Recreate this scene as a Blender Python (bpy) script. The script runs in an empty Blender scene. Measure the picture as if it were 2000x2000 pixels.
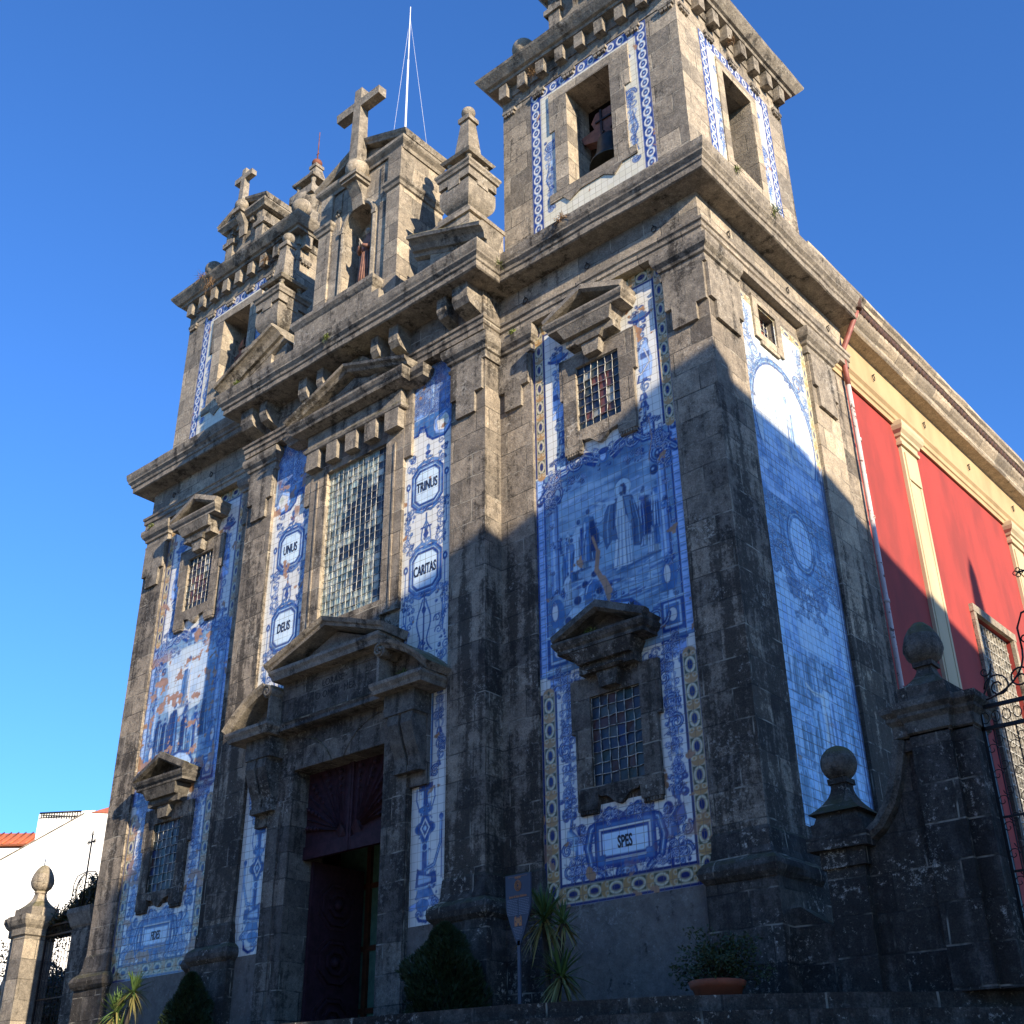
import bpy, bmesh, math, random
import numpy as np
from mathutils import Matrix, Vector
random.seed(7)
rng = np.random.default_rng(11)
PI = math.pi
scene = bpy.context.scene
COL = scene.collection

# ------------------------------------------------------------------ camera
cam_d = bpy.data.cameras.new('camera')
cam = bpy.data.objects.new('camera', cam_d)
COL.objects.link(cam)
cam_d.sensor_width = 36.0
cam_d.lens = 2337.0 / 2000.0 * 36.0
cam_d.clip_start = 0.1
cam_d.clip_end = 2000.0
_a, _b, _c = (math.radians(v) for v in (118.478, -0.6892, 40.736))
cam.matrix_world = (Matrix.Translation((15.889, -14.150, -3.511)) @
                    Matrix.Rotation(_c, 4, 'Z') @ Matrix.Rotation(_a, 4, 'X') @ Matrix.Rotation(_b, 4, 'Z'))
scene.camera = cam

# ------------------------------------------------------------------ sky, sun
SUN = Vector((1.72, -0.53, 0.60)).normalized()
world = bpy.data.worlds.new('World')
scene.world = world
world.use_nodes = True
wn = world.node_tree
bg = wn.nodes['Background']
sky = wn.nodes.new('ShaderNodeTexSky')
sky.sky_type = 'NISHITA'
sky.sun_disc = False
sky.sun_elevation = math.asin(SUN.z)
sky.sun_rotation = math.atan2(SUN.x, SUN.y)
sky.air_density = 1.0
sky.dust_density = 0.0
sky.ozone_density = 5.0
tint = wn.nodes.new('ShaderNodeMix'); tint.data_type = 'RGBA'; tint.blend_type = 'MULTIPLY'
tint.inputs[0].default_value = 1.0
tint.inputs[7].default_value = (0.58, 0.91, 1.28, 1.0)
wn.links.new(sky.outputs[0], tint.inputs[6])
wn.links.new(tint.outputs[2], bg.inputs[0])
bg.inputs[1].default_value = 0.118
sun_d = bpy.data.lights.new('sun', 'SUN')
sun_d.energy = 5.0
sun_d.angle = math.radians(0.53)
sun_d.color = (1.0, 0.86, 0.66)
sun = bpy.data.objects.new('sun', sun_d)
COL.objects.link(sun)
sun.rotation_euler = (-SUN).to_track_quat('-Z', 'Y').to_euler()
sun.location = (40, -20, 40)
scene.view_settings.view_transform = 'Standard'
scene.view_settings.look = 'None'
scene.view_settings.gamma = 1.0
scene.view_settings.exposure = 1.02
scene.view_settings.use_curve_mapping = False

# ------------------------------------------------------------------ materials
def new_mat(name):
    m = bpy.data.materials.new(name)
    m.use_nodes = True
    nt = m.node_tree
    return m, nt, nt.nodes['Principled BSDF']

def N(nt, t, **kw):
    n = nt.nodes.new(t)
    for k, v in kw.items():
        if k.startswith('i_'):
            n.inputs[k[2:].replace('_', ' ')].default_value = v
        else:
            setattr(n, k, v)
    return n

def L(nt, a, b):
    nt.links.new(a, b)

def mixc(nt, fac, a, b, mode='MIX'):
    n = nt.nodes.new('ShaderNodeMix')
    n.data_type = 'RGBA'
    n.blend_type = mode
    for sock, v in ((n.inputs[0], fac), (n.inputs[6], a), (n.inputs[7], b)):
        if hasattr(v, 'is_linked'):
            nt.links.new(v, sock)
        elif isinstance(v, (int, float)):
            sock.default_value = v
        else:
            sock.default_value = (*v, 1.0)
    return n.outputs[2]

def ramp(nt, src, p0, p1):
    n = nt.nodes.new('ShaderNodeMapRange')
    n.inputs[1].default_value = p0
    n.inputs[2].default_value = p1
    nt.links.new(src, n.inputs[0])
    n.interpolation_type = 'SMOOTHSTEP'
    return n.outputs[0]

def math_n(nt, op, a, b=None):
    n = nt.nodes.new('ShaderNodeMath')
    n.operation = op
    for i, v in enumerate((a, b)):
        if v is None:
            continue
        if hasattr(v, 'is_linked'):
            nt.links.new(v, n.inputs[i])
        else:
            n.inputs[i].default_value = v
    return n.outputs[0]

def noise(nt, vec, scale, detail=4.0, rough=0.55):
    n = nt.nodes.new('ShaderNodeTexNoise')
    n.inputs['Scale'].default_value = scale
    n.inputs['Detail'].default_value = detail
    n.inputs['Roughness'].default_value = rough
    nt.links.new(vec, n.inputs['Vector'])
    return n.outputs['Fac']

def wall_uv(nt):
    """world position unrolled on to the wall: (x or y, z)"""
    g = nt.nodes.new('ShaderNodeNewGeometry')
    sp = nt.nodes.new('ShaderNodeSeparateXYZ')
    L(nt, g.outputs['Position'], sp.inputs[0])
    sn = nt.nodes.new('ShaderNodeSeparateXYZ')
    L(nt, g.outputs['True Normal'], sn.inputs[0])
    ax = math_n(nt, 'GREATER_THAN', math_n(nt, 'ABSOLUTE', sn.outputs[0]), 0.7)
    mx = nt.nodes.new('ShaderNodeMix')
    mx.data_type = 'FLOAT'
    L(nt, ax, mx.inputs[0]); L(nt, sp.outputs[0], mx.inputs[2]); L(nt, sp.outputs[1], mx.inputs[3])
    cb = nt.nodes.new('ShaderNodeCombineXYZ')
    L(nt, mx.outputs[0], cb.inputs[0]); L(nt, sp.outputs[2], cb.inputs[1])
    return g, sp, sn, cb.outputs[0]

def stone(name, base=(0.33, 0.265, 0.175), lo=(0.15, 0.122, 0.086), black=0.5, joints=True, specks=0.5, moss=0.6,
          bw=0.92, bh=0.46, mortar=(0.40, 0.36, 0.28), grainy=0.9, low=0.0):
    def grey(c, k=0.30):
        l = 0.3 * c[0] + 0.6 * c[1] + 0.1 * c[2]
        return tuple(v * (1 - k) + l * k for v in c)
    base, lo = grey(base), grey(lo)
    m, nt, bs = new_mat(name)
    g, sp, sn, uv = wall_uv(nt)
    pos = g.outputs['Position']
    n1 = noise(nt, pos, 0.55, 5, 0.6)
    n2 = noise(nt, pos, 4.5, 8, 0.74)
    n3 = noise(nt, pos, 16.0, 5, 0.78)
    n4 = noise(nt, pos, 46.0, 3, 0.8)
    c = mixc(nt, ramp(nt, n2, 0.36, 0.62), base, lo)
    # black crust (lichen and soot) in soft patches broken up by fine grain
    s = math_n(nt, 'ADD', math_n(nt, 'MULTIPLY', n1, 0.45), math_n(nt, 'MULTIPLY', n2, 0.30))
    s = math_n(nt, 'ADD', s, math_n(nt, 'MULTIPLY', n3, 0.42))
    mp = nt.nodes.new('ShaderNodeMapping')
    mp.inputs['Scale'].default_value = (2.6, 2.6, 0.16)
    L(nt, pos, mp.inputs[0])
    st = noise(nt, mp.outputs[0], 1.7, 5, 0.6)
    s = math_n(nt, 'ADD', s, math_n(nt, 'MULTIPLY', math_n(nt, 'SUBTRACT', st, 0.5), 0.55))
    s = math_n(nt, 'ADD', s, 0.11)
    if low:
        # the dark patches spread more widely towards the lower courses
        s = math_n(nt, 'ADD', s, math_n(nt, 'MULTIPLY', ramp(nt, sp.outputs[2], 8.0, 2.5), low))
    t = 0.86 - 0.27 * black
    c = mixc(nt, math_n(nt, 'MULTIPLY', ramp(nt, s, t - 0.045, t + 0.055), 0.85), c, (0.034, 0.030, 0.026))
    if specks > 0:
        sk = noise(nt, pos, 13.0, 8, 0.82)
        sm = noise(nt, pos, 1.1, 4, 0.55)
        q = math_n(nt, 'ADD', sk, math_n(nt, 'MULTIPLY', sm, 0.45))
        c = mixc(nt, math_n(nt, 'MULTIPLY', ramp(nt, q, 0.80, 0.90), specks), c, (0.50, 0.47, 0.41))
    gr = ramp(nt, math_n(nt, 'ADD', math_n(nt, 'MULTIPLY', n4, 0.6), math_n(nt, 'MULTIPLY', n3, 0.4)), 0.36, 0.64)
    c = mixc(nt, grainy * 0.75, c, mixc(nt, gr, (0.24, 0.24, 0.245), (0.78, 0.77, 0.74)), 'OVERLAY')
    h = math_n(nt, 'ADD', math_n(nt, 'MULTIPLY', n3, 0.7), math_n(nt, 'MULTIPLY', n2, 0.5))
    if joints:
        wv = nt.nodes.new('ShaderNodeVectorMath'); wv.operation = 'MULTIPLY_ADD'
        nn = nt.nodes.new('ShaderNodeTexNoise'); nn.inputs['Scale'].default_value = 1.3
        L(nt, pos, nn.inputs['Vector'])
        L(nt, nn.outputs['Color'], wv.inputs[0]); wv.inputs[1].default_value = (0.05, 0.05, 0); L(nt, uv, wv.inputs[2])
        br = nt.nodes.new('ShaderNodeTexBrick')
        L(nt, wv.outputs[0], br.inputs['Vector'])
        br.inputs['Scale'].default_value = 1.0
        br.inputs['Brick Width'].default_value = bw
        br.inputs['Row Height'].default_value = bh
        br.squash = 0.8; br.squash_frequency = 3
        br.inputs['Mortar Size'].default_value = 0.013
        br.inputs['Mortar Smooth'].default_value = 0.4
        br.inputs['Color1'].default_value = (0.25, 0.25, 0.26, 1)
        br.inputs['Color2'].default_value = (0.80, 0.76, 0.70, 1)
        br.inputs['Mortar'].default_value = (0.5, 0.5, 0.5, 1)
        c = mixc(nt, 0.7, c, br.outputs['Color'], 'OVERLAY')
        fade = ramp(nt, noise(nt, pos, 2.1, 3, 0.6), 0.44, 0.64)
        c = mixc(nt, math_n(nt, 'MULTIPLY', math_n(nt, 'MULTIPLY', br.outputs['Fac'], fade), 0.75), c, mortar)
        dk = math_n(nt, 'MULTIPLY', br.outputs['Fac'], math_n(nt, 'SUBTRACT', 1.0, fade))
        c = mixc(nt, math_n(nt, 'MULTIPLY', dk, 0.6), c, (0.022, 0.020, 0.017))
        h = math_n(nt, 'SUBTRACT', h, math_n(nt, 'MULTIPLY', br.outputs['Fac'], 0.25))
    up = ramp(nt, sn.outputs[2], 0.25, 0.7)
    mm = math_n(nt, 'MULTIPLY', up, ramp(nt, n2, 0.30, 0.60))
    c = mixc(nt, math_n(nt, 'MULTIPLY', mm, moss), c, (0.13, 0.12, 0.045))
    bp = nt.nodes.new('ShaderNodeBump')
    bp.inputs['Strength'].default_value = 0.7
    bp.inputs['Distance'].default_value = 0.03
    L(nt, h, bp.inputs['Height'])
    L(nt, bp.outputs[0], bs.inputs['Normal'])
    L(nt, c, bs.inputs['Base Color'])
    bs.inputs['Roughness'].default_value = 0.92
    bs.inputs['Specular IOR Level'].default_value = 0.2
    return m

def plaster(name, col, col2, rough=0.9, sc=0.7, amt=0.5, chips=None):
    m, nt, bs = new_mat(name)
    g = nt.nodes.new('ShaderNodeNewGeometry')
    pos = g.outputs['Position']
    mp = nt.nodes.new('ShaderNodeMapping')
    mp.inputs['Scale'].default_value = (1, 1, 0.35)
    L(nt, pos, mp.inputs[0])
    n = noise(nt, mp.outputs[0], sc, 6, 0.6)
    c = mixc(nt, math_n(nt, 'MULTIPLY', ramp(nt, n, 0.35, 0.7), amt), col, col2)
    f = noise(nt, pos, 40, 3, 0.6)
    c = mixc(nt, 0.25, c, mixc(nt, f, (0.38, 0.38, 0.38), (0.62, 0.62, 0.62)), 'OVERLAY')
    if chips:
        k = noise(nt, pos, 9, 5, 0.7)
        c = mixc(nt, ramp(nt, k, 0.58, 0.63), c, chips)
    bp = nt.nodes.new('ShaderNodeBump')
    bp.inputs['Strength'].default_value = 0.25
    bp.inputs['Distance'].default_value = 0.01
    L(nt, f, bp.inputs['Height']); L(nt, bp.outputs[0], bs.inputs['Normal'])
    L(nt, c, bs.inputs['Base Color'])
    bs.inputs['Roughness'].default_value = rough
    return m

def simple(name, col, rough=0.6, metal=0.0, var=0.4, sc=8.0, spec=0.5, bump=0.2):
    m, nt, bs = new_mat(name)
    g = nt.nodes.new('ShaderNodeNewGeometry')
    n = noise(nt, g.outputs['Position'], sc, 5, 0.65)
    d = tuple(v * (1 - var) for v in col)
    L(nt, mixc(nt, ramp(nt, n, 0.3, 0.7), col, d), bs.inputs['Base Color'])
    bs.inputs['Roughness'].default_value = rough
    bs.inputs['Metallic'].default_value = metal
    bs.inputs['Specular IOR Level'].default_value = spec
    if bump:
        bp = nt.nodes.new('ShaderNodeBump')
        bp.inputs['Strength'].default_value = bump
        bp.inputs['Distance'].default_value = 0.01
        L(nt, n, bp.inputs['Height']); L(nt, bp.outputs[0], bs.inputs['Normal'])
    return m

def tile_mat(name, size=0.142, rough=0.22, grout=0.45, gw=0.0052):
    """glazed tiles: painted colour from the mesh, thin dark grout on a square grid"""
    m, nt, bs = new_mat(name)
    g, sp, sn, uv = wall_uv(nt)
    at = nt.nodes.new('ShaderNodeAttribute'); at.attribute_name = 'paint'
    br = nt.nodes.new('ShaderNodeTexBrick')
    br.offset = 0.0
    L(nt, uv, br.inputs['Vector'])
    br.inputs['Scale'].default_value = 1.0
    br.inputs['Brick Width'].default_value = size
    br.inputs['Row Height'].default_value = size
    br.inputs['Mortar Size'].default_value = gw
    br.inputs['Mortar Smooth'].default_value = 0.2
    br.inputs['Color1'].default_value = (0.34, 0.34, 0.34, 1)
    br.inputs['Color2'].default_value = (0.66, 0.66, 0.64, 1)
    br.inputs['Mortar'].default_value = (0.5, 0.5, 0.5, 1)
    c = mixc(nt, 0.30, at.outputs['Color'], br.outputs['Color'], 'OVERLAY')
    gn = noise(nt, g.outputs['Position'], 1.7, 4, 0.6)
    gf = math_n(nt, 'MULTIPLY', br.outputs['Fac'], ramp(nt, gn, 0.25, 0.7))
    gf = math_n(nt, 'ADD', math_n(nt, 'MULTIPLY', gf, grout), math_n(nt, 'MULTIPLY', br.outputs['Fac'], 0.28))
    c = mixc(nt, gf, c, (0.13, 0.10, 0.07))
    # grime film
    gr = noise(nt, g.outputs['Position'], 0.9, 6, 0.65)
    c = mixc(nt, math_n(nt, 'MULTIPLY', ramp(nt, gr, 0.45, 0.8), 0.22), c, (0.22, 0.20, 0.17))
    L(nt, c, bs.inputs['Base Color'])
    L(nt, math_n(nt, 'ADD', math_n(nt, 'MULTIPLY', br.outputs['Fac'], 0.6), rough), bs.inputs['Roughness'])
    bp = nt.nodes.new('ShaderNodeBump'); bp.invert = True
    bp.inputs['Strength'].default_value = 0.5
    bp.inputs['Distance'].default_value = 0.004
    wob = noise(nt, uv, 5.0, 2, 0.5)
    L(nt, math_n(nt, 'ADD', br.outputs['Fac'], wob), bp.inputs['Height']); L(nt, bp.outputs[0], bs.inputs['Normal'])
    return m

def vcol_mat(name, rough=0.15, spec=0.6):
    m, nt, bs = new_mat(name)
    at = nt.nodes.new('ShaderNodeAttribute'); at.attribute_name = 'paint'
    g = nt.nodes.new('ShaderNodeNewGeometry')
    n = noise(nt, g.outputs['Position'], 14, 4, 0.7)
    L(nt, mixc(nt, math_n(nt, 'MULTIPLY', ramp(nt, n, 0.45, 0.75), 0.45), at.outputs['Color'], (0.10, 0.095, 0.08)), bs.inputs['Base Color'])
    L(nt, math_n(nt, 'ADD', math_n(nt, 'MULTIPLY', n, 0.35), rough + 0.08), bs.inputs['Roughness'])
    bs.inputs['Specular IOR Level'].default_value = spec
    return m

def foliage_mat(name, a, b, rough=0.55):
    m, nt, bs = new_mat(name)
    g = nt.nodes.new('ShaderNodeNewGeometry')
    n = noise(nt, g.outputs['Position'], 6, 4, 0.6)
    r = nt.nodes.new('ShaderNodeObjectInfo')
    rr = mixc(nt, ramp(nt, n, 0.3, 0.7), a, b)
    L(nt, mixc(nt, math_n(nt, 'MULTIPLY', g.outputs['Random Per Island'], 0.5), rr, tuple(v * 1.9 for v in b)), bs.inputs['Base Color'])
    bs.inputs['Roughness'].default_value = rough
    bs.inputs['Specular IOR Level'].default_value = 0.35
    return m

M = {}
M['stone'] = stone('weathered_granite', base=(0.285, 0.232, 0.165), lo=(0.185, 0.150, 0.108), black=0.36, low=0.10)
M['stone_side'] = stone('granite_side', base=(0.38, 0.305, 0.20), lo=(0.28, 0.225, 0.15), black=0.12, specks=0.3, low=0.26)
M['stone_tower'] = stone('granite_tower', base=(0.335, 0.275, 0.195), lo=(0.23, 0.19, 0.137), black=0.24, specks=0.4)
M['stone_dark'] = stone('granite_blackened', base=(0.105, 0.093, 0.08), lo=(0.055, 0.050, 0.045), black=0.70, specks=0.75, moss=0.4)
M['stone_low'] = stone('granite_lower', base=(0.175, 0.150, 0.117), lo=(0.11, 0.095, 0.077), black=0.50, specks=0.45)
M['trim'] = stone('granite_trim', base=(0.30, 0.245, 0.172), lo=(0.18, 0.147, 0.106), black=0.36, joints=False, moss=0.85)
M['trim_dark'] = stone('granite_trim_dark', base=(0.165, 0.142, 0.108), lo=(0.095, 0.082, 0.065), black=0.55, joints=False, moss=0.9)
M['render'] = stone('cement_render', base=(0.22, 0.185, 0.145), lo=(0.155, 0.13, 0.103), black=0.22, specks=0.35, joints=False, moss=0.2, grainy=0.35)
M['tile'] = tile_mat('painted_tiles', grout=0.5, gw=0.0058)
M['tile_side'] = tile_mat('painted_tiles_side', rough=0.20, grout=0.6, gw=0.0075)
M['red'] = plaster('red_plaster', (0.33, 0.040, 0.030), (0.20, 0.030, 0.024), sc=1.3, amt=0.8)
M['cream'] = plaster('cream_plaster', (0.50, 0.40, 0.245), (0.33, 0.26, 0.16), sc=0.9, amt=0.7)
M['cream_frieze'] = plaster('cream_frieze', (0.44, 0.31, 0.16), (0.32, 0.22, 0.11), sc=1.4, amt=0.8)
M['white'] = plaster('white_wall', (0.82, 0.80, 0.74), (0.74, 0.71, 0.64), sc=0.3, amt=0.4)
M['ochre_wall'] = plaster('house_wall', (0.55, 0.48, 0.36), (0.45, 0.38, 0.28))
M['wood'] = simple('maroon_wood', (0.050, 0.019, 0.026), 0.75, var=0.5, spec=0.25)
M['wood_warm'] = simple('varnished_wood', (0.12, 0.042, 0.018), 0.45, var=0.5)
M['green_pane'] = simple('green_cloth', (0.10, 0.22, 0.15), 0.8)
M['iron'] = simple('black_iron', (0.018, 0.017, 0.018), 0.5, metal=0.3, var=0.5)
M['rust'] = simple('rusty_iron', (0.20, 0.065, 0.035), 0.85, var=0.6)
M['bell'] = simple('bell_bronze', (0.045, 0.048, 0.042), 0.5, metal=0.5, var=0.6)
M['headstock'] = simple('headstock_wood', (0.20, 0.085, 0.06), 0.7, var=0.5)
M['lead'] = simple('whitened_lead', (0.60, 0.57, 0.48), 0.6, var=0.88, sc=13)
M['glass'] = vcol_mat('leaded_glass')
M['dark'] = simple('dark_interior', (0.02, 0.018, 0.018), 0.95, var=0.2)
M['pole'] = simple('white_pole', (0.75, 0.76, 0.78), 0.4, var=0.1)
M['pipe'] = plaster('chipped_pipe', (0.48, 0.36, 0.33), (0.60, 0.54, 0.50), sc=5.0, amt=1.0, chips=(0.10, 0.05, 0.04))
M['pipe_red'] = simple('red_pipe', (0.30, 0.09, 0.065), 0.6, var=0.4)
M['roof'] = simple('terracotta_roof', (0.62, 0.17, 0.06), 0.85, var=0.45, sc=5)
M['gutter'] = simple('eave_tiles', (0.10, 0.05, 0.035), 0.9, var=0.6, sc=10)
M['terracotta'] = simple('terracotta_pot', (0.38, 0.10, 0.045), 0.8, var=0.35)
M['letter'] = simple('black_lettering', (0.02, 0.02, 0.035), 0.5, var=0.1, bump=0)
M['carved'] = simple('carved_lettering', (0.03, 0.027, 0.024), 0.9, var=0.2, bump=0)
M['sign'] = simple('sign_panel', (0.045, 0.055, 0.085), 0.35, var=0.15, bump=0)
M['sign_or'] = simple('sign_orange', (0.42, 0.17, 0.06), 0.5, var=0.1, bump=0)
M['sign_wh'] = simple('sign_pale_text', (0.22, 0.25, 0.32), 0.5, var=0.1, bump=0)
M['steel'] = simple('grey_steel', (0.09, 0.10, 0.13), 0.4, metal=0.4, var=0.2)
M['yucca'] = foliage_mat('yucca_leaf', (0.035, 0.075, 0.018), (0.075, 0.12, 0.03))
M['yucca_dry'] = foliage_mat('yucca_old_leaf', (0.15, 0.14, 0.04), (0.20, 0.17, 0.06))
M['conifer'] = foliage_mat('conifer_leaf', (0.010, 0.020, 0.008), (0.022, 0.038, 0.012))
M['shrub'] = foliage_mat('shrub_leaf', (0.018, 0.032, 0.010), (0.04, 0.055, 0.02))
M['vine'] = foliage_mat('vine_leaf', (0.025, 0.030, 0.012), (0.06, 0.055, 0.02))
M['weed'] = foliage_mat('weed_leaf', (0.07, 0.11, 0.02), (0.15, 0.17, 0.04))
M['weed_dry'] = foliage_mat('weed_dry', (0.12, 0.075, 0.035), (0.20, 0.12, 0.06))
M['bark'] = simple('bark', (0.07, 0.055, 0.04), 0.9, var=0.5)
M['street'] = stone('granite_paving', base=(0.34, 0.30, 0.24), lo=(0.25, 0.22, 0.17), black=0.1, bw=0.6, bh=0.3, moss=0.1)
M['statue'] = simple('painted_statue', (0.28, 0.13, 0.085), 0.75, var=0.5, sc=6)
M['statue_skin'] = simple('statue_pale', (0.42, 0.33, 0.24), 0.75, var=0.4, sc=10)

# ------------------------------------------------------------------ mesh helpers
MIR = False
class MB:
    def __init__(s):
        s.v = []; s.f = []; s.sm = []; s.fc = []
    def add(s, vs, fs, smooth=False, col=None):
        o = len(s.v)
        s.v += [tuple(v) for v in vs]
        for f in fs:
            s.f.append(tuple(o + i for i in f)); s.sm.append(smooth); s.fc.append(col)
        return s
    def box(s, x0, x1, y0, y1, z0, z1, j=0.0):
        vs = [(x, y, z) for z in (z0, z1) for y in (y0, y1) for x in (x0, x1)]
        if j:
            vs = [tuple(c + random.uniform(-j, j) for c in v) for v in vs]
        return s.add(vs, [(0, 2, 3, 1), (4, 5, 7, 6), (0, 1, 5, 4), (2, 6, 7, 3), (0, 4, 6, 2), (1, 3, 7, 5)])
    def frus(s, cx, cy, z0, z1, h0, h1, h0y=None, h1y=None):
        h0y = h0 if h0y is None else h0y; h1y = h1 if h1y is None else h1y
        vs = [(cx + a * h0, cy + b * h0y, z0) for b in (-1, 1) for a in (-1, 1)] + \
             [(cx + a * h1, cy + b * h1y, z1) for b in (-1, 1) for a in (-1, 1)]
        return s.add(vs, [(0, 2, 3, 1), (4, 5, 7, 6), (0, 1, 5, 4), (2, 6, 7, 3), (0, 4, 6, 2), (1, 3, 7, 5)])
    def prism(s, poly, axis, a0, a1):
        """poly in the plane across axis: 'y' -> (x,z), 'x' -> (y,z), 'z' -> (x,y)"""
        def mk(p, a):
            return {'y': (p[0], a, p[1]), 'x': (a, p[0], p[1]), 'z': (p[0], p[1], a)}[axis]
        n = len(poly)
        vs = [mk(p, a0) for p in poly] + [mk(p, a1) for p in poly]
        fs = [tuple(range(n)), tuple(range(2 * n - 1, n - 1, -1))] + [(i, (i + 1) % n, n + (i + 1) % n, n + i) for i in range(n)]
        return s.add(vs, fs)
    def lathe(s, cx, cy, prof, n=24, sx=1.0, sy=1.0, smooth=True):
        vs = []
        for r, z in prof:
            for k in range(n):
                a = 2 * PI * k / n
                vs.append((cx + r * sx * math.cos(a), cy + r * sy * math.sin(a), z))
        fs = []
        for i in range(len(prof) - 1):
            for k in range(n):
                k2 = (k + 1) % n
                fs.append((i * n + k, i * n + k2, (i + 1) * n + k2, (i + 1) * n + k))
        s.add(vs, fs, smooth)
        o = len(s.v) - len(vs)
        s.f.append(tuple(o + k for k in range(n))); s.sm.append(False); s.fc.append(None)
        s.f.append(tuple(o + (len(prof) - 1) * n + k for k in range(n))); s.sm.append(False); s.fc.append(None)
        return s
    def sphere(s, c, r, n=24, m=14, sz=1.0, j=0.0):
        prof = [(max(1e-3, r * math.sin(PI * i / m)), c[2] - sz * r * math.cos(PI * i / m)) for i in range(m + 1)]
        if j:
            prof = [(a * (1 + random.uniform(-j, j)), b) for a, b in prof]
        return s.lathe(c[0], c[1], prof, n)
    def sweep(s, pts, fixed, prof, side=1, seg=0.45, jit=0.006, closed=False):
        """sweep profile (a along the mitred in-plane normal, b along 'fixed') along a polyline"""
        P = [Vector(p) for p in pts]
        F = Vector(fixed).normalized()
        n = len(P)
        if closed:
            dirs = [(P[(i + 1) % n] - P[i]).normalized() for i in range(n)]
        else:
            dirs = [(P[i + 1] - P[i]).normalized() for i in range(n - 1)]
        nor = [d.cross(F).normalized() * side for d in dirs]
        st = []
        for i in range(n):
            if closed:
                n0, n1 = nor[i - 1], nor[i]
            else:
                n0 = nor[max(i - 1, 0)]; n1 = nor[min(i, n - 2)]
            mv = (n0 + n1) / (1 + n0.dot(n1))
            st.append((P[i], mv, 0.0))
            last = (i == n - 1)
            if last and not closed:
                break
            q = P[(i + 1) % n]; ln = (q - P[i]).length
            k = int(ln / seg) if seg else 0
            for t in range(1, k):
                st.append((P[i].lerp(q, t / k), nor[i], 1.0))
        vs = []
        for p, mv, _ in st:
            dj = random.uniform(-jit, jit)
            for a, b in prof:
                vs.append(tuple(p + mv * (a + (dj + random.uniform(-jit, jit) * 0.6 if a > 0.02 else 0)) + F * (b + random.uniform(-jit, jit) * 0.5)))
        m = len(prof); K = len(st)
        fs = []
        for i in range(K if closed else K - 1):
            i2 = (i + 1) % K
            for k in range(m):
                k2 = (k + 1) % m
                fs.append((i * m + k, i * m + k2, i2 * m + k2, i2 * m + k))
        if not closed:
            fs.append(tuple(range(m))); fs.append(tuple((K - 1) * m + k for k in range(m)))
        return s.add(vs, fs)
    def tube(s, pts, r, n=6, r1=None):
        P = [Vector(p) for p in pts]
        r1 = r if r1 is None else r1
        vs = []
        up = Vector((0.13, 0.21, 1)).normalized()
        for i, p in enumerate(P):
            d = (P[min(i + 1, len(P) - 1)] - P[max(i - 1, 0)]).normalized()
            a = d.cross(up)
            if a.length < 0.05:
                a = d.cross(Vector((1, 0, 0)))
            a.normalize(); b = d.cross(a)
            rr = r + (r1 - r) * i / max(1, len(P) - 1)
            for k in range(n):
                t = 2 * PI * k / n
                vs.append(tuple(p + a * rr * math.cos(t) + b * rr * math.sin(t)))
        fs = []
        for i in range(len(P) - 1):
            for k in range(n):
                k2 = (k + 1) % n
                fs.append((i * n + k, i * n + k2, (i + 1) * n + k2, (i + 1) * n + k))
        fs.append(tuple(range(n))); fs.append(tuple((len(P) - 1) * n + k for k in range(n)))
        return s.add(vs, fs, True)
    def build(s, name, mat, parent=None, label=None, recalc=True, loc=None):
        v = np.array(s.v, dtype=float).reshape(-1, 3)
        if MIR:
            v = v * np.array([-1.0, 1, 1])
        me = bpy.data.meshes.new(name)
        fs = [tuple(reversed(f)) for f in s.f] if MIR else s.f
        me.from_pydata(v.tolist(), [], fs)
        me.polygons.foreach_set('use_smooth', s.sm)
        if any(c is not None for c in s.fc):
            ca = me.color_attributes.new('paint', 'FLOAT_COLOR', 'CORNER')
            arr = []
            for f, c in zip(s.f, s.fc):
                c = c or (0.5, 0.5, 0.5)
                arr += [c[0], c[1], c[2], 1.0] * len(f)
            ca.data.foreach_set('color', arr)
        if recalc:
            bm = bmesh.new(); bm.from_mesh(me)
            bmesh.ops.recalc_face_normals(bm, faces=bm.faces)
            bm.to_mesh(me); bm.free()
        me.materials.append(M[mat] if isinstance(mat, str) else mat)
        o = bpy.data.objects.new(name, me)
        COL.objects.link(o)
        if parent is not None:
            o.parent = parent
        if label:
            o['label'] = label
        if loc:
            o.location = loc
        return o

def thing(name, label, cat, group=None, loc=(0, 0, 0)):
    o = bpy.data.objects.new(name, None)
    o.empty_display_size = 0.3
    COL.objects.link(o)
    o.location = loc
    o['label'] = label; o['category'] = cat
    if group:
        o['group'] = group
    return o

def tag(o, label, cat, group=None):
    o['label'] = label; o['category'] = cat
    if group:
        o['group'] = group
    return o

def struct(o):
    o['kind'] = 'structure'
    return o

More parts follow.
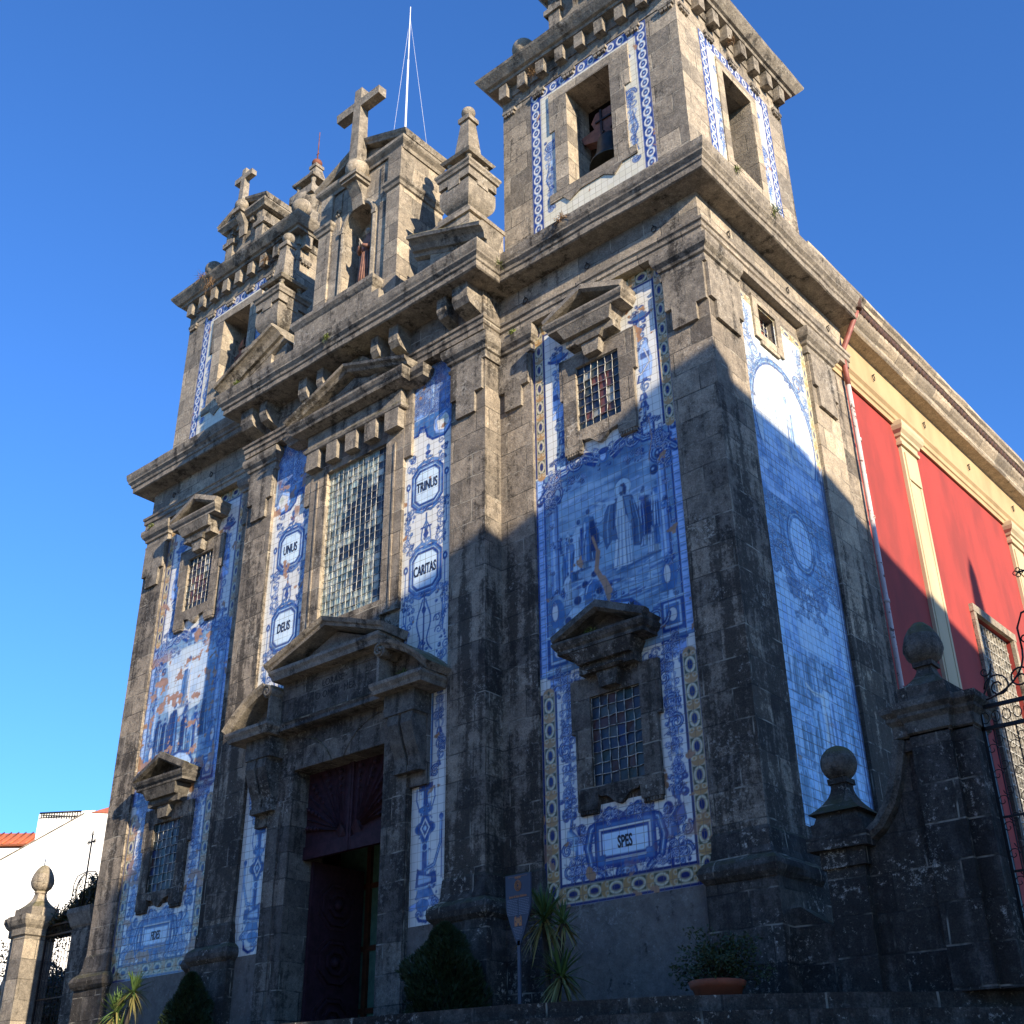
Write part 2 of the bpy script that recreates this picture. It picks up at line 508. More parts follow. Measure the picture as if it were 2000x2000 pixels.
def text_obj(txt, cx, y, cz, h, parent, mat, sx=0.72, bold=0.012, normal='y', name='lettering', depth=0.004):
    cu = bpy.data.curves.new(name, 'FONT')
    cu.body = txt; cu.size = h / 0.70; cu.align_x = 'CENTER'; cu.align_y = 'CENTER'
    cu.offset = bold; cu.extrude = depth; cu.resolution_u = 3
    t = bpy.data.objects.new('tmp', cu); COL.objects.link(t)
    dg = bpy.context.evaluated_depsgraph_get()
    me = bpy.data.meshes.new_from_object(t.evaluated_get(dg))
    bpy.data.objects.remove(t)
    n = len(me.vertices); co = np.empty(n * 3); me.vertices.foreach_get('co', co); co = co.reshape(-1, 3)
    out = np.empty_like(co)
    if normal == 'y':
        out[:, 0] = cx + co[:, 0] * sx; out[:, 1] = y - co[:, 2]; out[:, 2] = cz + co[:, 1]
    else:
        out[:, 1] = cx + co[:, 0] * sx; out[:, 0] = y + co[:, 2]; out[:, 2] = cz + co[:, 1]
    me.vertices.foreach_set('co', out.ravel()); me.name = name
    me.materials.clear(); me.materials.append(M[mat])
    o = bpy.data.objects.new(name, me); COL.objects.link(o)
    if parent is not None:
        o.parent = parent
    return o
# ------------------------------------------------------------------ tile painting (rasterised in numpy, stored on the mesh)
WHT = (0.77, 0.76, 0.69); PAL = (0.42, 0.56, 0.66); MID = (0.075, 0.20, 0.46); BLU = (0.016, 0.062, 0.32); NVY = (0.008, 0.022, 0.14)
OCH = (0.46, 0.27, 0.10); GRN = (0.035, 0.055, 0.022); CHIP = (0.40, 0.22, 0.12); SKY = (0.26, 0.43, 0.55)

def vnoise(h, w, cell, seed):
    r = np.random.default_rng(seed)
    gh, gw = int(h / cell) + 3, int(w / cell) + 3
    g = r.random((gh, gw))
    y = np.arange(h) / cell; x = np.arange(w) / cell
    yi = y.astype(int); xi = x.astype(int); fy = y - yi; fx = x - xi
    fy = fy * fy * (3 - 2 * fy); fx = fx * fx * (3 - 2 * fx)
    a = g[yi][:, xi]; b = g[yi][:, xi + 1]; c = g[yi + 1][:, xi]; d = g[yi + 1][:, xi + 1]
    return (a * (1 - fx) + b * fx) * (1 - fy)[:, None] + (c * (1 - fx) + d * fx) * fy[:, None]

def fbm(h, w, cell, seed, o=4):
    t = 0; s = 0; a = 1.0
    for k in range(o):
        if cell < 1.2:
            break
        t = t + a * vnoise(h, w, cell, seed + k * 17); s += a; a *= 0.55; cell *= 0.5
    return t / s

class Cv:
    def __init__(s, x0, z0, w, h, res, bg=WHT):
        s.x0, s.z0, s.res = x0, z0, res
        s.nx = int(round(w / res)) + 1; s.ny = int(round(h / res)) + 1
        s.w, s.h = w, h
        s.a = np.empty((s.ny, s.nx, 3)); s.a[:] = bg
        s.X = x0 + np.arange(s.nx) * (w / (s.nx - 1)); s.Z = z0 + np.arange(s.ny) * (h / (s.ny - 1))
        s.r = np.random.default_rng(5)
    def win(s, xa, xb, za, zb):
        i0 = max(0, int((xa - s.x0) / s.res) - 1); i1 = min(s.nx, int((xb - s.x0) / s.res) + 3)
        j0 = max(0, int((za - s.z0) / s.res) - 1); j1 = min(s.ny, int((zb - s.z0) / s.res) + 3)
        return i0, i1, j0, j1
    def put(s, wn, m, col, al=1.0):
        i0, i1, j0, j1 = wn
        m = (m * al)[..., None]
        s.a[j0:j1, i0:i1] = s.a[j0:j1, i0:i1] * (1 - m) + np.array(col) * m
    def rect(s, xa, xb, za, zb, col, al=1.0):
        w = s.win(xa, xb, za, zb); i0, i1, j0, j1 = w
        if i1 <= i0 or j1 <= j0: return
        X = s.X[i0:i1][None, :]; Z = s.Z[j0:j1][:, None]; e = s.res
        m = np.clip((X - xa) / e + .5, 0, 1) * np.clip((xb - X) / e + .5, 0, 1) * np.clip((Z - za) / e + .5, 0, 1) * np.clip((zb - Z) / e + .5, 0, 1)
        s.put(w, m, col, al)
    def ell(s, cx, cz, rx, rz, col, al=1.0, ring=None, soft=1.0):
        w = s.win(cx - rx, cx + rx, cz - rz, cz + rz); i0, i1, j0, j1 = w
        if i1 <= i0 or j1 <= j0: return
        X = s.X[i0:i1][None, :]; Z = s.Z[j0:j1][:, None]
        d = np.sqrt(((X - cx) / rx) ** 2 + ((Z - cz) / rz) ** 2)
        e = s.res / min(rx, rz) * soft
        m = np.clip((1 - d) / e + .5, 0, 1)
        if ring:
            m = m * np.clip((d - (1 - ring / min(rx, rz))) / e + .5, 0, 1)
        s.put(w, m, col, al)
    def poly(s, pts, col, al=1.0):
        p = np.array(pts, float)
        w = s.win(p[:, 0].min(), p[:, 0].max(), p[:, 1].min(), p[:, 1].max()); i0, i1, j0, j1 = w
        if i1 <= i0 or j1 <= j0: return
        m = 0
        for ox, oz in ((-.25, -.25), (.25, -.25), (-.25, .25), (.25, .25)):
            X = s.X[i0:i1][None, :] + ox * s.res; Z = s.Z[j0:j1][:, None] + oz * s.res
            ins = np.zeros((j1 - j0, i1 - i0), bool)
            for k in range(len(p)):
                xa, za = p[k]; xb, zb = p[(k + 1) % len(p)]
                if za == zb: continue
                c = ((za > Z) != (zb > Z)) & (X < (xb - xa) * (Z - za) / (zb - za) + xa)
                ins ^= c
            m = m + ins * .25
        s.put(w, m, col, al)
    def line(s, pts, wd, col, al=1.0, w1=None):
        n = len(pts)
        for k in range(n - 1):
            (xa, za), (xb, zb) = pts[k], pts[k + 1]
            ww = wd if w1 is None else wd + (w1 - wd) * k / (n - 1)
            r = ww / 2
            w = s.win(min(xa, xb) - r, max(xa, xb) + r, min(za, zb) - r, max(za, zb) + r); i0, i1, j0, j1 = w
            if i1 <= i0 or j1 <= j0: continue
            X = s.X[i0:i1][None, :]; Z = s.Z[j0:j1][:, None]
            dx, dz = xb - xa, zb - za; l2 = dx * dx + dz * dz + 1e-9
            t = np.clip(((X - xa) * dx + (Z - za) * dz) / l2, 0, 1)
            d = np.hypot(X - xa - t * dx, Z - za - t * dz)
            s.put(w, np.clip((r - d) / s.res + .5, 0, 1), col, al)
    def spiral(s, cx, cz, r, turns=1.4, a0=0.0, dr=1, wd=0.03, col=BLU, hi=PAL):
        pts = []
        for k in range(26):
            t = k / 25; a = a0 + dr * t * turns * 2 * PI; rr = r * (1 - t * 0.85)
            pts.append((cx + rr * math.cos(a), cz + rr * math.sin(a)))
        s.line(pts, wd * 1.5, col, 1, wd * 0.8)
        s.line(pts, wd * 0.55, hi, 0.9, wd * 0.3)
    def leafy(s, cx, cz, w, h, n=10, seed=0, sym=None):
        r = np.random.default_rng(seed)
        for k in range(n):
            x = cx + r.uniform(-.5, .5) * w; z = cz + r.uniform(-.5, .5) * h
            q = r.uniform(.10, .24) * min(w, h); c = (BLU, MID, BLU, NVY)[r.integers(4)]
            for sg in ((1,) if sym is None else (1, -1)):
                xx = x if sg == 1 else 2 * sym - x
                s.ell(xx, z, q, q * r.uniform(.6, 1.2), c, .9)
                s.ell(xx - q * .25, z + q * .25, q * .45, q * .4, PAL, .85)
                s.ell(xx + q * .15, z - q * .1, q * .2, q * .2, NVY, .8)
    def scrolls(s, cx, cz, w, h, n=6, seed=0, sym=None, wd=0.028):
        r = np.random.default_rng(seed)
        for k in range(n):
            x = cx + r.uniform(-.42, .42) * w; z = cz + r.uniform(-.42, .42) * h
            q = r.uniform(.16, .30) * min(w, h); a = r.uniform(0, 6.28); d = (1, -1)[r.integers(2)]
            s.spiral(x, z, q, 1.3, a, d, wd)
            if sym is not None:
                s.spiral(2 * sym - x, z, q, 1.3, PI - a, -d, wd)
    def candelabrum(s, cx, z0, z1, w, side=1, seed=0):
        """climbing grotesque ornament: strapwork, vase, fruit and ribbons"""
        h = z1 - z0; r = np.random.default_rng(seed)
        s.line([(cx, z0), (cx + .02, z0 + h * .3), (cx - .03 * side, z0 + h * .6), (cx, z1)], w * .16, MID, .9)
        s.line([(cx, z0), (cx + .02, z0 + h * .3), (cx - .03 * side, z0 + h * .6), (cx, z1)], w * .06, PAL, .9)
        z = z0
        while z < z1 - .1:
            k = r.integers(4); q = w * r.uniform(.22, .36)
            if k == 0:
                s.poly([(cx - q, z), (cx + q, z), (cx + q * .6, z + q * 1.4), (cx - q * .6, z + q * 1.4)], BLU, .9)
                s.poly([(cx - q * .6, z + .02), (cx + q * .1, z + .02), (cx, z + q * 1.2), (cx - q * .4, z + q * 1.2)], PAL, .8); z += q * 1.7
            elif k == 1:
                s.spiral(cx + side * q * .6, z + q, q * 1.1, 1.3, r.uniform(0, 6), side, .03); z += q * 1.9
            elif k == 2:
                s.leafy(cx, z + q, w * .8, q * 2, 7, int(r.integers(999))); z += q * 2
            else:
                s.line([(cx - q, z), (cx - q * 1.2, z + q), (cx, z + q * 2), (cx + q * 1.1, z + q), (cx + q * .8, z)], .035, MID, .95)
                s.line([(cx - q, z), (cx - q * 1.2, z + q), (cx, z + q * 2), (cx + q * 1.1, z + q), (cx + q * .8, z)], .013, WHT, .8); z += q * 2
    def moz(s, xa, xb, za, zb, vert=True):
        """ochre, green and blue border of ovals and quatrefoils between blue lines"""
        s.rect(xa, xb, za, zb, (0.55, 0.45, 0.26))
        if vert:
            c = (xa + xb) / 2; w = xb - xa; L_ = zb - za
        else:
            c = (za + zb) / 2; w = zb - za; L_ = xb - xa
        n = max(1, int(round(L_ / .42))); st = L_ / n
        for k in range(n):
            t = (k + .5) * st
            def q(a, b):
                return (c + a, za + t + b) if vert else (xa + t + b, c + a)
            def e(a, b, ra, rb, col, al=1.0, ring=None):
                x, z = q(a, b)
                s.ell(x, z, ra if vert else rb, rb if vert else ra, col, al, ring)
            for sg in (-1, 1):
                e(0, sg * st * .5, w * .47, .075, OCH)
                for sa in (-1, 1):
                    e(sa * w * .27, sg * st * .40, w * .17, .038, (0.62, 0.55, 0.36), 1, .014)
            s.rect(*((xa + .02, xb - .02) if vert else (xa + t - .13, xa + t + .13)), *((za + t - .13, za + t + .13) if vert else (za + .02, zb - .02)), GRN, .92)
            e(0, 0, w * .38, .125, (0.66, 0.60, 0.42), 1, .03)
            e(0, 0, w * .27, .095, (0.50, 0.40, 0.2))
            e(0, 0, w * .20, .080, NVY)
            e(0, st * .5, w * .10, .035, GRN)
    def chips(s, amt, seed, cell=0.5, thr=0.72, where=None):
        m = fbm(s.ny, s.nx, cell / s.res, seed, 6)
        f = fbm(s.ny, s.nx, .12 / s.res, seed + 5, 3)
        v = m * .75 + f * .25
        k = np.clip((v - thr) / .015, 0, 1) * amt
        if where is not None:
            k = k * where
        c = np.array(CHIP) * (0.75 + .5 * fbm(s.ny, s.nx, .1 / s.res, seed + 9, 3))[..., None]
        s.a = s.a * (1 - k[..., None]) + c * k[..., None]
    def figure(s, x, z, h, robe=MID, cloak=None, lean=0.0, hi=PAL, arm=0, head=(0.05, 0.10, 0.25), halo=False):
        """draped figure in brush strokes, foot at (x, z); lit from the left"""
        w = h * .15; r = s.r
        J = lambda v: v + r.uniform(-.02, .02) * h
        dk = tuple(v * .35 for v in robe)
        s.poly([(J(x - w), z), (J(x + w), z), (J(x + w * .8), z + h * .4), (J(x + w * .75) + lean, z + h * .74), (x + w * .35 + lean, z + h * .84),
                (x - w * .35 + lean, z + h * .84), (J(x - w * .75) + lean, z + h * .72), (J(x - w * .75), z + h * .4)], robe)
        s.poly([(x + w * .1, z), (x + w, z), (x + w * .8, z + h * .45), (x + w * .7 + lean, z + h * .74), (x + w * .15 + lean, z + h * .6)], dk, .75)
        s.line([(x - w * .6, z + .01), (x - w * .45, z + h * .4), (x - w * .4 + lean, z + h * .74)], w * .38, hi, .95, w * .2)
        for k in range(3):
            o = r.uniform(-.8, .8) * w
            s.line([(x + o, z), (x + o * .7 + r.uniform(-.2, .2) * w, z + h * .3), (x + o * .5 + lean, z + h * r.uniform(.5, .7))], max(.008, w * .09), NVY if k else hi, .85)
        sd = 1 if r.random() < .5 else -1
        s.line([(x + lean + sd * w * .55, z + h * .76), (x + sd * w * 1.0, z + h * .58), (x + sd * w * r.uniform(-.1, 1.2), z + h * r.uniform(.5, .7))], w * .34, robe, .95, w * .2)
        s.line([(x + lean + sd * w * .5, z + h * .77), (x + sd * w * .95, z + h * .60)], max(.008, w * .12), hi, .9)
        if cloak:
            s.poly([(x + w * .3, z + h * .16), (x + w * 1.3, z + h * .13), (x + w * 1.2, z + h * .5), (x + w * .85 + lean, z + h * .80), (x + w * .3 + lean, z + h * .80)], cloak)
            s.line([(x + w * .7, z + h * .2), (x + w * .7, z + h * .72)], w * .14, NVY, .8)
        if arm:
            s.line([(x + lean + arm * w * .4, z + h * .76), (x + arm * w * 1.6, z + h * .74), (x + arm * w * 2.6, z + h * .80)], w * .34, hi, .95, w * .16)
        if halo:
            s.ell(x + lean, z + h * .93, h * .085, h * .085, (0.50, 0.64, 0.72))
        s.ell(x + lean, z + h * .905, h * .042, h * .058, (0.33, 0.45, 0.55))
        s.ell(x + lean + h * .012, z + h * .93, h * .040, h * .045, head)
        s.line([(x - w * 1.1, z - .005), (x + w * 1.6, z - .015)], max(.01, w * .18), NVY, .55)
    def dense(s, xa, xb, za, zb, n, seed, sz=.10, mir=None, keep=None):
        """thicket of C-scrolls, acanthus tips, berries and white lights; mirrored about mir"""
        r = np.random.default_rng(seed)
        for k in range(n):
            x = r.uniform(xa, xb); z = r.uniform(za, zb); q = sz * r.uniform(.5, 1.2); t = r.integers(5); a = r.uniform(0, 6.28); d = (1, -1)[r.integers(2)]
            for sg in ((1,) if mir is None else (1, -1)):
                xx = x if sg == 1 else 2 * mir - x
                aa = a if sg == 1 else PI - a; dd = d * sg
                if t == 0:
                    s.spiral(xx, z, q, 1.2, aa, dd, q * .28, BLU, (0.55, .66, .74))
                elif t == 1:
                    pts = [(xx + q * math.cos(aa + dd * u), z + q * math.sin(aa + dd * u)) for u in np.linspace(0, 2.6, 8)]
                    s.line(pts, q * .5, BLU, 1, q * .12); s.line(pts, q * .2, PAL, .95, q * .05)
                elif t == 2:
                    for u in (-.5, 0, .5):
                        e = (xx + q * 1.1 * math.cos(aa + u), z + q * 1.1 * math.sin(aa + u))
                        s.line([(xx, z), e], q * .42, (NVY, BLU, MID)[int(u * 2 + 1)], .95, q * .08)
                        s.line([(xx, z), e], q * .10, WHT, .8)
                elif t == 3:
                    for u in range(4):
                        bx, bz = xx + q * .45 * math.cos(aa + u * 1.57), z + q * .45 * math.sin(aa + u * 1.57)
                        s.ell(bx, bz, q * .30, q * .30, NVY, .9); s.ell(bx - q * .06, bz + q * .08, q * .13, q * .12, (0.5, .62, .74), .9)
                else:
                    s.line([(xx - q, z), (xx, z + q * .5 * dd), (xx + q, z)], q * .24, NVY, .9); s.line([(xx - q, z + q * .1), (xx, z + q * .6 * dd), (xx + q, z + q * .1)], q * .10, WHT, .85)
    def rock(s, x, z, q, r):
        s.poly([(x - q, z - q * .4), (x - q * .7, z + q * .3), (x - q * .1, z + q * .55), (x + q * .7, z + q * .25), (x + q, z - q * .4)], (0.16, .29, .46), .9)
        s.poly([(x - q * .7, z + q * .25), (x - q * .1, z + q * .5), (x + q * .1, z + q * .1), (x - q * .5, z - q * .1)], PAL, .85)
        s.line([(x - q, z - q * .4), (x + q, z - q * .42)], q * .16, NVY, .6)
    def finish(s, seed=0, k=1.0):
        """brush texture inside the blue washes and a darker drawn contour round them"""
        a = s.a
        blue = np.clip((a[..., 2] - a[..., 0]) * 2.2, 0, 1)
        f1 = fbm(s.ny, s.nx, .10 / s.res, 900 + seed, 3); f2 = fbm(s.ny, s.nx, .32 / s.res, 950 + seed, 4)
        v = np.clip(((f1 - .5) * 1.3 + (f2 - .5) * 1.3), -.7, .7)
        lightc = np.array((0.46, 0.58, 0.70)); darkc = np.array((0.018, 0.05, 0.20))
        up = (np.clip(v, 0, 1) * blue * k)[..., None]; dn = (np.clip(-v, 0, 1) * blue * k)[..., None]
        a = a * (1 - up) + lightc * up; a = a * (1 - dn) + darkc * dn
        lum = a.mean(2)
        gx = np.abs(np.roll(lum, 1, 1) - np.roll(lum, -1, 1)); gz = np.abs(np.roll(lum, 1, 0) - np.roll(lum, -1, 0))
        e = (np.clip((gx + gz) * 1.7 - .12, 0, .75) * np.clip(blue * 2, 0, 1))[..., None]
        lum = a.mean(2)[..., None]; bm = np.clip(blue * 1.3, 0, 1)[..., None]
        a = np.clip(a * (1 + bm * np.clip((lum - .30) * 1.8, -.42, .35)), 0, .95)      # more life between washes and lights
        a = a * (1 - e) + darkc * e
        s.a = a
    def mesh(s, name, parent, y, mat='tile', holes=(), axis='y', label=None, mir=False):
        X, Z = np.meshgrid(s.X, s.Z)
        co = np.empty((s.ny * s.nx, 3))
        if axis == 'y':
            co[:, 0] = X.ravel() * (-1 if mir else 1); co[:, 1] = y; co[:, 2] = Z.ravel()
        else:
            co[:, 0] = y; co[:, 1] = X.ravel(); co[:, 2] = Z.ravel()
        j, i = np.meshgrid(np.arange(s.ny - 1), np.arange(s.nx - 1), indexing='ij')
        a = (j * s.nx + i).ravel()
        cx = (s.X[i] + s.res / 2).ravel(); cz = (s.Z[j] + s.res / 2).ravel()
        keep = np.ones(len(a), bool)
        for (xa, xb, za, zb) in holes:
            keep &= ~((cx > xa) & (cx < xb) & (cz > za) & (cz < zb))
        a = a[keep]
        q = np.stack([a, a + 1, a + s.nx + 1, a + s.nx], 1)
        if mir:
            q = q[:, ::-1]
        me = bpy.data.meshes.new(name)
        me.vertices.add(len(co)); me.vertices.foreach_set('co', co.ravel())
        me.loops.add(len(q) * 4); me.loops.foreach_set('vertex_index', q.ravel().astype(np.int32))
        me.polygons.add(len(q)); me.polygons.foreach_set('loop_start', (np.arange(len(q)) * 4).astype(np.int32))
        me.update(calc_edges=True)
        ca = me.color_attributes.new('paint', 'FLOAT_COLOR', 'POINT')
        c4 = np.ones((s.ny * s.nx, 4), np.float32); c4[:, :3] = np.clip(s.a, 0, 1).reshape(-1, 3)
        ca.data.foreach_set('color', c4.ravel())
        me.materials.append(M[mat])
        o = bpy.data.objects.new(name, me); COL.objects.link(o)
        o.parent = parent
        if label: o['label'] = label
        return o

def textured(cv, x0, x1, z0, z1, c0, c1, cell, seed, al=1.0):
    """mottled brushwork between two colours in a rectangle"""
    w = cv.win(x0, x1, z0, z1); i0, i1, j0, j1 = w
    n = fbm(j1 - j0, i1 - i0, cell / cv.res, seed, 5)
    n = np.clip((n - .3) / .4, 0, 1)[..., None]
    c = np.array(c0) * (1 - n) + np.array(c1) * n
    cv.a[j0:j1, i0:i1] = cv.a[j0:j1, i0:i1] * (1 - al) + c * al

# panel on the tower bays; coordinates are those of the right tower, sgn = -1 paints the left one
def bay_panel(sgn, res):
    cv = Cv(4.27, -0.28, 3.0, 10.66, res)
    X0, X1 = 4.27, 7.27
    fl = sgn < 0
    r = np.random.default_rng(31 if fl else 3)
    # columns of tiles of slightly different white
    n = fbm(cv.ny, cv.nx, .9 / res, 77 + sgn, 4)[..., None]
    cv.a *= (0.90 + .18 * n)
    # picture
    zp0, zp1 = 3.35, 7.0
    textured(cv, X0, X1, zp0, zp1, (0.075, .17, .34), (0.22, .36, .50), .5, 40 + sgn)
    textured(cv, 4.55, 6.95, 5.6, 6.75, (0.14, 0.27, 0.44), (0.30, 0.44, 0.58), .45, 44 + sgn)
    textured(cv, 4.5, 7.0, 3.6, 5.0, (0.10, 0.21, 0.38), (0.34, 0.47, 0.58), .30, 48 + sgn, .9)
    for k in range(60):
        x = r.uniform(4.6, 6.9); z = r.uniform(3.7, 4.9); l = r.uniform(.1, .4)
        cv.line([(x, z), (x + l, z + r.uniform(-.04, .06))], r.uniform(.02, .06), (MID, PAL, BLU, SKY)[r.integers(4)], .7)
    for k in range(40):
        x = r.uniform(4.6, 6.9); z = r.uniform(5.7, 6.6); l = r.uniform(.15, .5)
        cv.line([(x, z), (x + l, z + .07)], r.uniform(.02, .06), (SKY, (0.5, .62, .78), MID)[r.integers(3)], .4)
    if not fl:
        # hills and far crowd
        for k in range(5):
            zz = 5.75 - k * .12
            pts = [(4.5 + t * .25, zz + .10 * math.sin(t * 1.3 + k * 2) + .05 * math.sin(t * 3.1 + k)) for t in range(11)]
            cv.poly(pts + [(7.1, 4.9), (4.5, 4.9)], ((0.22, .37, .52), (0.16, .30, .46), (0.30, .45, .57), (0.18, .32, .48), (0.26, .41, .54))[k], .75)
            cv.line(pts, .014, (0.07, .16, .34), .7)
        for k in range(34):
            x = 4.6 + r.uniform(0, 1.0); z = 4.95 + r.uniform(0, .45)
            cv.figure(x, z, r.uniform(.28, .45), ((0.22, .36, .5), SKY, MID, (0.4, .52, .6))[r.integers(4)])
        for k in range(22):
            x = 6.4 + r.uniform(0, .55); z = 5.0 + r.uniform(0, .5)
            cv.figure(x, z, r.uniform(.4, .62), (MID, SKY, BLU, (0.36, .5, .6))[r.integers(4)])
        for (x, z, h, cc, kk) in ((4.78, 4.75, .75, SKY, MID), (5.0, 4.85, .8, MID, None), (5.16, 5.0, .95, (0.40, .53, .62), BLU), (5.36, 5.1, .98, MID, NVY), (4.9, 4.45, .6, (0.5, .6, .66), None),
                                  (6.62, 4.85, .75, (0.46, .58, .66), MID), (6.85, 4.7, .7, SKY, BLU), (6.48, 5.2, .85, BLU, NVY), (6.75, 5.3, .8, MID, None)):
            cv.figure(x, z, h, cc, kk)
        for k in range(46):      # clouds
            x = r.uniform(4.7, 6.8); z = r.uniform(5.75, 6.6)
            cv.ell(x, z, r.uniform(.06, .22), r.uniform(.02, .06), ((0.52, .63, .68), (0.18, .33, .48), (0.42, .55, .63))[r.integers(3)], .55, None, 4)
        # ground, stones
        for k in range(90):
            x = r.uniform(4.6, 6.9); z = r.uniform(3.75, 4.75); l = r.uniform(.08, .35)
            cv.line([(x, z), (x + l, z + r.uniform(-.02, .04))], r.uniform(.010, .035), ((0.06, .15, .32), (0.45, .58, .66), (0.12, .25, .42), (0.36, .5, .6))[r.integers(4)], .75)
        for k in range(16):
            cv.rock(r.uniform(4.7, 5.9), r.uniform(3.9, 4.5), r.uniform(.05, .12), r)
        # preacher
        cv.ell(6.11, 6.20, .17, .17, (0.44, .58, .66))
        cv.poly([(5.84, 4.80), (6.22, 4.78), (6.20, 5.5), (6.24, 5.95), (6.16, 6.05), (5.96, 6.05), (5.90, 5.9), (5.93, 5.4)], (0.52, .62, .66))
        for (xa, xb) in ((5.92, 5.98), (6.02, 6.04), (6.12, 6.12), (6.18, 6.17)):
            cv.line([(xa, 4.82), (xb, 5.3), (xb + .02, 5.8)], .018, (0.16, .28, .44), .9)
        cv.poly([(6.10, 6.04), (6.28, 6.0), (6.38, 5.7), (6.46, 5.25), (6.40, 5.05), (6.26, 5.08), (6.24, 5.5), (6.14, 5.7)], (0.055, .12, .27))
        cv.poly([(6.12, 6.02), (6.26, 5.98), (6.30, 5.6), (6.20, 5.5)], (0.17, .30, .46)); cv.line([(6.30, 5.9), (6.38, 5.5), (6.38, 5.1)], .022, (0.22, .36, .52)); cv.line([(6.24, 5.9), (6.30, 5.4), (6.28, 5.1)], .02, NVY)
        cv.poly([(5.99, 6.05), (5.84, 6.02), (5.72, 5.85), (5.66, 5.45), (5.72, 5.18), (5.84, 5.32), (5.96, 5.30), (5.92, 5.6), (5.96, 5.9)], (0.07, .15, .31))
        cv.line([(5.84, 5.98), (5.76, 5.6), (5.76, 5.3)], .03, (0.20, .34, .50)); cv.line([(5.92, 5.95), (5.88, 5.5)], .025, NVY)
        cv.line([(5.92, 6.0), (5.74, 6.02), (5.58, 6.10)], .075, (0.42, .55, .64), 1, .05); cv.line([(5.58, 6.10), (5.47, 6.13)], .035, (0.34, .45, .54)); cv.line([(5.72, 6.0), (5.64, 5.86)], .06, (0.24, .38, .52))
        cv.ell(6.09, 6.18, .055, .075, (0.30, .42, .53)); cv.poly([(6.06, 6.26), (6.14, 6.27), (6.18, 6.18), (6.16, 6.04), (6.11, 6.08), (6.12, 6.2)], NVY); cv.poly([(6.04, 6.13), (6.12, 6.13), (6.10, 6.06), (6.06, 6.06)], (0.05, .10, .22))
        cv.line([(5.9, 4.76), (5.98, 4.78)], .035, (0.34, .46, .55)); cv.line([(6.08, 4.76), (6.17, 4.77)], .035, (0.34, .46, .55)); cv.line([(6.0, 4.74), (6.45, 4.80), (6.75, 4.82)], .035, (0.05, .12, .28), .8)
        # seated listeners in the foreground
        for (x, z, q, cc) in ((5.22, 4.45, .24, (0.30, .43, .55)), (5.42, 4.60, .22, MID), (5.05, 4.15, .30, (0.46, .57, .64)), (5.50, 4.25, .25, (0.20, .34, .50)), (5.30, 3.95, .30, BLU), (5.75, 4.40, .14, MID), (4.85, 3.9, .26, NVY)):
            cv.poly([(x - q, z - q * .7), (x + q * .9, z - q * .75), (x + q * .8, z - q * .1), (x + q * .35, z + q * .6), (x - q * .2, z + q * .75), (x - q * .7, z + q * .3)], cc)
            cv.poly([(x, z - q * .7), (x + q * .9, z - q * .75), (x + q * .7, z), (x + q * .2, z + q * .3)], (0.04, .10, .25), .7)
            cv.line([(x - q * .7, z - q * .3), (x - q * .5, z + q * .3), (x - q * .1, z + q * .6)], q * .16, PAL, .9)
            cv.line([(x - q * .2, z - q * .5), (x + q * .5, z - q * .45)], q * .12, PAL, .6)
            cv.ell(x + q * .05, z + q * 1.0, q * .26, q * .30, (0.30, .42, .52)); cv.ell(x + q * .14, z + q * 1.08, q * .25, q * .24, NVY)
    else:
        cv.poly([(5.05, 6.7), (6.7, 6.7), (6.3, 5.0), (5.2, 5.2)], (0.60, .68, .68), .75)
        textured(cv, 5.1, 6.5, 5.3, 6.6, (0.34, .46, .62), (0.62, .68, .70), .3, 90, .6)
        cv.figure(5.75, 5.3, 1.15, (0.45, .58, .72), MID, 0, WHT, arm=1, halo=True)
        cv.figure(6.1, 4.2, 1.25, NVY, (0.03, .06, .20), 0, MID); cv.figure(5.3, 4.1, 1.1, BLU, MID, 0, PAL)
        for k in range(9):
            cv.figure(r.uniform(4.65, 6.9), r.uniform(3.9, 4.7), r.uniform(.6, 1.0), (MID, BLU, NVY)[r.integers(3)], None, 0, SKY)
    # architectural frame of the picture
    for (xa, xb) in ((X0, X0 + .20), (X1 - .20, X1)):
        cv.rect(xa, xb, zp0, zp1, (0.28, 0.42, 0.68))
        cv.rect(xa, xa + .03, zp0, zp1, BLU); cv.rect(xb - .03, xb, zp0, zp1, BLU)
        for k in range(26):
            cv.rect(xa + .05, xb - .05, zp0 + k * .142, zp0 + k * .142 + .02, MID, .8)
    for sx in (1, -1):
        c = 4.66 if sx == 1 else 6.88
        cv.rect(c - .10, c + .10, 4.7, 6.35, (0.20, .34, .60), .9); cv.rect(c - .05, c - .01, 4.7, 6.35, PAL, .9); cv.rect(c + .05, c + .08, 4.7, 6.35, NVY, .7)
        cv.leafy(c, 6.45, .36, .35, 9, 7 + sx); cv.leafy(c, 5.6, .24, .25, 5, 8 + sx)
        cv.ell(c, 4.36, .15, .26, MID); cv.ell(c - .04, 4.40, .06, .16, WHT, .9); cv.rect(c - .04, c + .04, 3.98, 4.12, PAL); cv.leafy(c, 4.68, .30, .2, 8, 3 + sx)
        cv.rect(c - .20, c + .20, 3.45, 3.98, BLU, .95); cv.rect(c - .16, c + .16, 3.50, 3.92, PAL); cv.rect(c - .12, c + .12, 3.55, 3.88, MID); cv.ell(c, 3.71, .08, .11, WHT, .9)
        cv.line([(c - .24, 3.40), (c + .24, 3.40)], .06, PAL); cv.line([(c - .22, 3.30), (c + .22, 3.30)], .05, BLU); cv.line([(c - .22, 3.98), (c + .22, 3.98)], .05, PAL)
        cv.rect(c - .18, c + .20, 3.05, 3.28, (0.25, .38, .66)); cv.leafy(c + .02 * sx, 3.05, .4, .28, 9, 21 + sx)
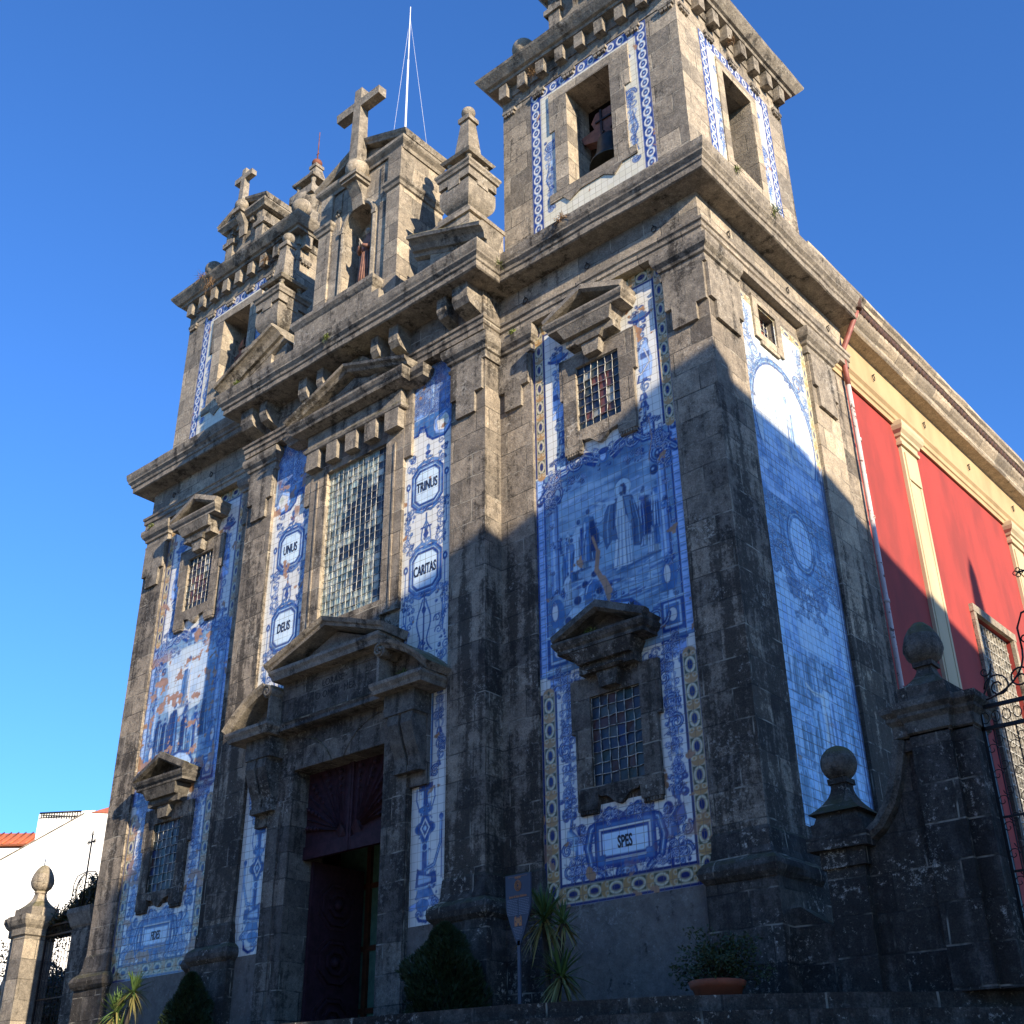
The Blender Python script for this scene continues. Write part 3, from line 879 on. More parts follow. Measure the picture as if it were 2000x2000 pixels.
        cv.spiral(c - sx * .02 + .30 * sx, 3.75, .22, 1.2, 0, sx, .05)
    cv.poly([(5.2, 3.95), (5.4, 4.2), (5.75, 4.28), (6.15, 4.2), (6.4, 3.95), (6.3, 3.6), (5.3, 3.6)], BLU)
    cv.poly([(5.26, 3.98), (5.45, 4.16), (5.75, 4.23), (6.1, 4.16), (6.33, 3.95), (6.25, 3.65), (5.35, 3.65)], (0.36, .50, .72))
    cv.leafy(5.8, 4.34, .5, .16, 9, 99)
    # crest over the picture
    zc = 6.95
    cv.rect(4.5, 7.04, zc - .10, zc + .16, WHT, .0)
    ctr = 5.77
    path = [(4.35, 6.55), (4.55, 6.75), (4.62, 6.92), (4.95, 6.95), (5.1, 7.08)]
    for sg in (1, -1):
        pp = [(ctr + sg * (x - ctr), z) for x, z in path]
        cv.line(pp, .14, BLU); cv.line(pp, .07, PAL); cv.line(pp, .025, MID)
        cv.spiral(ctr + sg * .58, 7.05, .20, 1.5, PI / 2, -sg, .055)
        cv.poly([(ctr + sg * .10, 6.95), (ctr + sg * .25, 7.12), (ctr + sg * .52, 7.20), (ctr + sg * .40, 6.92), (ctr + sg * .2, 6.80)], BLU)
        cv.line([(ctr + sg * .12, 6.94), (ctr + sg * .3, 7.05), (ctr + sg * .46, 7.14)], .03, PAL)
        cv.line([(ctr + sg * .14, 6.88), (ctr + sg * .3, 6.95), (ctr + sg * .42, 7.02)], .02, WHT)
        cv.leafy(ctr + sg * .75, 6.66, .42, .17, 10, 60)
        cv.spiral(ctr + sg * 1.10, 6.55, .26, 1.2, 0 if sg > 0 else PI, sg, .05)
        cv.leafy(ctr + sg * 1.25, 6.75, .34, .4, 10, 61)
        cv.rect(ctr + sg * .92 - .14, ctr + sg * .92 + .14, 6.98, 7.28, BLU); cv.rect(ctr + sg * .92 - .10, ctr + sg * .92 + .10, 7.02, 7.24, PAL)
    cv.ell(ctr, 6.96, .11, .14, MID); cv.ell(ctr - .02, 6.96, .07, .10, (0.42, .54, .72)); cv.ell(ctr, 7.05, .11, .06, BLU)
    cv.leafy(ctr, 6.74, .25, .18, 7, 64)
    cv.dense(4.50, 4.72, 6.35, 6.95, 26, 61, .10, ctr); cv.dense(4.52, 4.70, 3.05, 3.45, 16, 62, .07, ctr); cv.dense(4.48, 4.62, 4.0, 6.3, 22, 63, .06, ctr)
    cv.dense(4.75, 5.35, 6.62, 6.80, 16, 64, .07, ctr); cv.dense(5.0, 5.7, 6.95, 7.16, 20, 65, .075, ctr); cv.dense(4.56, 4.95, 7.0, 7.3, 16, 66, .07, ctr)
    # upper field
    for sg in (1, -1):
        c = ctr + sg * .96
        cv.candelabrum(c - sg * .08, 7.30, 9.35, .34, sg, 12)
        cv.ell(c - sg * .05, 9.40, .24, .10, BLU); cv.ell(c - sg * .05, 9.46, .24, .08, WHT); cv.ell(c - sg * .05, 9.42, .17, .06, MID)
        cv.leafy(c - sg * .05, 9.58, .36, .24, 12, 70)
        cv.poly([(c - .12, 8.1), (c + .12, 8.1), (c + .16, 8.45), (c + .05, 8.9), (c - .10, 8.7)], (0.25, .40, .68), .85)
        cv.rect(c - .08, c + .10, 8.5, 8.62, BLU, .8); cv.line([(c - .1, 8.2), (c + .1, 8.4), (c, 8.7)], .025, WHT, .9)
    # lower field
    for sg in (1, -1):
        c = ctr + sg * .98
        cv.candelabrum(c, 1.0, 2.9, .30, sg, 15)
        cv.spiral(c - sg * .02, 2.35, .15, 1.4, 0, sg, .045); cv.spiral(c + sg * .05, 2.05, .12, 1.4, 2, -sg, .04)
        cv.leafy(c + sg * .02, 1.15, .3, .42, 14, 33)
        cv.spiral(c - sg * .1, 2.75, .12, 1.3, 1, sg, .04); cv.leafy(ctr + sg * .72, 3.05, .4, .28, 12, 35)
        # putto
        px = ctr + sg * .78; hz = .84 if sg > 0 else .78
        cv.poly([(px - .10, hz - .10), (px + .12, hz - .12), (px + sg * .10 + .08, hz - .40), (px + sg * .04 - .10, hz - .42)], MID)
        cv.poly([(px - .08, hz - .12), (px + .02, hz - .12), (px + .02, hz - .38), (px - .08, hz - .38)], (0.42, .54, .72), .8)
        cv.ell(px, hz, .085, .095, BLU); cv.ell(px - sg * .03, hz - .01, .05, .06, (0.40, .52, .72))
        cv.line([(px - sg * .05, hz - .15), (px - sg * .22, hz - .20), (px - sg * .34, hz - .08)], .065, MID, 1, .04)
        cv.line([(px - sg * .05, hz - .15), (px - sg * .22, hz - .20), (px - sg * .34, hz - .08)], .025, PAL, .9)
        cv.line([(px + sg * .05, hz - .14), (px + sg * .2, hz + .02), (px + sg * .16, hz + .22)], .06, MID, 1, .05)
        cv.line([(px, hz - .42), (px - sg * .24, hz - .46), (px - sg * .30, hz - .66)], .085, MID, 1, .05)
        cv.line([(px, hz - .42), (px - sg * .22, hz - .45)], .03, PAL, .9)
        cv.line([(px + sg * .04, hz - .42), (px - sg * .03, hz - .60), (px + sg * .01, hz - .78)], .075, BLU, 1, .04)
        cv.poly([(px + sg * .06, hz - .1), (px + sg * .26, hz + .05), (px + sg * .3, hz - .2), (px + sg * .12, hz - .3)], SKY if sg < 0 else BLU, .8)
        cv.leafy(px + sg * .05, .10, .5, .22, 14, 52); cv.spiral(px + sg * .24, .22, .12, 1.3, 0, sg, .04)
        cv.spiral(px + sg * .28, .52, .10, 1.2, 1, -sg, .04)
    cv.dense(4.68, 4.92, 1.1, 2.95, 60, 67, .075, ctr); cv.dense(4.72, 5.15, .10, .35, 26, 68, .075, ctr); cv.dense(4.72, 5.3, .35, .95, 16, 69, .07, ctr); cv.dense(4.66, 5.2, 2.9, 3.25, 22, 70, .08, ctr)
    # cartouche
    c = ctr; z = .48
    for sg in (1, -1):
        pp = [(c + sg * .62, .25), (c + sg * .68, .50), (c + sg * .60, .76), (c + sg * .42, .84), (c + sg * .26, .98), (c + sg * .05, .88)]
        cv.line(pp, .13, BLU); cv.line(pp, .075, MID); cv.line(pp, .03, PAL)
        cv.spiral(c + sg * .13, .90, .09, 1.3, 0, sg, .035); cv.leafy(c + sg * .36, .98, .16, .14, 5, 80)
        pp = [(c + sg * .55, .2), (c + sg * .40, .10), (c + sg * .34, -.02), (c + sg * .16, .0), (c + sg * .12, .14)]
        cv.line(pp, .11, BLU); cv.line(pp, .06, MID); cv.line(pp, .025, PAL)
    cv.poly([(c - .55, .16), (c + .55, .16), (c + .55, .86), (c - .55, .86)], BLU, .95)
    cv.rect(c - .50, c + .50, .22, .80, MID)
    cv.rect(c - .46, c + .46, .27, .74, WHT); cv.rect(c - .43, c + .43, .30, .71, BLU); cv.rect(c - .41, c + .41, .33, .67, (0.52, .66, .80))
    cv.rect(c - .50, c - .36, .22, .36, MID); cv.rect(c + .36, c + .50, .22, .36, MID)
    cv.dense(5.2, 5.7, .0, .18, 20, 73, .06, c); cv.dense(5.25, 5.7, .84, .98, 18, 74, .06, c)
    cv.ell(c, .10, .12, .09, MID); cv.ell(c, .10, .07, .05, PAL); cv.leafy(c, .10, .16, .12, 5, 82)
    cv.rect(4.62, 6.95, .02, .05, MID, .7); cv.line([(4.7, -.0), (6.9, .02)], .03, PAL)
    # borders
    for (za, zb) in ((-0.28, 3.22), (6.95, 10.38)):
        if za < 0:
            zt = 3.05
            cv.moz(X0 + .045, X0 + .285, za + .05, zt); cv.moz(X1 - .285, X1 - .045, za + .05, zt)
            for x in (X0, X0 + .285, X1 - .33, X1 - .045):
                cv.rect(x, x + .045, za, zt, NVY)
            cv.moz(X0 + .33, X1 - .33, za + .05, za + .285, False)
            cv.rect(X0, X1, za, za + .045, NVY); cv.rect(X0 + .285, X1 - .285, za + .285, za + .33, NVY)
        else:
            cv.moz(X0 + .045, X0 + .235, za + .1, zb); cv.moz(X1 - .235, X1 - .045, za + .1, zb)
            for x in (X0, X0 + .235, X1 - .28, X1 - .045):
                cv.rect(x, x + .045, za + .1, zb, NVY)
            cv.moz(X0 + .28, X1 - .28, 10.08, 10.36, False)
            cv.rect(X0 + .28, X1 - .28, 10.04, 10.08, NVY)
    cv.finish(sgn, .45)
    # losses in the glaze
    gx = np.abs(cv.X - X0 - 1.5)[None, :] / 1.5; gz = cv.Z[:, None]
    low = np.clip((1.2 - gz) / 1.0, 0, 1) * (.3 + .7 * np.clip((gx - .55) * 3, 0, 1))
    low = np.maximum(low, np.clip((.10 - gz) / .12, 0, 1))
    cv.chips(1.0, 200 + sgn, .4, .585, low)
    cv.chips(1.0, 230 + sgn, .45, .70 if not fl else .655)
    if fl:
        cv.chips(1.0, 260, .30, .60, np.clip((gz - 3.4) / .6, 0, 1) * np.clip((6.9 - gz) / .5, 0, 1))
    else:
        pts = [(5.45, 5.5), (5.55, 5.2), (5.5, 4.9), (5.65, 4.6), (5.72, 4.35), (5.7, 4.1)]
        cv.line(pts, .05, CHIP); cv.line(pts[1:5], .09, CHIP); cv.line([(5.62, 4.7), (5.74, 4.45)], .12, CHIP)
        cv.line([(6.72, 7.3), (6.75, 6.9), (6.66, 6.5)], .02, CHIP, .8)
    return cv

def strip_panel(sgn, res):
    cv = Cv(1.36, -0.28, 1.30, 10.72, res)
    n = fbm(cv.ny, cv.nx, .9 / res, 177 + sgn, 4)[..., None]
    cv.a *= (0.92 + .14 * n)
    # blue head
    textured(cv, 1.36, 2.66, 8.9, 10.44, (0.05, .12, .40), (0.14, .27, .54), .25, 5, 1)
    cv.poly([(1.36, 9.2), (1.9, 9.2), (2.08, 9.35), (2.10, 9.95), (1.9, 10.1), (1.36, 10.12)], (0.16, .30, .62))
    cv.line([(1.36, 9.2), (1.9, 9.2), (2.08, 9.35), (2.10, 9.95), (1.9, 10.1), (1.36, 10.12)], .035, PAL)
    for q in range(5):
        cv.scrolls(1.72, 9.65, .7, .8, 4, 300 + q, None, .022)
    for (x, z) in ((2.05, 10.15), (2.05, 9.15)):
        cv.ell(x, z, .09, .09, PAL); cv.ell(x, z, .06, .06, MID); cv.ell(x, z, .03, .03, PAL)
    cv.dense(1.5, 2.05, 9.25, 10.1, 46, 77, .07); cv.dense(2.15, 2.6, 8.7, 10.3, 50, 78, .08); cv.dense(1.4, 2.0, 8.9, 9.2, 14, 79, .06)
    cv.line([(2.62, 8.95), (2.62, 9.8), (2.45, 10.05), (2.4, 10.35), (2.15, 10.42)], .10, MID); cv.line([(2.62, 8.95), (2.62, 9.8), (2.45, 10.05), (2.4, 10.35), (2.15, 10.42)], .035, PAL)
    cv.spiral(2.22, 10.25, .10, 1.3, 0, 1, .03)
    cv.poly([(1.36, 8.85), (1.7, 8.85), (1.75, 9.05), (1.9, 9.0), (1.95, 8.75), (2.1, 8.62), (2.4, 8.60), (2.58, 8.75), (2.6, 9.1), (2.4, 9.2), (1.36, 9.2)], MID)
    cv.line([(1.36, 8.85), (1.7, 8.85), (1.75, 9.0), (1.88, 8.98), (1.95, 8.75), (2.1, 8.62), (2.4, 8.60), (2.58, 8.75)], .05, BLU)
    cv.ell(2.32, 8.90, .20, .22, WHT); cv.line([(2.4, 9.12), (2.16, 9.0), (2.2, 8.74), (2.42, 8.68), (2.55, 8.85)], .07, (0.3, .45, .72)); cv.ell(2.42, 8.95, .08, .09, (0.62, .66, .55))
    for q in range(7):
        cv.scrolls(2.30, 9.75, .55, 1.1, 3, 330 + q, None, .018)
    for zz in (8.35, 7.0, 6.55, 5.2, 4.75, 4.2):
        for sx in (1, -1):
            cv.scrolls(1.98 + sx * .42, zz, .32, .5, 4, int(zz * 10), None, .018); cv.leafy(1.98 + sx * .40, zz + .05, .22, .3, 5, int(zz * 7) + sx)
    x = 1.98
    # two cartouches with the hanging ornaments
    for zc in (7.65, 5.90):
        a, b, c = .40, .46, .16
        oc = [(x - a, zc - b + c), (x - a + c, zc - b), (x + a - c, zc - b), (x + a, zc - b + c), (x + a, zc + b - c), (x + a - c, zc + b), (x - a + c, zc + b), (x - a, zc + b - c)]
        sc = lambda k: [(x + (p[0] - x) * k, zc + (p[1] - zc) * k) for p in oc]
        cv.poly(sc(1.05), BLU); cv.poly(sc(.97), MID); cv.poly(sc(.90), PAL); cv.poly(sc(.84), BLU); cv.poly(sc(.76), (0.50, .66, .76)); cv.poly(sc(.72), (0.58, .70, .76))
        for sx in (1, -1):
            for sz in (1, -1):
                cv.spiral(x + sx * a * .98, zc + sz * (b - .02), .085, 1.2, 0 if sx > 0 else PI, sx * sz, .03)
                cv.line([(x + sx * .28, zc + sz * (b + .01)), (x + sx * .12, zc + sz * (b + .08)), (x, zc + sz * (b + .05))], .06, MID)
        cv.leafy(x, zc + b + .10, .26, .18, 7, 410); cv.leafy(x, zc - b - .06, .24, .14, 5, 411)
        cv.line([(x, zc + b), (x, zc + b + .36)], .035, MID); cv.ell(x, zc + b + .26, .07, .045, BLU); cv.ell(x, zc + b + .38, .045, .07, MID)
        for sx in (1, -1):
            xx = x + sx * .50
            cv.line([(xx, zc + .15), (xx, zc - .55), (xx + sx * .02, zc - .9), (xx - sx * .08, zc - 1.1)], .022, MID)
            cv.leafy(xx, zc - .52, .15, .30, 8, 430); cv.ell(xx, zc + .12, .06, .08, BLU); cv.ell(xx, zc + .12, .03, .04, PAL)
            cv.spiral(xx - sx * .06, zc - 1.12, .05, 1.0, 0, sx, .018)
    z = 6.75
    for sx in (1, -1):
        cv.line([(x, z + .15), (x + sx * .10, z - .02), (x + sx * .12, z - .2), (x + sx * .02, z - .40)], .028, MID)
    cv.line([(x - .13, z + .02), (x + .13, z + .02)], .035, BLU); cv.line([(x, z + .3), (x, z - .4)], .04, MID); cv.ell(x, z - .12, .05, .10, BLU)
    # ribbons below
    for sx in (1, -1):
        pts = [(x + sx * (.04 + .16 * math.sin(t * 6) * t + .22 * t), 5.30 - 1.0 * t) for t in np.linspace(0, 1, 16)]
        cv.line(pts, .03, MID)
        cv.line([(x + sx * .45, 5.2), (x + sx * .47, 4.6)], .025, MID); cv.leafy(x + sx * .47, 4.55, .15, .25, 7, 440)
    cv.line([(x, 5.4), (x, 4.2)], .035, BLU); cv.leafy(x, 4.35, .18, .4, 9, 441); cv.ell(x, 5.1, .05, .07, BLU)
    # lower part beside the door
    x = 2.40
    cv.rect(2.20, 2.27, 2.05, 3.5, MID); cv.rect(2.22, 2.24, 2.05, 3.5, PAL)
    cv.candelabrum(2.42, 2.2, 3.55, .26, 1, 450); cv.scrolls(2.45, 2.9, .3, 1.2, 8, 451, None, .02)
    cv.spiral(2.34, 2.12, .10, 1.3, 1, 1, .04)
    cv.dense(2.02, 2.26, .3, 1.9, 34, 75, .05); cv.dense(2.0, 2.42, -.1, .6, 30, 76, .07)
    x = 2.14
    cv.rect(x - .05, x + .05, .30, 1.95, BLU); cv.rect(x - .09, x - .06, .30, 1.9, PAL); cv.rect(x + .06, x + .09, .30, 1.9, PAL)
    cv.rect(x - .16, x + .16, 1.84, 1.95, BLU); cv.ell(x, 1.52, .16, .06, MID); cv.leafy(x, 1.52, .26, .14, 7, 455)
    cv.line([(x - .2, 1.88), (x - .21, 1.7), (x - .14, 1.52)], .022, MID); cv.line([(x + .2, 1.88), (x + .21, 1.7), (x + .14, 1.52)], .022, MID)
    cv.ell(x, 1.22, .23, .12, MID); cv.ell(x, 1.22, .12, .24, MID); cv.ell(x, 1.22, .20, .10, BLU); cv.ell(x, 1.22, .10, .21, BLU)
    cv.poly([(x - .11, 1.22), (x, 1.05), (x + .11, 1.22), (x, 1.39)], WHT); cv.poly([(x - .08, 1.22), (x, 1.10), (x + .08, 1.22), (x, 1.34)], BLU); cv.ell(x, 1.22, .04, .05, PAL)
    cv.ell(x, .92, .07, .08, PAL); cv.ell(x, .92, .045, .05, BLU)
    cv.line([(2.50, 1.38), (2.49, .95), (2.36, .62), (2.16, .56)], .05, MID, 1, .07); cv.line([(2.50, 1.38), (2.49, .95), (2.36, .62), (2.18, .57)], .02, PAL)
    cv.line([(2.52, 1.36), (2.52, .4)], .018, BLU); cv.ell(2.50, 1.36, .05, .05, BLU)
    cv.poly([(1.95, .30), (2.42, .34), (2.40, .52), (2.2, .48), (1.98, .60)], BLU); cv.poly([(2.0, .34), (2.3, .36), (2.3, .44), (2.02, .50)], PAL, .8)
    cv.poly([(1.95, .12), (2.38, .14), (2.30, .28), (2.02, .28)], MID); cv.line([(1.96, .28), (2.40, .30)], .04, PAL); cv.leafy(2.35, .2, .2, .25, 6, 461)
    cv.line([(1.86, .0), (2.1, .06), (2.4, .04)], .09, (0.3, .44, .70)); cv.ell(2.12, .02, .14, .10, MID); cv.spiral(2.38, .03, .08, 1.2, 0, 1, .035)
    cv.line([(2.0, -.12), (2.05, -.2), (2.2, -.23), (2.33, -.16), (2.35, -.05)], .05, BLU); cv.spiral(2.02, -.12, .06, 1, 0, 1, .03)
    cv.finish(7 + sgn, .7)
    cv.chips(1.0, 500 + sgn, .35, .72)
    gx = cv.X[None, :]; gz = cv.Z[:, None]
    cv.chips(1.0, 510 + sgn, .15, .58, np.clip((gx - 2.45) * 8, 0, 1) * np.clip((1.2 - gz), 0, 1))
    if sgn < 0:
        cv.chips(.9, 520, .25, .58, np.clip((gz - 8.2) / .3, 0, 1) * np.clip((9.6 - gz) / .4, 0, 1))
    return cv

def side_panel(res):
    Y0, Y1 = 1.0, 3.45
    cv = Cv(Y0, .55, Y1 - Y0, 9.47, res, SKY)
    w = Y1 - Y0; c = (Y0 + Y1) / 2
    textured(cv, Y0, Y1, -.28, 6.9, (0.16, .32, .56), (0.34, .50, .70), .8, 601)
    textured(cv, Y0, Y1, 5.6, 7.2, (0.07, .18, .38), (0.24, .40, .58), .6, 603, .85)
    r = np.random.default_rng(9)
    # lower crowd scene, soft
    for k in range(46):
        x = r.uniform(Y0 + .15, Y1 - .3); z = r.uniform(.3, 3.4); h = r.uniform(.5, 1.0)
        cv.figure(x, z, h, ((0.18, .34, .56), (0.34, .50, .68), (0.24, .40, .60))[r.integers(3)], None, 0, (0.50, .64, .76), head=(0.16, .30, .50))
    cv.figure(2.35, 1.5, 1.6, (0.58, .70, .84), (0.36, .50, .78), 0, WHT, arm=-1)
    for k in range(70):
        x = r.uniform(Y0 + .1, Y1 - .4); z = r.uniform(-.2, 4.2)
        cv.line([(x, z), (x + r.uniform(-.1, .3), z + r.uniform(-.1, .25))], r.uniform(.02, .08), ((0.20, .34, .66), (0.50, .64, .84), (0.32, .46, .74))[r.integers(3)], .45)
    for k in range(40):
        x = r.uniform(Y0 + .15, Y1 - .2); z = r.uniform(.2, 3.3)
        cv.line([(x, z), (x + r.uniform(-.06, .06), z + r.uniform(.1, .45))], r.uniform(.012, .03), ((0.10, .24, .48), (0.56, .68, .78))[r.integers(2)], .6)
    for k in range(12):
        cv.rect(Y0 + .15, Y1 - .15, .1 + k * .09, .115 + k * .09, (0.20, .32, .60), .35)
    # sky above the crowd
    textured(cv, Y0 + .1, Y1 - .1, 3.4, 4.6, (0.34, .52, .70), (0.52, .65, .76), .6, 605, .85)
    for x in (1.35, 1.6, 3.05, 2.9):
        cv.poly([(x - .12, 3.2), (x + .12, 3.2), (x + .06, 3.9), (x, 4.15), (x - .06, 3.9)], (0.22, .36, .66), .6)
    # medallion
    z = 5.35
    for sg in (1, -1):
        pp = [(c + sg * .08, 6.15), (c + sg * .4, 6.1), (c + sg * .62, 5.8), (c + sg * .60, 5.3), (c + sg * .75, 5.0), (c + sg * .62, 4.72), (c + sg * .3, 4.55)]
        cv.line(pp, .12, BLU, .8); cv.line(pp, .06, MID, .9); cv.line(pp, .025, PAL)
        cv.spiral(c + sg * .78, 5.55, .17, 1.3, 0, sg, .04, MID); cv.spiral(c + sg * .70, 4.85, .17, 1.3, 2, -sg, .04, MID)
        cv.leafy(c + sg * .55, 6.25, .5, .2, 10, 620); cv.leafy(c + sg * .45, 4.45, .35, .28, 9, 621)
        cv.spiral(c + sg * .95, 6.4, .16, 1.3, 0, sg, .04, MID); cv.line([(c + sg * .95, 6.5), (c + sg * 1.08, 6.9), (c + sg * .98, 7.2)], .07, BLU); cv.line([(c + sg * .95, 6.5), (c + sg * 1.08, 6.9), (c + sg * .98, 7.2)], .03, PAL)
        cv.rect(c + sg * .62 - .05, c + sg * .62 + .05, 4.7, 6.0, MID, .6)
        cv.poly([(c + sg * .2, 4.6), (c + sg * .7, 4.5), (c + sg * .5, 4.2), (c + sg * .3, 4.3)], BLU, .6)
    cv.ell(c, z, .44, .58, BLU); cv.ell(c, z, .40, .54, PAL); cv.ell(c, z, .37, .50, MID); cv.ell(c, z, .34, .46, (0.42, .56, .78))
    cv.leafy(c, 6.12, .4, .22, 8, 630); cv.leafy(c, 4.45, .3, .3, 8, 631); cv.leafy(c, 4.1, .18, .3, 6, 632)
    cv.dense(Y0 + .15, Y0 + .85, 4.6, 6.3, 60, 81, .10, c); cv.dense(Y0 + .15, c, 6.2, 6.6, 26, 82, .10, c); cv.dense(c - .5, c, 3.9, 4.6, 22, 83, .09, c)
    # drifting figures among clouds under the oval
    for k in range(26):
        x = r.uniform(Y0 + .2, Y1 - .2); zz = r.uniform(5.7, 7.0)
        cv.spiral(x, zz, r.uniform(.06, .16), 1.2, r.uniform(0, 6), (1, -1)[r.integers(2)], .02, (0.06, .16, .38), (0.42, .56, .70))
    # pale oval scene
    cv.rect(Y0, Y1, 7.0, 10.02, (0.60, .66, .72))
    cv.ell(c, 7.55, 1.14, 1.40, MID); cv.ell(c, 7.55, 1.08, 1.34, PAL); cv.ell(c, 7.55, 1.05, 1.31, BLU); cv.ell(c, 7.55, 1.01, 1.27, (0.66, .70, .72))
    textured(cv, c - .75, c + .75, 6.6, 7.4, (0.34, .48, .70), (0.62, .68, .74), .4, 640, .75)
    textured(cv, Y0 + .12, Y1 - .12, 6.0, 6.9, (0.14, .26, .52), (0.42, .54, .74), .35, 641, .9)
    cv.figure(c + .15, 7.05, 1.3, (0.56, .66, .78), (0.38, .52, .74), 0, WHT, head=(0.2, .3, .5))
    for k in range(22):
        x = r.uniform(Y0 + .25, Y1 - .25); zz = r.uniform(6.3, 7.4)
        cv.ell(x, zz, r.uniform(.08, .22), r.uniform(.06, .14), ((0.30, .44, .68), (0.62, .70, .78), (0.16, .28, .56))[r.integers(3)], .55, None, 3)
    for k in range(34):
        x = r.uniform(Y0 + .3, Y1 - .3); zz = r.uniform(6.4, 8.0)
        cv.line([(x, zz), (x + r.uniform(-.12, .12), zz + r.uniform(.05, .3))], r.uniform(.015, .05), ((0.40, .54, .70), (0.22, .36, .58), (0.66, .70, .72))[r.integers(3)], .7)
    for k in range(24):
        a = PI * k / 23
        cv.leafy(c + 1.10 * math.cos(a), 7.55 + 1.36 * math.sin(a), .22, .2, 3, 650 + k)
    cv.leafy(c, 8.98, .6, .22, 12, 690)
    # top: white fields beside the little window
    cv.rect(Y0, Y0 + .62, 9.05, 10.02, WHT); cv.rect(Y1 - .62, Y1, 9.05, 10.02, WHT); cv.rect(Y0, Y1, 8.95, 9.1, WHT, .6)
    for sg in (1, -1):
        cv.candelabrum(c + sg * .93, 9.0, 9.75, .3, sg, 700); cv.dense(c + sg * .93 - .16, c + sg * .93 + .16, 8.2, 9.7, 34, 701, .08)
        cv.spiral(c + sg * .75, 8.85, .2, 1.4, 0, sg, .05); cv.spiral(c + sg * 1.0, 8.4, .17, 1.4, 0, -sg, .045)
    cv.moz(Y0 + .02, Y1 - .02, 9.84, 10.02, False)
    cv.moz(Y0, Y0 + .13, 8.3, 10.0); cv.moz(Y1 - .16, Y1, 7.3, 10.0)
    for x in (Y0, Y0 + .09, Y1 - .04, Y1 - .13):
        cv.rect(x, x + .03, -.28, 7.3, BLU, .8)
    cv.finish(20, .9)
    cv.a = cv.a * .88 + np.array((.06, .075, .06))
    cv.chips(.8, 720, .25, .75)
    return cv

def belfry_panel(x0, x1, z0, z1, res, seed):
    cv = Cv(x0, z0, x1 - x0, z1 - z0, res, (0.70, 0.66, 0.52))
    b = .27
    for (xa, xb, za, zb, v) in ((x0, x0 + b, z0, z1, 1), (x1 - b, x1, z0, z1, 1), (x0, x1, z1 - b, z1, 0)):
        cv.rect(xa, xb, za, zb, BLU)
        n = int(round((zb - za if v else xb - xa) / .26)); st = (zb - za if v else xb - xa) / n
        for k in range(n):
            cx, cz = ((xa + xb) / 2, za + (k + .5) * st) if v else (xa + (k + .5) * st, (za + zb) / 2)
            cv.ell(cx, cz, .095, .115, WHT, 1, .035); cv.ell(cx, cz, .035, .03, PAL)
            cv.ell(cx, cz + (.13 if v else 0), .05, .05, PAL, .8) if v else None
    cx = (x0 + x1) / 2
    for sg in (1, -1):
        c = cx + sg * ((x1 - x0) / 2 - .27 - .20)
        if z1 - z0 > 3:
            h = z1 - z0
            cv.candelabrum(c - sg * .02, z0 + h * .30, z0 + h * .62, .30, sg, seed)
            cv.dense(c - .10, c + .10, z0 + h * .28, z0 + h * .60, 14, seed + 5, .07)
            cv.spiral(c - sg * .03, z0 + h * .60, .15, 1.4, 0, sg, .05); cv.spiral(c - sg * .08, z0 + h * .83, .11, 1.4, 0, sg, .045)
            cv.spiral(c, z0 + h * .22, .09, 1.4, 0, -sg, .04); cv.line([(c - sg * .16, z0 + h * .25), (c - sg * .16, z0 + h * .85)], .03, MID)
            cv.line([(c, z0 + h * .50), (c + sg * .10, z0 + h * .40), (c, z0 + h * .33), (c + sg * .08, z0 + h * .26)], .03, MID)
    cv.finish(seed, .6)
    cv.chips(1.0, seed + 3, .3, .735)
    return cv
# ------------------------------------------------------------------ the ground
def ground():
    m = MB(); m.box(-400, 400, -400, 400, -5.6, -5.1)
    struct(m.build('street', 'street'))
    # terrace and the flight of steps round it
    base = [(-19.0, 30), (-19.0, -1.6), (-15.0, -3.6), (2.6, -3.32), (6.0, -2.80), (7.8, -2.12), (9.35, -1.0), (10.85, 0.45), (13.0, 3.0), (15.0, 6.0), (15.0, 30)]
    def off(d):
        out = []
        n = len(base)
        for i, p in enumerate(base):
            a = Vector(base[max(i - 1, 0)]); b = Vector(base[min(i + 1, n - 1)])
            t = (b - a).normalized(); nn = Vector((t.y, -t.x))
            out.append((p[0] + nn.x * d, p[1] + nn.y * d))
        return out
    for k in range(16):
        z1 = -1.9 - 0.2 * k
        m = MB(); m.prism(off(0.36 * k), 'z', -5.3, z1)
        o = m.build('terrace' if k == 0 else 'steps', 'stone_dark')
        struct(o)
ground()

# ------------------------------------------------------------------ the church
church = thing('church', 'twin-towered stone church with blue painted tile panels on its front and a red side wall', 'church')

CORN = [(0, 11.36), (.40, 11.38), (.43, 11.40), (.43, 11.52), (.46, 11.54), (.47, 11.60), (.53, 11.66), (.53, 11.70), (.56, 11.76), (.58, 11.86), (.58, 11.90), (.0, 11.98)]
ARCH = [(0, 10.33), (.10, 10.35), (.10, 10.46), (.13, 10.48), (.13, 10.58), (.16, 10.60), (.16, 10.66), (.0, 10.68)]
CAPI = [(0, 9.80), (.04, 9.80), (.05, 9.86), (.02, 9.88), (.02, 9.98), (.06, 10.0), (.07, 10.06), (.13, 10.12), (.16, 10.20), (.16, 10.30), (.10, 10.36), (0, 10.36)]
TORUS = [(0, -.34), (.12, -.34), (.17, -.28), (.19, -.20), (.17, -.12), (.12, -.07), (.06, -.03), (.03, .08), (.02, .30), (0, .34)]

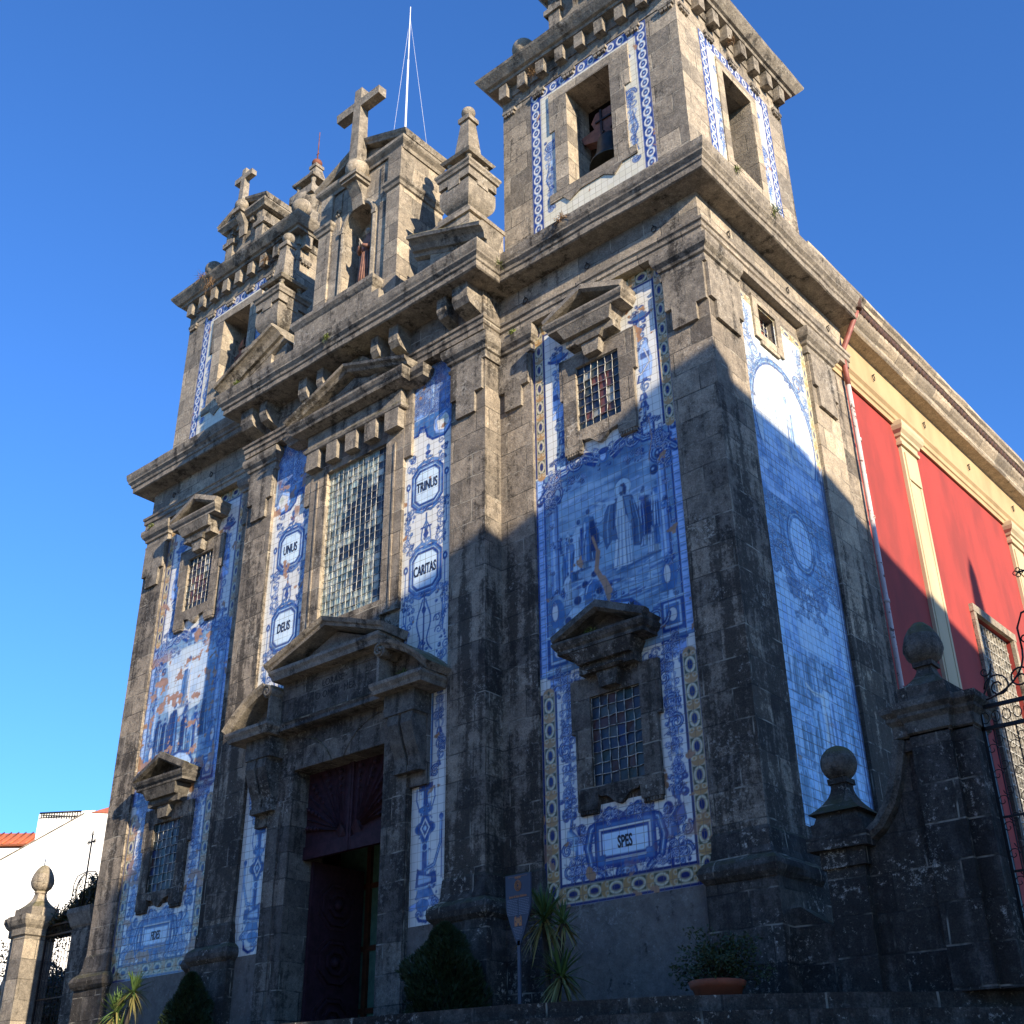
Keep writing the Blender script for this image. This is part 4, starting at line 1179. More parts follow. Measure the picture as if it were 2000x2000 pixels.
def glazing(parent, x0, x1, z0, z1, y, nx, nz, colf, bar=.009, wavy=.006, mat='lead', proud=.02, seed=0, axis='y'):
    r = random.Random(seed)
    m = MB(); g = .004
    for i in range(nx):
        for k in range(nz):
            a = x0 + (x1 - x0) * i / nx; b = x0 + (x1 - x0) * (i + 1) / nx
            c = z0 + (z1 - z0) * k / nz; d = z0 + (z1 - z0) * (k + 1) / nz
            t = [r.uniform(-.010, .010) for _ in range(4)]
            vs = [(a + g, y + t[0], c + g), (b - g, y + t[1], c + g), (b - g, y + t[2], d - g), (a + g, y + t[3], d - g)]
            if axis == 'x':
                vs = [(y - (v[1] - y), v[0], v[2]) for v in vs]
            m.add(vs, [(0, 1, 2, 3)], col=colf(i, k, r))
    m.build('pane', 'glass', parent, recalc=False)
    m = MB()
    def ln(p, q):
        n = 9; pts = []
        for t in range(n):
            f = t / (n - 1)
            u = [p[j] + (q[j] - p[j]) * f for j in range(2)]
            u = [u[0] + r.uniform(-wavy, wavy), u[1] + r.uniform(-wavy, wavy)]
            pts.append((u[0], y - proud + r.uniform(-.004, .004), u[1]) if axis == 'y' else (y + proud, u[0], u[1]))
        m.tube(pts, bar, 5)
    for i in range(nx + 1):
        x = x0 + (x1 - x0) * i / nx; ln((x, z0), (x, z1))
    for k in range(nz + 1):
        z = z0 + (z1 - z0) * k / nz; ln((x0, z), (x1, z))
    m.build('lattice', mat, parent)

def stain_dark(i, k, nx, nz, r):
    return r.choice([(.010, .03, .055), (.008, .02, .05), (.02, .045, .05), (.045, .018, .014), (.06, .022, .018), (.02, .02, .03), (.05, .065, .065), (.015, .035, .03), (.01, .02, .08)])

def stain(i, k, nx, nz, r):
    if i in (0, nx - 1) or k in (0, nz - 1):
        return r.choice([(.010, .03, .055), (.008, .02, .04), (.012, .035, .045), (.01, .015, .03)])
    return r.choice([(.16, .05, .032), (.11, .035, .025), (.42, .41, .34), (.34, .34, .29), (.03, .02, .03), (.012, .02, .05), (.05, .06, .05), (.10, .04, .028)])

def small_window(zb, zt, fz0, fz1, hood_z, lower, mat):
    """stone framed window with its own little pediment"""
    x0, x1 = 5.29, 6.23
    # frame: side, head, apron with the curved lower edge
    m = MB()
    fx0, fx1 = 5.0, 6.52
    yf = -.075
    m.box(fx0, x0, yf, .0, zb, fz1 - .0, .004); m.box(x1, fx1, yf, .0, zb, fz1, .004)
    m.box(x0, x1, yf, 0, zt, fz1, .003)
    # apron
    pts = [(fx0, zb), (fx0, fz0)]
    pts += [(fx0 + .36, fz0), (fx0 + .38, fz0 + .10)]
    for t in np.linspace(0, 1, 15):
        x = fx0 + .38 + t * (fx1 - fx0 - .76)
        z = fz0 + .17 - .16 * math.sin(PI * min(1, max(0, (t - .16) / .68))) ** 2 + (.03 if t in (0, 1) else 0)
        pts.append((x, z))
    pts += [(fx1 - .38, fz0 + .10), (fx1 - .36, fz0), (fx1, fz0), (fx1, zb)]
    m.prism(pts, 'y', yf - .004, 0)
    # ears at the head
    m.box(fx0 - .07, fx0, yf + .005, 0, fz1 - .85, fz1, .004); m.box(fx1, fx1 + .07, yf + .005, 0, fz1 - .85, fz1, .004)
    w = m.build('window', mat, church)
    # reveals
    m = MB(); d = .30
    m.box(x0 - .02, x0 + .004, yf + .01, d, zb, zt); m.box(x1 - .004, x1 + .02, yf + .01, d, zb, zt)
    m.box(x0 - .02, x1 + .02, yf + .01, d, zt - .004, zt + .02); m.box(x0 - .02, x1 + .02, yf + .01, d, zb - .02, zb + .004)
    m.build('reveal', 'stone_side', w)
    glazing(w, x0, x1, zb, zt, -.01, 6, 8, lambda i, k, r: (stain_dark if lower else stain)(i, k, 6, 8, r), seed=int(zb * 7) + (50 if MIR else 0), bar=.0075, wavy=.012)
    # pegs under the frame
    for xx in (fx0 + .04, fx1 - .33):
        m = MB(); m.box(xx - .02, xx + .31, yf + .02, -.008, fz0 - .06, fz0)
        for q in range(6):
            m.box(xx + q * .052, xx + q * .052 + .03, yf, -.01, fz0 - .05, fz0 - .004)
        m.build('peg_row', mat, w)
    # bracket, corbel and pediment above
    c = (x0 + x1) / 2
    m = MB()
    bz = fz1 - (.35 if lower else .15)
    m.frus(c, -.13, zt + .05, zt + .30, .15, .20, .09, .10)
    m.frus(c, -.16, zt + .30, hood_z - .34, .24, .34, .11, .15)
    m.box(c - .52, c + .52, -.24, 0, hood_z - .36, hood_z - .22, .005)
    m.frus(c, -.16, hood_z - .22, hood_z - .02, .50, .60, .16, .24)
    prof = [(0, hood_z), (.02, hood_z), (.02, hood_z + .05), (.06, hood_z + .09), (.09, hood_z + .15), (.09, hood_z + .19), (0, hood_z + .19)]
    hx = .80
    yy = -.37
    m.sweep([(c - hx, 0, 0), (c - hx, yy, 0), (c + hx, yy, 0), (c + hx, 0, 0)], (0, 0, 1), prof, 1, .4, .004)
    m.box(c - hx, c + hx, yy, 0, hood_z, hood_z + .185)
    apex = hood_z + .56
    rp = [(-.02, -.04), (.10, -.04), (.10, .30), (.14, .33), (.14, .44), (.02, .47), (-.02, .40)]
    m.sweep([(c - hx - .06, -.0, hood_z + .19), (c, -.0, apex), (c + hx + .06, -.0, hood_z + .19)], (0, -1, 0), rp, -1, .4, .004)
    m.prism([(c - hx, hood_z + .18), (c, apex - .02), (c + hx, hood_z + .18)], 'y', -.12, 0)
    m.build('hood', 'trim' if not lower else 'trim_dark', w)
    return w

def pilaster(name, x0, x1, yf, yb, mat, cap=True, base=True, slab=True, ztop=10.36, parent=None):
    m = MB(); m.box(x0, x1, yf, yb, -1.9, ztop)
    p = m.build(name, mat, parent or church)
    path = [(x0, yb, 0), (x0, yf, 0), (x1, yf, 0), (x1, yb, 0)]
    if cap:
        m = MB(); m.sweep(path, (0, 0, 1), CAPI, 1, .4, .005); m.build('capital', 'trim', p)
    if slab:
        m = MB(); t = .06; w = x1 - x0
        m.prism([(x0 + .02, 9.78), (x0 + .02, 9.12), (x0 + .14 * w + .05, 9.12), (x0 + .14 * w + .05, 8.68), (x1 - .14 * w - .10, 8.68), (x1 - .14 * w - .10, 9.12), (x1 - .04, 9.12), (x1 - .04, 9.78)], 'y', yf - t, yf)
        m.build('stepped_slab', 'trim', p)
    if base:
        m = MB(); m.sweep(path, (0, 0, 1), TORUS, 1, .25, .012)
        m.build('torus', 'stone_dark', p)
        m = MB(); m.box(x0 - .12, x1 + .12, yf - .10, yb, -1.9, -.33); m.build('plinth', 'stone_dark', p)
    return p

def urn(parent, cx, cy, z0, s=1.0):
    """corner finial: square cup on a slab, four balusters, canopy and obelisk with a ball"""
    m = MB()
    m.box(cx - .43, cx + .43, cy - .43, cy + .43, z0 - .03, z0 + .04, .006)
    m.lathe(cx, cy, [(.20, z0 + .04), (.22, z0 + .07), (.11, z0 + .12), (.12, z0 + .19)], 16)
    q = lambda t: .11 + .30 * math.sin(t * PI / 2)
    for k in range(8):
        a, b = k / 8, (k + 1) / 8
        za, zb = z0 + .17 + .38 * (1 - math.cos(a * PI / 2)), z0 + .17 + .38 * (1 - math.cos(b * PI / 2))
        m.frus(cx, cy, za, zb, q(a), q(b))
    m.box(cx - .41, cx + .41, cy - .41, cy + .41, z0 + .548, z0 + .80); m.box(cx - .37, cx + .37, cy - .37, cy + .37, z0 + .8, z0 + 1.10)
    for (a_, b_) in ((-1, -1), (1, -1), (1, 1), (-1, 1)):
        m.box(cx + a_ * .29 - .135, cx + a_ * .29 + .135, cy + b_ * .29 - .135, cy + b_ * .29 + .135, z0 + .88, z0 + 1.06)
    m.box(cx - .43, cx + .43, cy - .16, cy + .16, z0 + .76, z0 + 1.02); m.box(cx - .16, cx + .16, cy - .43, cy + .43, z0 + .76, z0 + 1.02)
    m.box(cx - .42, cx + .42, cy - .42, cy + .42, z0 + .97, z0 + 1.10)
    m.sweep([(cx - .41, cy - .41, 0), (cx + .41, cy - .41, 0), (cx + .41, cy + .41, 0), (cx - .41, cy + .41, 0)], (0, 0, 1),
            [(0, z0 + 1.08), (.05, z0 + 1.10), (.06, z0 + 1.16), (.09, z0 + 1.20), (.09, z0 + 1.25), (0, z0 + 1.26)], 1, 0, .004, closed=True)
    m.box(cx - .42, cx + .42, cy - .42, cy + .42, z0 + 1.1, z0 + 1.255)
    bal = [(.06, 0), (.075, .03), (.05, .07), (.085, .13), (.085, .18), (.04, .26), (.035, .29), (.07, .31), (.07, .35)]
    for sx, sy in ((-1, -1), (1, -1), (1, 1), (-1, 1)):
        m.lathe(cx + sx * .26, cy + sy * .26, [(r, z0 + 1.26 + z) for r, z in bal], 12)
    m.lathe(cx, cy, [(.12, z0 + 1.26), (.12, z0 + 1.60)], 10)
    m.frus(cx, cy, z0 + 1.60, z0 + 1.66, .38, .42); m.frus(cx, cy, z0 + 1.66, z0 + 1.84, .41, .26)
    m.frus(cx, cy, z0 + 1.84, z0 + 2.86, .21, .115)
    m.box(cx - .16, cx + .16, cy - .16, cy + .16, z0 + 2.86, z0 + 2.98, .004); m.frus(cx, cy, z0 + 2.98, z0 + 3.06, .15, .09)
    m.sphere((cx, cy, z0 + 3.18), .155, 18, 12)
    return m.build('urn_finial', 'trim', parent)

def cross(parent, cx, cy, zb, zt, arm_z, half, t, name='stone_cross'):
    m = MB(); t0 = t * 1.15
    m.frus(cx, cy, zb, zt, t0, t * .92)
    m.box(cx - half, cx + half, cy - t * .95, cy + t * .95, arm_z - t, arm_z + t, .01)
    return m.build(name, 'trim', parent)

# --- main walls
def walls():
    # tower bay wall with two window openings
    m = MB()
    xs = [3.40, 5.29, 6.23, 8.03]
    holes = [(1.36, 2.76), (7.60, 8.93)]
    m.box(xs[0], xs[1], 0, .5, -1.9, 11.36); m.box(xs[2], xs[3], 0, .5, -1.9, 11.36)
    zz = [-1.9, holes[0][0]], [holes[0][1], holes[1][0]], [holes[1][1], 11.36]
    for a, b in zz:
        m.box(xs[1], xs[2], 0, .5, a, b)
    # side wall of the tower with its window opening
    m.box(7.55, 8.03, .5, 1.73, -1.9, 11.36); m.box(7.55, 8.03, 2.36, 5.2, -1.9, 11.36)
    m.box(7.55, 8.03, 1.73, 2.36, -1.9, 9.33); m.box(7.55, 8.03, 1.73, 2.36, 9.98, 11.36)
    w = m.build('wall', 'stone', church)
    # cement skirting below the tiles
    m = MB(); m.box(4.27, 7.27, -.02, 0, -1.9, -.285); m.build('cement_skirting', 'render', w)
    m = MB(); m.box(3.4, 8.0, .5, 5.2, 11.3, 11.37); m.box(5.1, 6.4, .34, .36, 1.2, 9.2); m.box(7.5, 7.52, 1.6, 2.5, 9.2, 10.1); m.build('backing', 'dark', w)
walls()
MIR = True; walls(); MIR = False

def centre_wall():
    m = MB()
    y0, y1 = -.42, .3
    m.box(-3.4, -1.2, y0, y1, -1.9, 11.36); m.box(1.2, 3.4, y0, y1, -1.9, 11.36)
    m.box(-1.2, 1.2, y0, y1, 2.83, 5.61); m.box(-1.2, -.885, y0, y1, 5.61, 9.01); m.box(.885, 1.2, y0, y1, 5.61, 9.01)
    m.box(-1.2, 1.2, y0, y1, 9.01, 11.36)
    w = m.build('wall', 'stone', church)
    for sx in (-1, 1):
        a, b = sorted((sx * 1.82, sx * 2.65))
        m = MB(); m.box(a, b, y0 - .015, y0, -1.9, -.285); m.build('cement_patch', 'render', w)
    # vestibule behind the door, dark room behind the big window
    m = MB()
    m.box(-2.4, -2.3, .3, 5, -1.9, 4); m.box(2.3, 2.4, .3, 5, -1.9, 4); m.box(-2.4, 2.4, 5, 5.1, -1.9, 4); m.box(-2.4, 2.4, .3, 5, 4, 4.1)
    m.build('vestibule', 'dark', w)
    m = MB(); m.box(-1.1, 1.1, -.36, -.33, 5.4, 9.2); m.build('backing', 'dark', w)
centre_wall()

# --- pilasters
def pils():
    pilaster('pilaster', 3.51, 4.27, -.07, .0, 'stone')
    pilaster('main_pilaster', 2.65, 3.51, -.50, .0, 'stone')
    p = pilaster('corner_pilaster', 7.27, 8.11, -.07, 1.0, 'stone', slab=False)
    m = MB()
    m.prism([(7.29, 9.78), (7.29, 9.12), (7.42, 9.12), (7.42, 8.68), (7.90, 8.68), (7.90, 9.02), (8.10, 9.02), (8.10, 9.78)], 'y', -.13, -.07)
    m.prism([(-.07, 9.78), (-.07, 9.06), (.10, 9.06), (.10, 8.70), (.82, 8.70), (.82, 9.10), (.98, 9.10), (.98, 9.78)], 'x', 8.11, 8.17)
    m.build('stepped_slab', 'trim', p)
    m = MB(); m.box(8.03, 8.11, 3.45, 4.42, -1.9, 10.36); q = m.build('side_pilaster', 'stone_side', church)
    m = MB(); m.sweep([(8.0, 3.45, 0), (8.11, 3.45, 0), (8.11, 4.42, 0), (8.0, 4.42, 0)], (0, 0, 1), CAPI, 1, .4, .005); m.build('capital', 'trim', q)
    m = MB()
    m.prism([(3.47, 9.78), (3.47, 9.10), (3.60, 9.10), (3.60, 8.68), (4.26, 8.68), (4.26, 9.10), (4.40, 9.10), (4.40, 9.78)], 'x', 8.11, 8.17)
    m.build('stepped_slab', 'trim', q)
pils()
MIR = True; pils(); MIR = False

# --- entablature all round the front
def entab():
    outer = [(-8.11, 5.2, 0), (-8.11, -.07, 0), (-3.51, -.07, 0)]
    for sx in (-1, 1):
        pts = [(sx * 8.08, 5.2, 0), (sx * 8.08, -.075, 0), (sx * 3.45, -.075, 0)]
        sd = 1 if sx < 0 else -1
        m = MB(); m.sweep(pts, (0, 0, 1), ARCH, sd, .5, .005)
        m.box(min(sx * 8.1, sx * 3.4), max(sx * 8.1, sx * 3.4), -.09, -.0, 10.34, 11.36)
        m.box(min(sx * 8.03, sx * 8.10), max(sx * 8.03, sx * 8.10), -.0, 5.2, 10.34, 11.36)
        a = m.build('architrave', 'stone_tower', church)
        m = MB(); m.sweep(pts, (0, 0, 1), CORN, sd, .5, .009); m.build('cornice', 'trim', church)
        m = MB()
        for k in range(3):     # iron rings hanging on the frieze
            x = sx * (4.2 + k * 1.5)
            m.tube([(x + .05 * math.cos(t), -.11, 11.02 + .06 * math.sin(t)) for t in np.linspace(0, 2 * PI, 11)], .009, 5)
            m.tube([(x, -.08, 11.08), (x, -.14, 11.09)], .012, 5)
        if sx > 0:
            for y in (.9, 3.0, 4.6):
                m.tube([(8.12, y + .05 * math.cos(t), 11.02 + .06 * math.sin(t)) for t in np.linspace(0, 2 * PI, 11)], .009, 5)
                m.tube([(8.08, y, 11.08), (8.15, y, 11.09)], .012, 5)
        m.build('iron_ring', 'iron', a)
    # centre part, breaking forward
    m = MB()
    m.box(-3.52, 3.52, -.56, .0, 10.36, 11.36)
    m.sweep([(-3.50, 0, 0), (-3.50, -.55, 0), (3.50, -.55, 0), (3.50, 0, 0)], (0, 0, 1), ARCH, 1, .5, .006)
    a = m.build('architrave', 'stone', church)
    yb = -.78
    m = MB()
    m.sweep([(-3.50, 0, 0), (-3.50, yb, 0), (3.50, yb, 0), (3.50, 0, 0)], (0, 0, 1), [(p[0] - .04 if p[0] else 0, p[1]) for p in CORN], 1, .5, .009)
    m.box(-3.5, 3.5, yb, 0, 11.37, 11.96)
    m.build('cornice', 'trim', church)
    for sx in (-1, 1):
        for (c, w, zb, yf) in ((3.27, .40, 10.92, -.97), (2.74, .24, 10.93, -.93), (1.40, .26, 10.88, -.93), (.84, .20, 10.90, -.93)):
            m = MB(); x = sx * c
            m.prism([(-.5, 11.37), (yf, 11.37), (yf, zb + .12), (yf + .08, zb), (-.56, zb - .10)], 'x', x - w / 2, x + w / 2)
            m.build('bracket', 'trim', a)
    # round-headed niche in the middle of the frieze
    m = MB()
    pts = [(.52 * math.cos(t), 10.86 + .5 * math.sin(t)) for t in np.linspace(0, PI, 15)]
    pin = [(.42 * math.cos(t), 10.86 + .40 * math.sin(t)) for t in np.linspace(PI, 0, 15)]
    m.prism(pts + pin, 'y', -.70, -.56); m.build('niche_arch', 'trim', a)
entab()

# --- great broken pediment with its urns
def broken():
    prof = [(-.02, .0), (.06, .34), (.14, .36), (.14, .44), (.24, .50), (.30, .60), (.30, .66), (.36, .68), (.42, .62), (.42, .0)]
    m = MB()
    m.sweep([(4.02, -.70, 11.86), (2.02, -.70, 12.66)], (0, -1, 0), prof, 1, .5, .008)
    m.prism([(3.85, 11.9), (2.06, 11.9), (2.06, 12.66)], 'y', -.95, -.1)
    p = m.build('broken_pediment', 'trim', church)
    m = MB()
    m.box(2.50, 3.56, -1.02, -.0, 11.9, 13.05); m.box(2.45, 3.62, -1.07, .0, 13.05, 13.14, .006); m.frus(3.05, -.52, 13.14, 13.34, .50, .40)
    m.build('pedestal', 'stone_tower', p)
    urn(p, 3.02, -.5, 13.34)
broken()
MIR = True; broken(); MIR = False

# --- the upper centrepiece with the niche
def centrepiece():
    hw = 1.33; yf = -.80
    arch = [(-.40 + .37 * -1 + .37, 12)]
    ax, ar, az = -.03, .47, 15.00
    poly = [(-hw, 11.9), (-hw, 16.42), (hw, 16.42), (hw, 11.9), (ax + ar, 11.9), (ax + ar, az)]
    poly += [(ax + ar * math.cos(t), az + ar * 1.15 * math.sin(t)) for t in np.linspace(0, PI, 15)[1:]]
    poly += [(ax - ar, 11.9)]
    m = MB(); m.prism(poly, 'y', yf, yf + .45)
    m.box(-hw, hw, yf + .45, .47, 11.9, 16.42)
    for s in (-1, 1):
        a, b = sorted((s * .93, s * 1.33)); m.box(a - .01 if s < 0 else a, b if s < 0 else b + .01, yf - .08, yf + .0, 12.4, 16.42)
        m.box(*sorted((s * .66, s * .93)), yf - .03, yf, 12.4, 16.3)
    c = m.build('centrepiece', 'stone_tower', church)
    # arch moulding of the niche
    m = MB()
    path = [(ax - ar, yf, 12.9), (ax - ar, yf, az)] + [(ax + ar * math.cos(t), yf, az + ar * 1.15 * math.sin(t)) for t in np.linspace(PI, 0, 13)[1:]] + [(ax + ar, yf, 12.9)]
    m.sweep(path, (0, -1, 0), [(.0, 0), (.0, .05), (.05, .07), (.12, .04), (.12, 0)], -1, 0, .002)
    m.box(ax - ar - .13, ax - ar, yf - .08, yf, az - .02, az + .10); m.box(ax + ar, ax + ar + .13, yf - .08, yf, az - .02, az + .10)
    m.build('niche_moulding', 'trim', c)
    m = MB()
    S = [(0, 15.28), (.04, 15.30), (.06, 15.38), (.10, 15.42), (.10, 15.50), (0, 15.52)]
    m.sweep([(-hw, .47, 0), (-hw, yf - .08, 0), (-.93, yf - .08, 0), (-.93, yf, 0)], (0, 0, 1), S, 1, .4, .004)
    m.build('string_course', 'trim', c)
    m = MB(); m.sweep([(hw, .47, 0), (hw, yf - .08, 0), (.93, yf - .08, 0), (.93, yf, 0)], (0, 0, 1), S, -1, .4, .004)
    m.build('string_course', 'trim', c)
    m = MB()
    T = [(0, 16.40), (.03, 16.40), (.05, 16.48), (.12, 16.54), (.15, 16.58), (.15, 16.66), (0, 16.68)]
    m.sweep([(-hw, .40, 0), (-hw, yf - .02, 0), (hw, yf - .02, 0), (hw, .40, 0)], (0, 0, 1), T, 1, .4, .005)
    m.box(-hw, hw, yf, .42, 16.4, 16.67)
    R = [(0, -.6), (.05, .0), (.05, .72), (.12, .78), (.16, .86), (.20, .88), (.20, -.6)]
    R = [(0, -1.30), (.06, -1.30), (.06, .0), (.12, .06), (.14, .10), (.20, .16), (.20, -1.30)]
    m.sweep([(-1.50, yf, 16.66), (0, yf, 17.30), (1.50, yf, 16.66)], (0, -1, 0), [(0, -1.20), (0, .10), (.05, .12), (.09, .16), (.14, .18), (.14, -1.20)], -1, .4, .005)
    m.prism([(-1.35, 16.66), (0, 17.28), (1.35, 16.66)], 'y', yf + .06, .38)
    m.build('gable', 'trim', c)
    # bracket, ball and cross
    m = MB()
    m.prism([(yf, 15.45), (yf - .10, 15.42), (yf - .16, 15.72), (yf - .36, 16.02), (yf, 16.02)], 'x', -.17, .17)
    m.box(-.24, .24, yf - .42, yf, 16.00, 16.08); m.box(-.28, .28, yf - .46, yf, 16.08, 16.17, .004)
    m.build('keystone_bracket', 'trim', c)
    m = MB(); m.lathe(.02, yf - .2, [(.12, 16.15), (.16, 16.2), (.13, 16.24)], 16); m.sphere((.02, yf - .2, 16.44), .28, 28, 16); m.build('ball', 'stone_tower', c)
    cross(c, .0, yf - .2, 16.66, 18.98, 18.48, .73, .125)
    # parapet in front
    m = MB()
    m.box(-1.62, .86, -1.10, yf, 11.9, 12.68); m.box(.86, 1.08, -1.10, yf, 11.9, 12.42)
    m.sweep([(-1.62, yf, 0), (-1.62, -1.08, 0), (.86, -1.08, 0), (.86, yf, 0)], (0, 0, 1), [(0, 12.60), (.05, 12.66), (.10, 12.74), (.10, 12.84), (0, 12.86)], 1, .4, .006)
    m.box(-1.62, .86, -1.08, yf, 12.6, 12.85)
    m.build('parapet', 'trim', c)
    # carved relief star above the niche
    m = MB()
    for k in range(7):
        a = 2 * PI * k / 7; m.sphere((-.75 + .07 * math.cos(a), yf - .05, 15.72 + .09 * math.sin(a)), .038, 8, 6)
    m.build('relief_flower', 'trim', c)
    # flagpole and guys fixed behind
    m = MB(); m.tube([(.02, .42, 16.6), (.02, .42, 21.3)], .030, 8, .024); m.tube([(.02, .42, 21.3), (.02, .42, 23.3)], .020, 8, .011)
    p = m.build('mast', 'pole', c)
    m = MB(); m.tube([(.02, .42, 22.9), (-.62, .42, 17.0)], .0035, 4); m.tube([(.02, .42, 22.9), (.95, .42, 16.8)], .0035, 4)
    m.build('guy_wire', 'pole', c)
centrepiece()

# --- the statue in the niche: a robed figure of stone, hands together at the breast
def statue():
    cx, cy, z0 = .14, -.60, 13.22
    o = thing('statue', 'small painted stone statue of a robed saint with joined hands inside the top niche', 'statue', loc=(0, 0, 0))
    bm = bmesh.new()
    V = []
    def v(x, y, z, r):
        V.append((x, y, z, r)); return len(V) - 1
    n0 = v(cx, cy, z0 + .75, .17); n1 = v(cx, cy, z0 + .40, .20); n2 = v(cx, cy, z0 + .05, .23); n3 = v(cx, cy, z0 + 1.10, .16); n4 = v(cx, cy, z0 + 1.30, .15)
    n5 = v(cx, cy - .02, z0 + 1.43, .06); n6 = v(cx, cy - .03, z0 + 1.56, .095); n7 = v(cx, cy - .02, z0 + 1.66, .08)
    e = [(n0, n1), (n1, n2), (n0, n3), (n3, n4), (n4, n5), (n5, n6), (n6, n7)]
    for s in (-1, 1):
        a = v(cx + s * .20, cy, z0 + 1.30, .085); b = v(cx + s * .25, cy - .04, z0 + 1.06, .075); c = v(cx + s * .13, cy - .20, z0 + .98, .055); d = v(cx + s * .03, cy - .26, z0 + 1.05, .035)
        e += [(n4, a), (a, b), (b, c), (c, d)]
    me = bpy.data.meshes.new('body'); me.from_pydata([q[:3] for q in V], e, [])
    b = bpy.data.objects.new('body', me); COL.objects.link(b)
    md = b.modifiers.new('skin', 'SKIN')
    me.skin_vertices[0].data[0].use_root = True
    for i, q in enumerate(V):
        me.skin_vertices[0].data[i].radius = (q[3], q[3])
    b.modifiers.new('sub', 'SUBSURF').levels = 2
    b.modifiers['sub'].render_levels = 2
    dg = bpy.context.evaluated_depsgraph_get()
    m2 = bpy.data.meshes.new_from_object(b.evaluated_get(dg)); bpy.data.objects.remove(b)
    m2.name = 'body'; m2.materials.clear(); m2.materials.append(M['statue'])
    for p in m2.polygons: p.use_smooth = True
    b = bpy.data.objects.new('body', m2); COL.objects.link(b); b.parent = o
    # mantle folds
    m = MB()
    for k in range(9):
        t = -1.9 + k * .42
        x = cx + .21 * math.sin(t * .7); y = cy - .21 * math.cos(t * .7)
        m.tube([(x * 1.0, y, z0), (cx + (x - cx) * .9, cy + (y - cy) * .9, z0 + .45), (cx + (x - cx) * .75, cy + (y - cy) * .78, z0 + .9)], .04, 7, .02)
    m.build('robe_folds', 'statue', o)
    m = MB(); m.sphere((cx, cy - .05, z0 + 1.56), .085, 16, 12, 1.15); m.tube([(cx, cy - .13, z0 + 1.58), (cx, cy - .155, z0 + 1.545), (cx, cy - .13, z0 + 1.535)], .012, 6)
    m.build('face', 'statue_skin', o)
    m = MB()
    for s in (-1, 1):
        m.tube([(cx + s * .035, cy - .24, z0 + 1.02), (cx + s * .012, cy - .29, z0 + 1.12)], .028, 8, .018)
        for f in range(4):
            m.tube([(cx + s * .012, cy - .275 + f * .014, z0 + 1.10), (cx + s * .004, cy - .315 + f * .016, z0 + 1.20 - f * .012)], .010, 5, .006)
        m.tube([(cx + s * .025, cy - .25, z0 + 1.07), (cx + s * .01, cy - .23, z0 + 1.14)], .010, 5, .007)
    m.build('hands', 'statue_skin', o)
statue()

